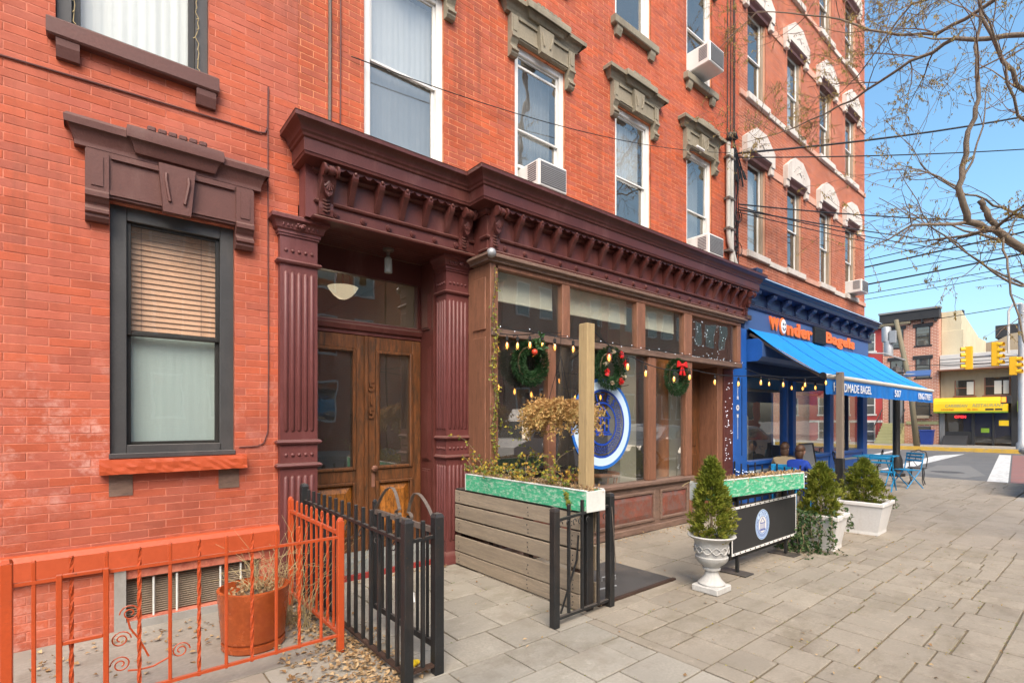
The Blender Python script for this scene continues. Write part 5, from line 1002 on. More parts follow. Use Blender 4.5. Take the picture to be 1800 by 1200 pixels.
q=MB(); temple(q,LX2,LZ2,.36,y_-.0009)
for i in range(40):
    a=R(40-i*6.6) if i<39 else 0
    stroke(q,[(LX2+.102*math.cos(a),LZ2+.102*math.sin(a)),(LX2+.138*math.cos(a),LZ2+.138*math.sin(a))],.007,y_-.0009)
q.build('logo_temple','logo_blue',pnl)
for i,ch in enumerate('PITES'): a=R(122-i*16); text('letter',ch,.045,(LX2+.118*math.cos(a),y_-.001,LZ2+.118*math.sin(a)),'logo_blue',pnl,.0003,.001,FR_Y@Matrix.Rotation(a-PI/2,3,'Z'))
# ================================================================== URN, PLANTERS, CONIFERS
def thuja(par,cx,cy,z0,h,rad,n,seed,nm='foliage',lean=0,top=.12):
    r_=random.Random(seed); q=LB(); st=MB(); st.tube([(cx,cy,z0-.05),(cx,cy,z0+h*.75)],.014,6,taper=.004); st.build('stem','vine_stem',par)
    clumps=[]; ph=[r_.uniform(0,6.28) for _ in range(6)]
    for i in range(int(n/26)):
        t=r_.random()**.85; a=r_.uniform(0,2*PI); rr=rad*(1-t)**.6*(1.0 if t>.12 else .82)*r_.uniform(.5,1.08)*(1+.16*math.sin(3*a+ph[0]+5*t)+.12*math.sin(5*a+ph[1]-9*t))
        if math.sin(4*a+ph[2]+11*t)+math.sin(2*a+ph[3]-7*t)<-1.6: continue
        if t>.9: rr*=.6
        clumps.append((Vector((cx+rr*math.cos(a)+lean*t,cy+rr*math.sin(a),z0+h*t)),a,t,rr,r_.random()))
    for c_,a,t,rr,cr in clumps:
        out=Vector((math.cos(a),math.sin(a),.75+.8*t)).normalized()
        for k in range(26):
            p=c_+rv()*.035*r_.random(); d=(out+rv()*.65).normalized()
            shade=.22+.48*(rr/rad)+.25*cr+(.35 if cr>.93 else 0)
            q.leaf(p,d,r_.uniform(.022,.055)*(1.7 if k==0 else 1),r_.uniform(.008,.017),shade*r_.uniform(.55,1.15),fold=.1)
    return q.fin(nm,'leaf_thuja',par)
UX,UY=4.345,2.42
ur=thing('stone_urn',(UX,UY,0),'white fluted stone urn on a square foot, in front of the black banner','urn')
q=MB(); q.cbox(UX-.125,UX+.125,UY-.125,UY+.125,0,.06,.008); q.build('foot_block','urn_stone',ur)
q=MB(); n=40; k=0
prof=[(.115,.06,0),(.118,.075,0),(.108,.085,.0),(.085,.11,.05),(.062,.15,.06),(.055,.18,.05),(.058,.19,0),(.075,.195,0),(.078,.21,0),(.066,.218,0),(.085,.235,.05),(.125,.265,.07),(.142,.295,.06),(.143,.315,0),(.128,.322,0),(.132,.34,0),(.142,.42,0),(.152,.455,0),(.175,.475,0),(.20,.49,0),(.21,.502,0),(.205,.512,0),(.185,.505,0),(.16,.49,0),(.15,.46,0)]
for r0,z,fl in prof:
    for j in range(n): a=2*PI*j/n; rr=r0*(1-fl*(1 if j%2 else 0)); q.v.append((UX+rr*math.cos(a),UY+rr*math.sin(a),z))
for i in range(len(prof)-1):
    for j in range(n): a=i*n+j; b=i*n+(j+1)%n; q.f.append((a,b,b+n,a+n))
q.build('bowl','urn_stone',ur,smooth=True,autos=45)
q=MB()
for s_ in range(6):
    a0=2*PI*s_/6; 
    for ph in (0,PI): q.tube([(UX+(.141+.006)*math.cos(a0+t*.105*1.0),UY+.147*math.sin(a0+t*.105),.385+.03*math.sin(ph+t*PI/5)) for t in range(11)],.006,5)
q.build('relief','urn_stone',ur,smooth=True); q=MB(); q.lathe([(.16,0),(.0,.01)],UX,UY,.475,20); q.build('soil','soil',ur)
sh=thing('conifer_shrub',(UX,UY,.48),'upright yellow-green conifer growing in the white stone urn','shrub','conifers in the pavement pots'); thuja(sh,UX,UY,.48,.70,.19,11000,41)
def box_planter(cx,cy,wb,wt,h,lab,lab2,seed,hs,rad,ivy,rz):
    t=thing('white_planter',(cx,cy,0),lab,'planter','white tapered planters',rz,True); q=MB(); b,a=wb/2,wt/2
    vs=[(-b,-b,.015),(b,-b,.015),(b,b,.015),(-b,b,.015),(-a,-a,h-.05),(a,-a,h-.05),(a,a,h-.05),(-a,a,h-.05)]; q.add(vs,[(3,2,1,0),(0,1,5,4),(1,2,6,5),(2,3,7,6),(3,0,4,7)]); q.build('tub','planter_white',t)
    q=MB(); e=a+.018
    q.cbox(-e,e,-e,-e+.045,h-.05,h,.006); q.cbox(-e,e,e-.045,e,h-.05,h,.006); q.cbox(-e,-e+.045,-e+.045,e-.045,h-.05,h,.006); q.cbox(e-.045,e,-e+.045,e-.045,h-.05,h,.006); q.build('rim','planter_white',t)
    q=MB(); q.box(-b-.006,b+.006,-b-.006,b+.006,0,.035); q.build('plinth','planter_white',t); q=MB(); q.box(-a+.02,a-.02,-a+.02,a-.02,h-.08,h-.03); q.build('soil','soil',t)
    s=thing('conifer_shrub',(cx,cy,h-.03),lab2,'shrub','conifers in the pavement pots'); thuja(s,cx,cy,h-.04,hs,rad,11500,seed)
    if ivy:
        q=LB(); r_=random.Random(seed+7); st=MB()
        for sx,sy,nn,ln in ivy:
            for i in range(nn):
                p=Vector((cx+sx+r_.gauss(0,.05),cy+sy+r_.gauss(0,.04),h+.01)); d=Vector((sx,sy,.2)).normalized()*.06; pts=[p.copy()]
                for k in range(9):
                    d=Vector((d.x*.75+r_.gauss(0,.012),d.y*.75+r_.gauss(0,.012),-.055 if k>0 else .01)); p=p+d
                    if p.z<.015: p.z=.015; p.x+=r_.gauss(0,.05)+sx*.12; p.y+=r_.gauss(0,.05)+sy*.12
                    if k>ln: break
                    pts.append(p.copy())
                    for _ in range(4): q.leaf(p+rv()*.03,rv()+Vector((0,-.3,-.3)),r_.uniform(.03,.055),r_.uniform(.025,.045),r_.random())
                st.tube(pts,.003,4)
        o=q.fin('ivy_leaves','leaf_ivy',s); st.build('ivy_stems','vine_stem',s)
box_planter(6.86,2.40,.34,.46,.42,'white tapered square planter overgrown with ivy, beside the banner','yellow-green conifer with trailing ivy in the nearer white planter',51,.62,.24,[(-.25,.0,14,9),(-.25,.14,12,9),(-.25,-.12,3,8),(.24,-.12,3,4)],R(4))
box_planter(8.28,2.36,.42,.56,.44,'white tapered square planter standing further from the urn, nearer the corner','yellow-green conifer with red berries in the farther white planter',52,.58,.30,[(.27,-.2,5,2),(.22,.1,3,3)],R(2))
# low black picket with tiny lights between the two patios
lf=thing('low_fence',(8.75,3.8,0),'low black picket fence wound with tiny lights behind the right trough','fence')
railm((8.75,3.0,.62),(8.75,4.45,.62),.010,.008,'black_iron',lf); railm((8.75,3.0,.08),(8.75,4.45,.08),.010,.008,'black_iron',lf)
for i in range(13): bal((8.75,3.0+.12*i),.0,.78 if i%3 else .82,.011,'black_iron',lf,cap=False)
q=MB(); r_=random.Random(2)
for i in range(50): q.ball((8.735+r_.uniform(-.02,.02),3+1.45*r_.random(),.6+r_.uniform(-.03,.08)),.0055,5,4)
for i in range(40): q.ball((8.43+.26*r_.random(),4.443,.8+1.4*r_.random()),.005,5,4)
q.build('tiny_lights','led',lf)
# ================================================================== STRING LIGHTS
def strand(lab,pts,bulbs,drop=.05,size=1.0,glow=()):
    t=thing('string_lights',pts[0],lab,'lights'); q=MB(); P=[Vector(p) for p in pts]; path=[]
    for a,b in zip(P,P[1:]):
        n=10; L=(b-a).length; sg=.035*L
        for i in range(n): u=i/n; path.append(a.lerp(b,u)-Vector((0,0,sg*4*u*(1-u))))
    path.append(P[-1]); q.tube(path,.0055,5); q.build('wire','cable_black',t)
    tot=len(path)-1
    for u in bulbs:
        f=u*tot; i=min(tot-1,int(f)); p=path[i].lerp(path[i+1],f-i); z=p.z-drop
        s=MB(); s.tube([p,(p.x,p.y,z+.02)],.003,4); s.lathe([(.012,.0),(.016,.005),(.016,.045),(.006,.05)],p.x,p.y,z-.02,10); so2=s.build('socket','cable_black',t)
        b=MB(); b.lathe([(.012,0),(.020,-.02),(.030,-.05),(.028,-.075),(.014,-.095),(.001,-.10)],p.x,p.y,z-.02,12); b.v=[(p.x+(a-p.x)*size,p.y+(c-p.y)*size,d) for a,c,d in b.v]; b.build('bulb','glass_bulb',t,smooth=True)
        f_=MB(); f_.lathe([(.004,-.015),(.011,-.03),(.013,-.055),(.006,-.075)],p.x,p.y,z-.02,8); f_.build('filament','filament',t,smooth=True)
strand('string of lit filament bulbs along the shop front transom, left of the post',[(3.27,4.16,2.44),(3.75,4.1,2.49),(4.35,3.9,2.46),(3.20,2.88,2.335)],[.06,.15,.26,.36,.44,.56,.67])
strand('string of lit filament bulbs from the near timber post to the far post',[(3.2,2.87,2.335),(4.6,3.5,2.24),(6.5,3.95,2.26),(8.0,3.6,2.24),(9.7,3.1,2.33)],[.10,.22,.30,.42,.50,.58,.66,.74,.81,.88,.95])
strand('string of lit filament bulbs sagging under the awning to the far post',[(8.65,4.2,2.42),(10.0,3.8,2.24),(9.74,3.12,2.3)],[.2,.4,.5,.68,.88],.06)
strand('second lower string of lit bulbs inside the shop window',[(3.5,4.62,2.05),(4.6,4.62,1.95),(6.0,4.62,2.05)],[.05,.16,.28,.42,.6,.78,.93],.04,.8,(.16,.6,.93))
q=MB(); r_=random.Random(77)
for i in range(70): q.ball((7.1+1.2*r_.random(),4.36,2.52+.6*r_.random()**1.4),.0045,5,4)
solo(q,'fairy_lights','led',(7.7,4.36,2.5),'net of tiny white lights behind the transom glass over the shop entrance','lights')
q=MB(); p=[(3.3+i*.1,4.2+.012*math.sin(i*1.3),2.515+.012*math.sin(i*2.1)) for i in range(54)]; q.tube(p,.004,4); r_=random.Random(78); fl=thing('fairy_light_cable',(5,4.2,2.5),'thin cable of tiny white lights lying along the shop transom bar','lights'); q.build('wire','cable_black',fl); q=MB()
for x,y,z in p[::2]: q.ball((x,y-.012,z+r_.uniform(-.015,.012)),.004,5,4)
q.build('tiny_lights','led',fl)
# ================================================================== WREATHS, BASKET, VINE
def wreath(cx,cz,y,r,seed,lab,deco):
    t=thing('wreath',(cx,y,cz-r),lab,'wreath','christmas wreaths in the shop window'); r_=random.Random(seed); q=LB(); s=MB(); s.tube([(cx+r*.72*math.cos(a*.314),y,cz+r*.72*math.sin(a*.314)) for a in range(21)],.008,6); s.build('hoop','vine_stem',t)
    for i in range(4200):
        a=r_.uniform(0,2*PI); b=r_.uniform(0,2*PI); rr=.26*r*r_.random()**.5; c_=Vector((cx+(r*.72+rr*math.cos(b))*math.cos(a),y+rr*math.sin(b)*.8,cz+(r*.72+rr*math.cos(b))*math.sin(a)))
        d=Vector((math.cos(a)*math.cos(b)-.6*math.sin(a),math.sin(b)-.35,math.sin(a)*math.cos(b)+.6*math.cos(a)))+rv()*.5; q.leaf(c_,d,.045,.008,.2+.6*r_.random()*(.4+rr/(.26*r)))
    q.fin('fir_needles','leaf_fir',t)
    if deco=='bow':
        q=MB()
        for sg in (-1,1): q.prism([(cx,cz+r*.62),(cx+sg*.10,cz+r*.62+.06),(cx+sg*.12,cz+r*.62-.03)],'y',y-.10,y-.07); q.prism([(cx,cz+r*.6),(cx+sg*.02,cz+r*.6),(cx+sg*.075,cz+r*.1),(cx+sg*.03,cz+r*.08)],'y',y-.095,y-.08)
        q.ball((cx,y-.10,cz+r*.62),.028,8,6); q.build('bow','ribbon_red',t)
    if deco=='flowers':
        q=LB()
        for a in (60,200,300,20,140):
            px_,pz_=cx+r*.7*math.cos(R(a)),cz+r*.7*math.sin(R(a))
            for k in range(9): th=2*PI*k/9; q.leaf((px_,y-.08,pz_),(math.cos(th),-.4,math.sin(th)),.06,.035,.5)
        o=q.fin('poinsettia','ribbon_red',t); q=LB()
        for a in (0,100,170,250,330):
            px_,pz_=cx+r*.75*math.cos(R(a)),cz+r*.75*math.sin(R(a))
            for k in range(12): q.leaf((px_,y-.07,pz_),rv()+Vector((0,-1,0)),.04,.03,r_.random())
        q.fin('pale_flowers','petal_pale',t)
    if deco=='ivybow':
        q=LB()
        for k in range(60): q.leaf((cx+r*.25+r_.gauss(0,.03),y-.1,cz+r*.75+r_.gauss(0,.04)),rv(),.08,.05,.75)
        q.fin('green_bow','leaf_fir',t); q=MB(); q.ball((cx-.02,y-.09,cz+r*.45),.034,10,8); q.build('bauble','ball_red',t,smooth=True)
wreath(3.73,2.17,YB+.02-.07,.245,61,'green wreath with a red bauble, leftmost in the shop window','ivybow'); wreath(5.09,2.20,YB-.05,.275,62,'wreath with red and cream flowers above the round logo','flowers'); wreath(6.58,2.165,YB-.05,.265,63,'green wreath with a red bow, rightmost in the shop window','bow')
hb=thing('hanging_basket',(3.70,3.62,1.5),'dried golden fern in a hanging basket before the shop window','basket')
HX,HY,HZ=3.56,3.56,1.63
q=MB(); q.lathe([(.06,-.10),(.13,-.05),(.16,.02),(.15,.02),(.0,.0)],HX,HY,HZ,16); q.build('basket','soil',hb,smooth=True); q=MB()
for a in (0,2.1,4.2): q.tube([(HX+.15*math.cos(a),HY+.15*math.sin(a),HZ+.02),(HX,HY,HZ+.55),(HX,HY,2.42)],.003,4)
q.tube([(HX,HY,2.40),(3.55,3.9,2.44),(3.5,4.24,2.45)],.004,4); q.build('hanger','cable_black',hb)
q=LB(); r_=random.Random(71)
for i in range(230):
    a=r_.uniform(0,2*PI); p=Vector((HX+.05*math.cos(a),HY+.05*math.sin(a),HZ+.03)); d=Vector((math.cos(a)*r_.uniform(.3,1),math.sin(a)*r_.uniform(.3,1),r_.uniform(.1,.75))); L=r_.uniform(.26,.43)
    for k in range(11):
        d=d+Vector((0,0,-.13)); p=p+d.normalized()*L/10
        for _ in range(4): q.leaf(p,rv()+d*.4,.04,.017,r_.random()*.5+.5*(k/11))
q.fin('dried_fronds','leaf_basket',hb)
iv=thing('ivy_vine',(3.24,4.2,.98),'thin ivy vine climbing the wooden corner post of the shop bay','vine'); sm=MB(); q=LB(); r_=random.Random(81); p=[Vector((3.25+.018*math.sin(i*.5),4.235,.98+i*.05)) for i in range(44)]; sm.tube(p,.005,5); sm.build('stem','vine_stem',iv)
for i,c_ in enumerate(p):
    for _ in range(9 if i<34 else 4): q.leaf(c_+Vector((r_.gauss(0,.022),-.01-.02*r_.random(),r_.gauss(0,.02))),rv()+Vector((0,-.4,-.5)),r_.uniform(.02,.04),r_.uniform(.014,.028),r_.random()*.75)
for i in range(16):
    c_=Vector((3.28+.02*i,4.18-.03*i,1.55-.035*i)); 
    for _ in range(3): q.leaf(c_+rv()*.03,rv(),.035,.028,r_.random()*.7)
q.fin('leaves','leaf_vine',iv)

# moss and weeds in the paving joints
q=LB(); r_=random.Random(55)
for i in range(1700):
    x0,x1,y0,y1,mt=slab_list[r_.randrange(len(slab_list))]
    if y0<-.4 or x0>9: continue
    if r_.random()<.55: p=(r_.uniform(x0,x1),y0+r_.gauss(0,.004),0)
    else: p=(x0+r_.gauss(0,.004),r_.uniform(y0,y1),0)
    for k in range(2): q.leaf((p[0]+r_.gauss(0,.01),p[1]+r_.gauss(0,.006),-.004),Vector((r_.gauss(0,1),r_.gauss(0,1),.35)),r_.uniform(.008,.022),r_.uniform(.004,.010),r_.random())
props(q.fin('joint_weeds','leaf_vine',None),'tiny moss and weeds growing in the paving joints','weeds',kind='stuff')
# ================================================================== PAVEMENT CAFE
def blue_chair(x,y,rz,lab):
    t=thing('folding_chair',(x,y,0),lab,'chair','blue folding chairs',rz,True)
    for i in range(5): q=MB(); q.cbox(-.19,.19,-.17+i*.072,-.11+i*.072,.40,.415,.004); q.build('seat_slat','bistro_blue',t)
    for sx in (-.2,.2):
        q=MB(); q.tube([(sx,-.22,0),(sx,.16,.42),(sx,.24,.78)],.012,6); q.build('leg','bistro_blue',t); q=MB(); q.tube([(sx*.9,.24,0),(sx*.9,-.17,.40)],.012,6); q.build('leg','bistro_blue',t)
    for z in (.62,.70,.77): q=MB(); q.cbox(-.2,.2,.19+.1*(z-.62),.205+.1*(z-.62),z-.02,z+.02,.004); q.build('back_slat','bistro_blue',t)
def iron_chair(x,y,rz,lab,s=.93):
    t=thing('iron_chair',(x,y,0),lab,'chair','black iron bistro chairs',rz,True); t.scale=(s,s,s)
    q=MB(); q.lathe([(.19,0),(.205,.008),(.205,.02),(.19,.028),(.0,.03)],0,0,.42,20); q.build('seat','black_iron',t)
    for a in (45,135,225,315): q=MB(); c_,s_=math.cos(R(a)),math.sin(R(a)); q.tube([(.17*c_,.17*s_,.42),(.185*c_,.185*s_,.28),(.17*c_,.17*s_,.12),(.21*c_,.21*s_,0)],.012,6); q.build('leg','black_iron',t)
    q=MB(); q.tube([(-.17,.12,.44),(-.19,.2,.65),(-.15,.24,.83),(0,.26,.88),(.15,.24,.83),(.19,.2,.65),(.17,.12,.44)],.012,6); q.build('back_hoop','black_iron',t)
    q=MB()
    for sx in (-1,1): q.tube([(sx*.02,.18,.46),(sx*.1,.2,.58),(sx*.03,.225,.70),(sx*.1,.245,.80),(sx*.02,.255,.87)],.008,5)
    q.tube([(.06*math.cos(a*.7),.215,.66+.06*math.sin(a*.7)) for a in range(10)],.007,5); q.build('back_scroll','black_iron',t)
def bistro_table(x,y,lab):
    t=thing('bistro_table',(x,y,0),lab,'table',None,0,True); q=MB(); q.cbox(-.5,.5,-.33,.33,.69,.715,.006); q.build('top','bistro_blue',t)
    for a,b in ((-.42,-.27),(.42,-.27),(-.42,.27),(.42,.27)): q=MB(); q.tube([(a,b,0),(-a*.75,b,.69)],.012,6); q.build('leg','bistro_blue',t)
bistro_table(14.0,3.75,'pale blue bistro table on the pavement beside the blue shop corner'); blue_chair(13.4,3.45,R(95),'blue folding chair on the near side of the bistro table'); blue_chair(14.35,3.25,R(-120),'blue folding chair pulled out at the kerb side of the bistro table'); iron_chair(15.25,3.25,R(-85),'black iron bistro chair standing alone nearest the crosswalk'); iron_chair(15.0,4.1,R(200),'black iron bistro chair between the blue table and the lamp post'); iron_chair(13.3,4.15,R(30),'black iron bistro chair against the shop window behind the table')
# second table for the seated people
t=thing('cafe_table',(9.9,3.55,0),'small blue cafe table with paper cups behind the low picket fence','table',None,0,True); q=MB(); q.lathe([(.3,0),(.31,.01),(.31,.025),(.0,.03)],0,0,.66,20); q.build('top','bistro_blue',t); q=MB(); q.tube([(0,0,.02),(0,0,.66)],.02,8); q.lathe([(.2,0),(.18,.02),(.03,.04)],0,0,0,16); q.build('pedestal','black_iron',t)
cu=thing('paper_cup',(9.85,3.42,.69),'pale blue and white paper cup on the cafe table','cup'); q=MB(); q.lathe([(.03,0),(.042,.11),(.038,.11),(.03,.01)],9.85,3.42,.69,14); q.build('cup','logo_pale',cu,smooth=True); q=MB(); q.lathe([(.043,.11),(.043,.12),(.035,.125),(.001,.125)],9.85,3.42,.69,14); q.build('lid','sign_white',cu)
def person(x,y,rz,seat,top,hair,lab,lean=.1,hairlong=False,s=1.0):
    """seated figure: one continuous skinned body, head with face, hair, jacket"""
    t=thing('person',(x,y,0),lab,'person',None,rz,True); t.scale=(s,s,s)
    J={'pel':(0,0,seat+.09),'sp':(0,-lean*.4,seat+.30),'ch':(0,-lean,seat+.46),'nk':(0,-lean*1.25,seat+.60),'hd0':(0,-lean*1.4,seat+.66),
       'hd1':(0,-lean*1.5,seat+.78),'sl':(-.18,-lean,seat+.53),'sr':(.18,-lean,seat+.53),'el':(-.24,-lean-.10,seat+.30),'er':(.24,-lean-.10,seat+.30),'wl':(-.13,-lean-.30,seat+.31),'wr':(.13,-lean-.30,seat+.31),
       'hl':(-.09,0,seat+.07),'hr':(.09,0,seat+.07),'kl':(-.11,-.40,seat+.08),'kr':(.11,-.40,seat+.08),'al':(-.11,-.40,.09),'ar':(.11,-.40,.09),'tl':(-.12,-.54,.03),'tr':(.12,-.54,.03)}
    Rd={'pel':.15,'sp':.135,'ch':.15,'nk':.055,'hd0':.06,'hd1':.05,'sl':.075,'sr':.075,'el':.05,'er':.05,'wl':.035,'wr':.035,'hl':.09,'hr':.09,'kl':.065,'kr':.065,'al':.04,'ar':.04,'tl':.03,'tr':.03}
    ed=[('pel','sp'),('sp','ch'),('ch','nk'),('nk','hd0'),('ch','sl'),('ch','sr'),('sl','el'),('sr','er'),('el','wl'),('er','wr'),('pel','hl'),('pel','hr'),('hl','kl'),('hr','kr'),('kl','al'),('kr','ar'),('al','tl'),('ar','tr')]
    ks=[k for k in J if k!='hd1']; me=bpy.data.meshes.new('body'); me.from_pydata([J[k] for k in ks],[(ks.index(a),ks.index(b)) for a,b in ed],[]); o=bpy.data.objects.new('body',me); C.objects.link(o)
    o.modifiers.new('skin','SKIN'); me.skin_vertices[0].data[0].use_root=True
    for i,k in enumerate(ks): me.skin_vertices[0].data[i].radius=(Rd[k],Rd[k]*(.75 if k in('pel','sp','ch') else 1))
    sb_=o.modifiers.new('sub','SUBSURF'); sb_.levels=2; sb_.render_levels=2; me.materials.append(MATS[top]); o.parent=t
    H=Vector(J['hd1'])+Vector((0,-.01,0)); q=MB(); n,mm=16,12
    for i in range(mm+1):
        th=PI*i/mm
        for j in range(n):
            ph=2*PI*j/n; dx,dy,dz=math.sin(th)*math.cos(ph),math.sin(th)*math.sin(ph),math.cos(th); jaw=1-.22*max(0,-dz-.2); r_=Vector((.075*dx*jaw,.095*dy*jaw-(.02*max(0,-dz) if dy<0 else 0),.118*dz))
            if dy<-.75 and abs(dx)<.3 and -.35<dz<.12: r_.y-=.016*(1-abs(dx)/.3)
            q.v.append(tuple(H+r_))
    for i in range(mm):
        for j in range(n): a=i*n+j; b=i*n+(j+1)%n; q.f.append((a,a+n,b+n,b))
    hd=q.build('head','skin',t,smooth=True); q=MB(); q.ball(H+Vector((0,-.108,-.012)),.016,8,6,(.9,1,1.4))
    for sx in (-1,1): q.ball(H+Vector((sx*.077,.01,-.01)),.022,8,6,(.35,.8,1.2))
    q.build('nose_ears','skin',hd,smooth=True); q=MB()
    for sx in (-1,1): q.ball(H+Vector((sx*.03,-.088,.012)),.010,8,6,(1.2,.6,.7))
    q.build('eyes','hair_dark',hd); q=MB(); q.ball(H+Vector((0,-.092,-.06)),.018,8,6,(1.2,.4,.35)); q.build('mouth','lip',hd)
    q=MB(); N=200; rr=random.Random(seat*100+x)
    q.ball(H+Vector((0,.018,.030)),.104,14,10,(.86,1.0,1.02))
    if hairlong: q.ball(H+Vector((0,.05,-.07)),.088,12,10,(.98,.75,1.5))
    q.build('hair',hair,t,smooth=True)
    for sx,k in ((-1,'wl'),(1,'wr')):
        wv=Vector(J[k]); q=MB(); q.ball(wv+Vector((-sx*.015,-.045,0)),.032,10,8,(.9,1.3,.5))
        for f in range(4): fx=-.024+.016*f; L=(.055,.065,.06,.048)[f]; b=wv+Vector((fx-sx*.01,-.08,0)); q.tube([b,b+Vector((0,-L*.5,.004)),b+Vector((0,-L,-.014))],.0085,6)
        b=wv+Vector((sx*-.04,-.04,0)); q.tube([b,b+Vector((-sx*.022,-.025,0)),b+Vector((-sx*.026,-.05,-.006))],.0095,6); q.build('hand','skin',t,smooth=True)
    q=MB(); q.cbox(-.2,.2,-.2,.2,seat-.03,seat,.01)
    return t
def stool(x,y,rz,lab): 
    t=thing('cafe_chair',(x,y,0),lab,'chair','blue chairs under the seated people',rz,True); q=MB(); q.cbox(-.2,.2,-.2,.2,.385,.41,.01); q.build('seat','bistro_blue',t)
    for a,b in ((-.18,-.18),(.18,-.18),(-.18,.18),(.18,.18)): q=MB(); q.tube([(a,b,0),(a,b,.385)],.012,6); q.build('leg','bistro_blue',t)
    q=MB(); q.cbox(-.2,.2,.19,.21,.55,.75,.006); q.tube([(-.18,.2,.4),(-.18,.2,.75)],.012,6); q.tube([(.18,.2,.4),(.18,.2,.75)],.012,6); q.build('back','bistro_blue',t)
for x,y,rz,tp,hr,lab,ln,hl in ((9.25,3.66,R(75),'jacket_blue','hair_brown','seated person in a bright blue jacket with light brown hair, nearest the picket fence',.14,True),(9.75,4.02,R(110),'coat_tan','hair_brown','seated person in a tan coat with long brown hair beside the shop window',.16,True),(10.45,4.22,R(-100),'far_dark','hair_dark','seated dark-haired person facing the others across the cafe table',.1,False)):
    stool(x,y,rz,{'jacket_blue':'blue chair under the person in the blue jacket','coat_tan':'blue chair under the person in the tan coat','far_dark':'blue chair under the dark-haired person'}[tp]); person(x,y,rz,.41,tp,hr,lab,ln,hl,.85)
sbd=thing('menu_board',(11.35,4.25,0),'grey framed menu board standing in front of the bagel shop window','board',None,R(0),True)
q=MB(); q.add([(-.33,-.16,0),(.33,-.16,0),(.33,.0,1.04),(-.33,.0,1.04),(-.33,-.135,0),(.33,-.135,0),(.33,.02,1.04),(-.33,.02,1.04)],[(0,1,2,3),(7,6,5,4),(0,4,5,1),(1,5,6,2),(2,6,7,3),(3,7,4,0)]); q.build('panel','far_grey',sbd)
q=MB(); 
for a,b in (((-.33,-.165,0),(-.33,-.005,1.05)),((.33,-.165,0),(.33,-.005,1.05)),((-.34,-.005,1.05),(.34,-.005,1.05)),((-.33,-.15,.12),(.33,-.15,.12)),((-.3,.2,0),(-.3,.02,1.02)),((.3,.2,0),(.3,.02,1.02))): q.tube([a,b],.018,6)
q.build('frame','black_iron',sbd)
# ================================================================== LAMP POST
lp=thing('lamp_post',(17.1,4.1,0),'black pedestrian lamp post with lantern and solar panel at the street corner','lamp'); x,y=17.1,4.1
q=MB(); q.lathe([(.20,0),(.20,.08),(.16,.12),(.14,.45),(.11,.55),(.085,.62),(.085,2.45),(.10,2.5)],x,y,0,16); q.build('pole','black_iron',lp,smooth=True,autos=40); q=MB(); q.lathe([(.09,2.5),(.155,2.82),(.14,2.83)],x,y,0,8); q.build('lantern_glass','glass_far',lp)
q=MB(); q.lathe([(.17,2.82),(.18,2.84),(.12,2.93),(.06,3.0),(.02,3.02),(.015,3.08)],x,y,0,16)
for a in range(4): th=PI/2*a+.4; q.tube([(x+.09*math.cos(th),y+.09*math.sin(th),2.5),(x+.16*math.cos(th),y+.16*math.sin(th),2.83)],.010,5)
q.build('lantern_cap','black_iron',lp); q=MB(); q.add([(x+.1,y-.72,2.74),(x+.5,y-.66,2.90),(x+.5,y-.12,2.90),(x+.1,y-.14,2.74),(x+.1,y-.72,2.71),(x+.5,y-.66,2.87),(x+.5,y-.12,2.87),(x+.1,y-.14,2.71)],[(0,1,2,3),(7,6,5,4),(0,4,5,1),(1,5,6,2),(2,6,7,3),(3,7,4,0)]); q.build('solar_panel','sign_blue',lp); q=MB(); q.tube([(x,y,2.78),(x+.3,y-.4,2.79)],.02,6); q.build('bracket','galv',lp)
# ================================================================== FAR SIDE OF THE CROSS STREET (fronts face -x: local x = -world y)
def fbox(par,nm,y0,y1,d0,d1,z0,z1,mat,b=.01): q=MB(); q.cbox(-y1,-y0,d0,d1,z0,z1,b); return q.build(nm,mat,par)
XF=39.3; R90=-PI/2
def bwmat(nm,c1,c2,mort):
    m_,n,l,b=newmat(nm); t=n.new('ShaderNodeTexBrick'); t.inputs['Color1'].default_value=(*c1,1); t.inputs['Color2'].default_value=(*c2,1); t.inputs['Mortar'].default_value=(*mort,1); t.inputs['Scale'].default_value=1; t.inputs['Brick Width'].default_value=.26; t.inputs['Row Height'].default_value=.09; t.inputs['Mortar Size'].default_value=.013
    g=n.new('ShaderNodeNewGeometry'); s=n.new('ShaderNodeSeparateXYZ'); c_=n.new('ShaderNodeCombineXYZ'); a=n.new('ShaderNodeMath'); l.new(g.outputs['Position'],s.inputs[0]); a.operation='ADD'; l.new(s.outputs[0],a.inputs[0]); l.new(s.outputs[1],a.inputs[1]); l.new(a.outputs[0],c_.inputs[0]); l.new(s.outputs[2],c_.inputs[1]); l.new(c_.outputs[0],t.inputs['Vector']); l.new(t.outputs[0],b.inputs['Base Color']); b.inputs['Roughness'].default_value=.85; MATS[nm]=m_
bwmat('far_brick',(.50,.20,.12),(.40,.14,.085),(.62,.45,.36)); bwmat('opp_brick',(.42,.10,.05),(.34,.075,.04),(.45,.2,.12)); bwmat('opp_brick2',(.35,.14,.085),(.28,.10,.06),(.4,.3,.22))
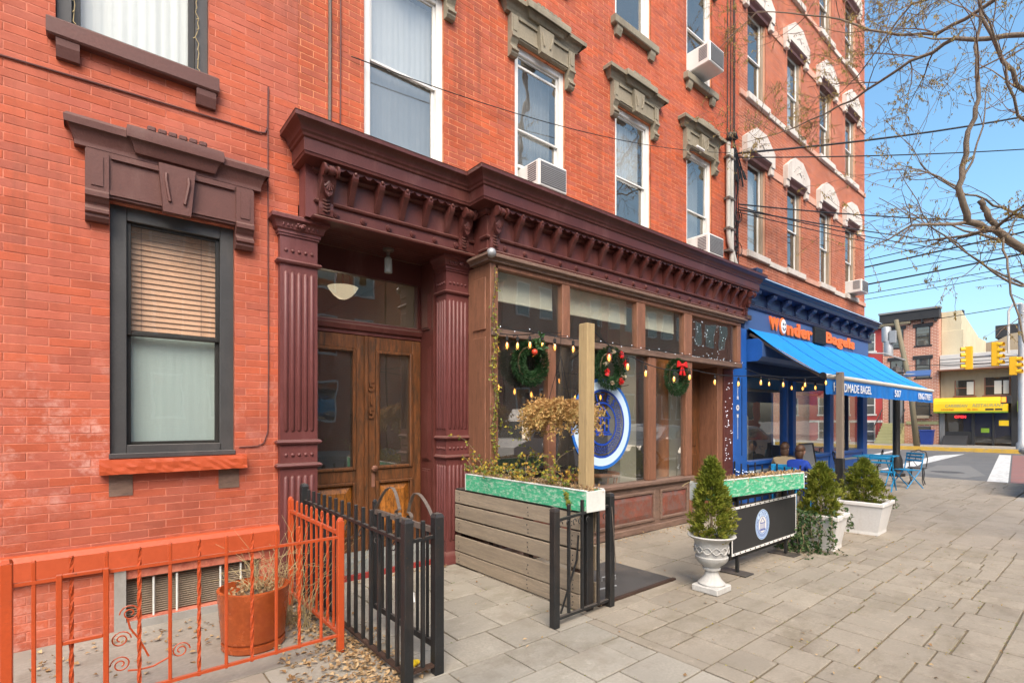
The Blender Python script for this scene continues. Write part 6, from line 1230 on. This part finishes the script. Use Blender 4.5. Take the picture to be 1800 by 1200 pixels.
def fwin(par,y0,y1,z0,z1,fm='far_dark',lint=True,gm='glass_far',curt='interior_cream',d=0):
    w_=fbox(par,'window',y0-.08,y1+.08,d-.03,d+.05,z0-.1,z0,fm); fbox(w_,'frame_jamb',y0,y0+.06,d-.02,d+.08,z0,z1,fm); fbox(w_,'frame_jamb',y1-.06,y1,d-.02,d+.08,z0,z1,fm); fbox(w_,'meeting_rail',y0,y1,d-.015,d+.06,(z0+z1)/2-.03,(z0+z1)/2+.03,fm)
    q=MB(); q.quad((-y1,d-.008,z0),(-y0,d-.008,z0),(-y0,d-.008,z1),(-y1,d-.008,z1)); q.build('pane','glass_far',w_); q=MB(); q.quad((-y1,d-.004,z0),(-y0,d-.004,z0),(-y0,d-.004,z1),(-y1,d-.004,z1)); q.build('shade',curt,w_)
    if lint: fbox(w_,'lintel',y0-.12,y1+.12,d-.06,d+.04,z1,z1+.22,fm)
b1=thing('brick_rowhouse',(XF,8.9,0),'narrow three-storey tan brick rowhouse with black cornice and olive stoop across the street','house',None,R90); b1.location=(XF,0,0)
fbox(b1,'wall',7.33,10.15,0,9,.06,8.1,'far_brick'); fbox(b1,'cornice',7.25,10.25,-.3,.2,7.65,8.2,'far_dark'); fbox(b1,'roof_edge',7.2,10.3,-.36,.2,8.2,8.32,'far_grey')
for i in range(5): fbox(b1,'bracket',7.4+.64*i,7.5+.64*i,-.26,.02,7.45,7.66,'far_dark')
for y0,y1 in ((7.72,8.45),(9.05,9.75)):
    fwin(b1,y0,y1,6.1,7.2,curt='far_tan' if y0<8 else 'far_grey'); fwin(b1,y0,y1,4.12,5.25,curt='far_grey')
fwin(b1,7.72,8.45,1.85,2.9,lint=False,curt='interior_dark'); fbox(b1,'flower_box',7.75,8.4,-.25,-.04,1.62,1.8,'far_tan'); fbox(b1,'door',9.1,9.75,-.03,.05,1.3,3.2,'far_grey'); fbox(b1,'door_frame',9.02,9.83,-.02,.04,1.3,3.35,'far_dark'); fbox(b1,'stone_band',7.33,8.9,-.06,.02,1.25,1.45,'stair_olive'); fwin(b1,7.7,8.45,.25,1.15,lint=False,curt='far_dark')
for i in range(7): fbox(b1,'stair_step',9.0,10.1,-1.9+.27*i,-.02,.06+.18*i,.24+.18*i,'stair_olive')
for yy in (8.95,10.15):
    q=MB(); q.tube([(-yy,-1.9,1.0),(-yy,-.1,2.2)],.03,5); [q.tube([(-yy,-1.9+.3*i,.1+.2*i),(-yy,-1.9+.3*i,1.0+.2*i)],.015,4) for i in range(6)]; q.build('stair_railing','black_iron',b1)
fbox(b1,'cream_side_wall',6.3,7.32,.62,8,.06,6.9,'far_cream'); q=MB(); q.prism([(.64,6.9),(6,6.9),(6,7.0),(.64,8.05)],'x',-7.31,-6.4); q.build('cream_gable','far_cream',b1); fbox(b1,'chimney',6.45,6.75,1.5,1.9,6.9,8.2,'far_dark')
b2=thing('red_rowhouse',(XF,0,0),'dark red painted rowhouse with white window frames behind the corner','house',None,R90)
fbox(b2,'wall',10.16,14.5,.02,9,.06,7.4,'far_red'); fbox(b2,'stone_band',10.16,14.5,-.02,.05,1.35,1.5,'far_white')
for y0 in (10.55,12.0,13.3):
    for z in (.2,1.9,4.2,6.0): fwin(b2,y0,y0+.62,z,z+1.15,'far_white',False,curt='far_grey')
fbox(b2,'cornice',10.16,14.6,-.2,.2,7.4,7.7,'far_grey')
b3=thing('caribbean_restaurant',(XF,0,0),'tan two-storey restaurant with yellow awning sign across the street','restaurant',None,R90)
fbox(b3,'wall',3.95,7.3,.3,9,2.5,4.5,'far_tan'); fbox(b3,'pier',7.05,7.3,-.02,.3,.06,2.6,'far_grey'); fbox(b3,'pier',3.95,4.2,-.02,.3,.06,4.5,'far_dark'); fbox(b3,'eave',3.95,7.35,-.35,.4,4.42,4.5,'far_copper'); fbox(b3,'parapet',3.95,7.3,.1,.5,4.5,5.4,'far_white')
for z in (4.72,4.92,5.12): fbox(b3,'siding_line',3.95,7.3,.085,.1005,z,z+.03,'far_grey',.003)
fwin(b3,5.75,6.65,2.95,3.85,'far_copper',False,curt='interior_dark',d=.3); fwin(b3,4.25,5.35,2.95,3.95,'far_copper',False,curt='interior_dark',d=.3)
for y0,y1 in ((5.8,6.1),(4.62,4.92),(4.32,4.55)): fbox(b3,'window_poster',y0,y1,.275,.285,3.0,3.75,'far_white')
q=MB(); P=[(.25,2.82),(-.12,2.82),(-.30,2.76),(-.42,2.62),(-.45,2.45),(-.45,2.02),(.25,2.02)]; q.prism(P,'x',-7.5,-4.33); ya=q.build('yellow_sign','yellow_vinyl',b3); fbox(b3,'sign_skirt',4.33,7.5,-.44,.2,1.93,2.015,'sign_green')
FRl=FR_Y
fit('lettering','CARIBBEAN',-6.95,-5.95,2.26,2.44,-.452,'stair_olive',ya,.002,.005,.25); fit('lettering','RESTAURANT',-5.75,-4.42,2.26,2.44,-.452,'stair_olive',ya,.002,.005,.25); text('lettering','COOKING',.12,(-6.85,-.452,2.12),'neon_red' if 0 else 'ribbon_red',ya,.002,.002); text('lettering','TEL. (201)',.11,(-5.75,-.452,2.12),'ribbon_red',ya,.002,.002); q=MB(); q.box(-5.2,-4.85,-.453,-.4515,2.07,2.17); q.box(-4.8,-4.5,-.453,-.4515,2.07,2.17); q.build('phone_strip','far_dark',ya)
fbox(b3,'shop_back',4.2,7.05,.4,.45,.06,2.5,'interior_dark'); fbox(b3,'shop_mullion',5.72,5.86,.0,.3,.06,1.95,'far_dark'); fbox(b3,'shop_mullion',4.9,4.98,.0,.3,.06,1.95,'far_dark'); fbox(b3,'shop_riser',5.86,7.05,.02,.3,.06,.85,'far_dark')
for y0,y1,z0 in ((5.86,7.05,.85),(4.98,5.72,.2),(4.2,4.9,.2)): q=MB(); q.quad((-y1,.05,z0),(-y0,.05,z0),(-y0,.05,1.93),(-y1,.05,1.93)); q.build('pane','glass_far',b3)
fbox(b3,'door_notice',5.1,5.45,.03,.04,.8,1.05,'sign_green'); fbox(b3,'door_notice',4.3,4.7,.03,.04,1.2,1.5,'yellow_vinyl')
q=MB(); q.add([(-7.1,-.55,.06),(-6.0,-.55,.06),(-6.0,-.0,.62),(-7.1,.0,.62),(-7.1,0,.06),(-6.0,0,.06)],[(0,1,2,3),(0,3,4),(1,5,2)]); q.build('cellar_door','far_dark',b3)
text('open_sign','OPEN',.2,(-6.35,.02,1.70),'neon_red',b3,.01,.004)
b4=thing('green_grocer',(XF,0,0),'dark shop with green sign at the right edge across the street','shop',None,R90); fbox(b4,'wall',.5,3.93,.3,9,.06,4.2,'far_dark'); fbox(b4,'sign',2.4,3.93,-.3,.3,2.0,2.55,'sign_green'); fbox(b4,'white_panel',2.6,3.7,.2,.29,2.7,3.6,'far_white'); fbox(b4,'stall',2.6,3.6,-.6,.1,.06,.7,'far_copper')
b5=thing('tan_building',(XF+9,0,0),'plain tan building rising behind the restaurant','building',None,R90); q=MB(); q.prism([(-8.6,0),(-3,0),(-3,7.6),(-5.2,7.45),(-5.9,7.05),(-8.6,6.6)],'y',.4,9); q.build('wall','far_tan',b5); fbox(b5,'roof_unit',5.0,6.2,2,4,7.4,8.3,'far_dark'); fbox(b5,'upper_wall',-8,3,.4,9,0,7.9,'far_tan')
b6=thing('distant_rowhouses',(XF+.5,0,0),'row of low brick houses further along the cross street','house',None,R90); fbox(b6,'wall',14.6,40,.2,9,.06,6.8,'far_brick'); fbox(b6,'cornice',14.6,40,-.1,.3,6.8,7.2,'far_dark')
for i in range(12):
    for z in (1.9,4.4): fwin(b6,15.5+2*i,16.2+2*i,z,z+1.2,'far_white',False,curt='far_grey',d=.2)
bin_=thing('recycling_bin',(38.6,7.75,.06),'blue recycling bin beside the brick rowhouse basement','bin'); q=MB(); q.add([(38.35,7.5,.06),(38.85,7.5,.06),(38.85,8.0,.06),(38.35,8.0,.06),(38.3,7.45,.85),(38.9,7.45,.85),(38.9,8.05,.85),(38.3,8.05,.85)],[(3,2,1,0),(0,1,5,4),(1,2,6,5),(2,3,7,6),(3,0,4,7),(4,5,6,7)]); q.build('body','bin_blue',bin_); q=MB(); q.cbox(38.27,38.93,7.42,8.08,.85,.93,.02); q.build('lid','bin_blue',bin_)
up=thing('utility_pole',(35.6,7.6,.06),'leaning wooden utility pole with grey transformers across the street','pole'); q=MB(); q.tube([(35.6,7.6,.05),(35.6,7.9,3.5),(35.6,8.55,7.25)],.15,10,taper=.12); q.build('pole','pole_wood',up,smooth=True)
for i,(yy,z) in enumerate(((8.95,6.0),(8.85,5.2))): q=MB(); q.lathe([(.2,0),(.23,.03),(.23,.8),(.2,.85),(.05,.9)],35.35,yy,z,14); q.build('transformer','galv',up,smooth=True,autos=40)
q=MB(); q.cbox(35.1,35.3,8.45,8.75,5.9,6.6); q.build('switch_box','galv',up); q=MB(); q.cbox(35.55,35.65,7.9,9.4,6.95,7.08,.01); q.build('crossarm','pole_wood',up); q=MB(); q.tube([(35.5,8.1,4.9),(34.8,8.9,5.3),(34.2,9.6,5.35)],.04,6); q.ball((34.1,9.7,5.32),.16,10,8,(1.6,1.6,.5)); q.build('street_light','galv',up)
# traffic signals
ts=thing('traffic_signal',(35.6,3.42,.06),'grey pole with yellow traffic signal heads across the intersection','traffic light'); q=MB(); q.lathe([(.22,0),(.22,.3),(.15,.4),(.14,7.2)],35.6,3.42,.06,14); q.build('pole','galv',ts,smooth=True,autos=40); q=MB(); q.tube([(35.6,3.42,4.7),(35.5,4.4,4.8),(35.4,5.4,4.85)],.05,8); q.tube([(35.6,3.42,4.25),(35.5,5.2,4.3)],.03,6); q.build('mast_arm','galv',ts); q=MB(); q.tube([(35.6,3.9,4.9),(35.6,3.9,7.0),(35.6,3.75,7.3),(35.6,3.45,7.3),(35.6,3.35,7.0)],.05,6); q.lathe([(.05,.2),(.16,0),(.14,0)],35.6,3.35,6.85,12); q.build('lamp_arm','far_white',ts)
def head(y,z,n,ax,lab):
    q=MB(); x0=35.3; q.cbox(x0-.14,x0+.14,y-.14,y+.14,z,z+.3*n,.02); h=q.build('signal_head','signal_yellow',ts)
    for i in range(n):
        zc=z+.15+.3*i; v=MB(); N=12
        d=Vector(ax)
        s_=Vector((-d.y,d.x,0))
        for k_ in range(2):
            for j in range(N+1): a=R(-30+240*j/N); p=Vector((x0,y,zc))+d*(.14+.2*k_)+s_*(.125*math.cos(a))+Vector((0,0,.125*math.sin(a))); v.v.append(tuple(p))
        v.f=[(j,j+1,N+2+j,N+1+j) for j in range(N)]; v.build('visor','signal_yellow',h); v=MB(); v.ball(Vector((x0,y,zc))+d*.14,.1,10,8,(.3+.7*abs(d.y),.3+.7*abs(d.x),1)); v.build('lens','far_dark',h)
head(5.35,4.15,4,(-.35,.94,0),''); head(4.35,4.25,4,(-.3,-.95,0),''); head(3.70,3.75,3,(-.2,-.98,0),'')
q=MB(); q.cbox(35.25,35.45,3.75,4.15,2.35,2.75,.02); ph=q.build('pedestrian_head','far_dark',ts); q=MB(); q.box(35.235,35.249,3.95,4.12,2.42,2.68); q.build('hand_symbol','signal_orange',ph)
for i,(z0,z1,r_) in enumerate(((9.05,9.15,.02),(8.7,8.85,.035),(8.35,8.35,.018),(7.98,8.0,.035),(7.6,7.55,.016),(7.35,7.3,.014))):
    wire((27,24,z0),(27,-6,z1+.25),.5,r_,'black power line over the cross street, %s of six'%['topmost','second','third','fourth','fifth','lowest'][i],20,grp='power lines over the cross street')
for i,(a,b) in enumerate((((35.6,8.5,6.9),(27,24,7.4)),((35.6,8.3,4.6),(35.8,-6,4.9)),((35.6,9.3,6.95),(36,-8,8.6)))): wire(a,b,.3,.02,['wire from the utility pole top back over the red rowhouse','low wire crossing in front of the rowhouse windows','wire from the utility pole over the restaurant roof'][i],grp='wires on the utility pole')
# ================================================================== PARKED CARS
def car(x,y,rz,lab,paint,van=False):
    t=thing('parked_car',(x,y,-.13),lab,'car','cars parked along the kerb',rz,True); L=4.4; Wd=1.74
    side=[(-2.2,.32),(-2.2,.62),(-2.1,.82),(-1.2,.93),(-.5,1.42),(.9,1.46),(1.75,1.0),(2.15,.9),(2.2,.6),(2.18,.32)] if not van else [(-2.3,.35),(-2.3,.95),(-1.7,1.15),(-1.1,1.95),(2.3,2.0),(2.35,.4)]
    def ins(p,k): return p
    q=MB(); n=len(side); 
    for yy,sh in ((-Wd/2,0),(-Wd/2+.0,1),(Wd/2,1)): pass
    lay=[(-Wd/2+.10,.0),(-Wd/2,.0),(Wd/2,.0),(Wd/2-.10,.0)]
    for yy,_ in ((-Wd/2,0),(Wd/2,0)):
        for px_,pz in side: q.v.append((px_,yy*(1-.16*max(0,pz-.95)/.5),pz))
    q.f=[tuple(range(n)),tuple(range(2*n-1,n-1,-1))]+[(i,n+i,n+(i+1)%n,(i+1)%n) for i in range(n)]; body=q.build('body',paint,t)
    for wx in (-1.35,1.35):
        for sy in (-1,1):
            q=MB(); q.tube([(wx,sy*(Wd/2-.2),.32),(wx,sy*(Wd/2+.01),.32)],.32,20); w_=q.build('wheel','tyre',t); q=MB(); q.tube([(wx,sy*(Wd/2+.011),.32),(wx,sy*(Wd/2+.02),.32)],.2,14); q.build('rim','galv',w_)
    for sy in (-1,1):
        k=Wd/2+.004; g_=[(-1.0,1.0),(-.45,1.36),(.85,1.39),(1.4,1.02)] if not van else [(-1.55,1.2),(-1.05,1.85),(-.1,1.85),(-.1,1.2)]
        q=MB(); q.add([(a,sy*(k*(1-.16*max(0,b-.95)/.5)),b) for a,b in g_],[(0,1,2,3) if sy<0 else (3,2,1,0)]); q.build('side_window','glass_dark',t)
        q=MB(); q.ball((-.75 if not van else -1.3,sy*(Wd/2+.13),1.0),.11,10,8,(.7,1.1,.7)); q.tube([(-.75,sy*(Wd/2-.02),.95),(-.75,sy*(Wd/2+.12),.97)],.03,5); q.build('mirror',paint,t,smooth=True)
        q=MB(); q.ball((-2.1 if not van else -2.25,sy*.62,.72),.12,10,8,(.4,1.4,.7)); q.build('headlight','sign_white',t)
    q=MB(); e=.01
    ws=[(-1.2,.94),(-.5,1.42)] if not van else [(-1.7,1.17),(-1.1,1.93)]
    q.add([(ws[0][0]-e,-.68,ws[0][1]+e),(ws[0][0]-e,.68,ws[0][1]+e),(ws[1][0]-e,.6,ws[1][1]-.02),(ws[1][0]-e,-.6,ws[1][1]-.02)],[(0,3,2,1)]); q.build('windshield','glass_dark',t); return t
car(16.35,.44,0,'silver parked car whose door mirror shows at the right edge of the picture','car_silver')
car(10.6,-2.3,0,'white van parked behind the camera, mirrored in the shop window','car_white',True); car(16.2,-2.6,0,'silver sedan parked behind the camera, mirrored in the shop glass','car_silver'); car(24,-9.0,PI,'white car parked across the street, mirrored in the bagel shop window','car_white'); car(25.5,13.5,R(90),'white car waiting on the cross street beyond the shop corner','car_white')
# ================================================================== HOUSES ACROSS THE STREET (seen as reflections)
for i,(x0,x1,h,mt) in enumerate(((-14,-7.6,10,'opp_brick2'),(-7.5,-1.1,11,'opp_brick'),(-1,5.4,10.5,'opp_brick2'),(5.5,11.9,11,'opp_brick'),(12,18.4,9.5,'opp_brick'),(18.5,24.9,10.5,'opp_brick2'),(25,31.4,11,'opp_brick'),(31.5,38,10,'opp_brick2'),(38.1,44.5,11,'opp_brick'),(44.6,52,10.5,'opp_brick'))):
    t=thing('opposite_rowhouse',((x0+x1)/2,-14.6,0),'%s brick rowhouse across the street, seen only mirrored in the windows'%['first','second','third','fourth','fifth','sixth','seventh','eighth','ninth','tenth'][i],'house','rowhouses across the street'); q=MB(); q.box(x0,x1,-22,-14.6,0,h); q.build('wall',mt,t); q=MB(); q.box(x0,x1,-14.65,-14.2,h,h+.5); q.build('cornice','far_dark',t)
    for k in range(3):
        for z in (1.6,4.8,7.9):
            xx=x0+1.0+1.9*k; q=MB(); q.box(xx-.08,xx+.98,-14.6,-14.53,z-.1,z+1.85); w_=q.build('window','far_white',t); q=MB(); q.box(xx,xx+.9,-14.528,-14.52,z,z+1.75); q.build('pane','glass_dark',w_)
# ================================================================== TREES
def tree(name,loc,lab,limbs,seed,levels,trunk=None,buds=900,twigs=True,budmat='leaf_bud'):
    t=thing(name,loc,lab,'tree'); r_=random.Random(seed); x,y,z=loc
    q=MB(); q.tube(trunk[0],trunk[1],12); q.build('trunk','bark',t,smooth=True)
    br=MB(); tw=MB(); bl_=LB(); tips=[]
    def grow(p,d,L,r,lv):
        n=6; pts=[p.copy()]; rad=[r]
        for i in range(n):
            d=(d+Vector((r_.gauss(0,.14),r_.gauss(0,.14),r_.gauss(.01,.12)))).normalized(); p=p+d*L/n; pts.append(p.copy()); rad.append(max(.0022,r*(1-.75*(i+1)/n)))
        (br if r>.012 else tw).tube(pts,rad,6 if r>.02 else 4,cap=False)
        if lv>0:
            for k in range(5 if lv>1 else 4):
                i=r_.randint(1,n); a=rv(); dd=(d*.8+a*.75+Vector((0,0,.05))).normalized(); grow(pts[i],dd,L*r_.uniform(.4,.68),max(.0026,rad[i]*.6),lv-1)
        else:
            tips.append((pts[-1],d)); tips.append((pts[3],d))
    for pts,r0,r1,lv,nb in limbs:
        P=[Vector(p) for p in pts]; S=[]
        for a,b in zip(P,P[1:]):
            for i in range(4): S.append(a.lerp(b,i/4)+rv()*.02)
        S.append(P[-1]); N=len(S); rad=[r0+(r1-r0)*i/(N-1) for i in range(N)]; br.tube(S,rad,8,cap=False)
        for k in range(nb):
            i=r_.randint(int(N*.2),N-1); dd=(S[min(N-1,i+1)]-S[max(0,i-1)]).normalized(); a=rv(); dd=(dd*.6+a*.8).normalized(); grow(S[i],dd,r_.uniform(.5,1.15),max(.004,rad[i]*.5),lv)
    br.build('branches','bark',t,smooth=True); tw.build('twigs','twig',t)
    if buds:
        for i in range(buds):
            p,d=tips[r_.randrange(len(tips))]
            for k in range(r_.randint(2,5)): bl_.leaf(p-d*.12*r_.random()+rv()*.012,Vector((r_.gauss(0,.4),r_.gauss(0,.4),-1)),r_.uniform(.022,.05),r_.uniform(.008,.015),r_.random())
        bl_.fin('seed_tassels',budmat,t)
    return t
TX,TY=9.2,-.45
L_=[([(TX,TY,3.0),D(1850,470,6.4),D(1800,440,6.3),D(1745,405,6.2),D(1700,390,6.0),D(1688,330,5.9),D(1700,250,5.8),D(1722,170,5.7),D(1716,80,5.7),D(1728,-60,5.6)],.058,.011,2,8),
    ([D(1760,412,6.2),D(1735,378,6.1),D(1722,352,6.1)],.034,.03,0,0),
    ([D(1700,392,6.0),D(1600,398,6.1),D(1520,440,6.3)],.022,.004,1,7),
    ([D(1762,412,6.2),D(1770,470,6.1),D(1790,560,6.0),D(1830,700,5.8)],.013,.008,1,3),
    ([D(1860,500,6.5),D(1795,505,6.3),D(1720,462,6.2),D(1640,400,6.1),D(1580,300,6.0)],.018,.003,1,8),
    ([D(1870,520,6.6),D(1800,502,6.5),D(1730,470,6.4),D(1670,420,6.4),D(1545,348,6.5)],.016,.004,1,6),
    ([D(1830,395,6.4),D(1760,365,6.4),D(1700,340,6.3),D(1630,300,6.3),D(1590,245,6.3)],.018,.003,1,7),
    ([(TX,TY,3.4),D(1880,200,6.2),D(1790,150,6.1),D(1740,60,6.0),D(1700,-60,6.0)],.035,.015,2,6),
    ([D(1800,60,6.4),D(1680,70,6.8),D(1600,110,7.2),D(1500,175,7.8),D(1400,225,8.4),D(1330,245,8.8)],.032,.004,2,14),
    ([D(1750,0,6.4),D(1650,60,7.0),D(1560,60,7.6),D(1450,30,8.2),D(1330,20,8.8),D(1240,110,9.0)],.026,.003,2,13),
    ([D(1840,-60,6.2),D(1720,-40,6.6),D(1600,10,7.2),D(1520,120,7.6),D(1470,170,8.0)],.026,.003,2,10),
    ([D(1870,260,6.0),D(1790,200,5.8),D(1755,90,5.7),D(1720,0,5.6)],.018,.008,1,5),
    ([(TX,TY,3.4),(TX-.6,TY-.1,7),(TX-.4,TY,10),(TX-.9,TY+.3,13)],.11,.02,2,16),([(TX,TY,3.4),(TX+.9,TY-.2,6.5),(TX+1.2,TY+.2,9.5),(TX+1.0,TY+.6,12.5)],.10,.02,2,14)]
tree('street_tree',(TX,TY,0),'bare street tree with drooping seed tassels reaching in from the upper right',L_,91,2,([(TX,TY,-.02),(TX+.02,TY,1.2),(TX,TY+.02,2.4),(TX,TY,3.45)],[.24,.18,.16,.15]),6000)
for i,(x,y) in enumerate(((-2.5,-1.6),(5.2,-11.2))):
    lim=[([(x,y,2.6),(x+a,y+b,5),(x+a*1.7,y+b*1.5,7.5)],.09,.02,2,12) for a,b in ((-1,.3),(.9,-.4),(.2,1.0),(-.3,-1))]
    tree('street_tree',(x,y,0),['bare tree behind the camera, mirrored in the upper windows','bare tree across the street, mirrored in the shop windows'][i],lim,95+i,2,([(x,y,-.02),(x,y,1.5),(x,y,2.8)],[.2,.16,.13]),0)
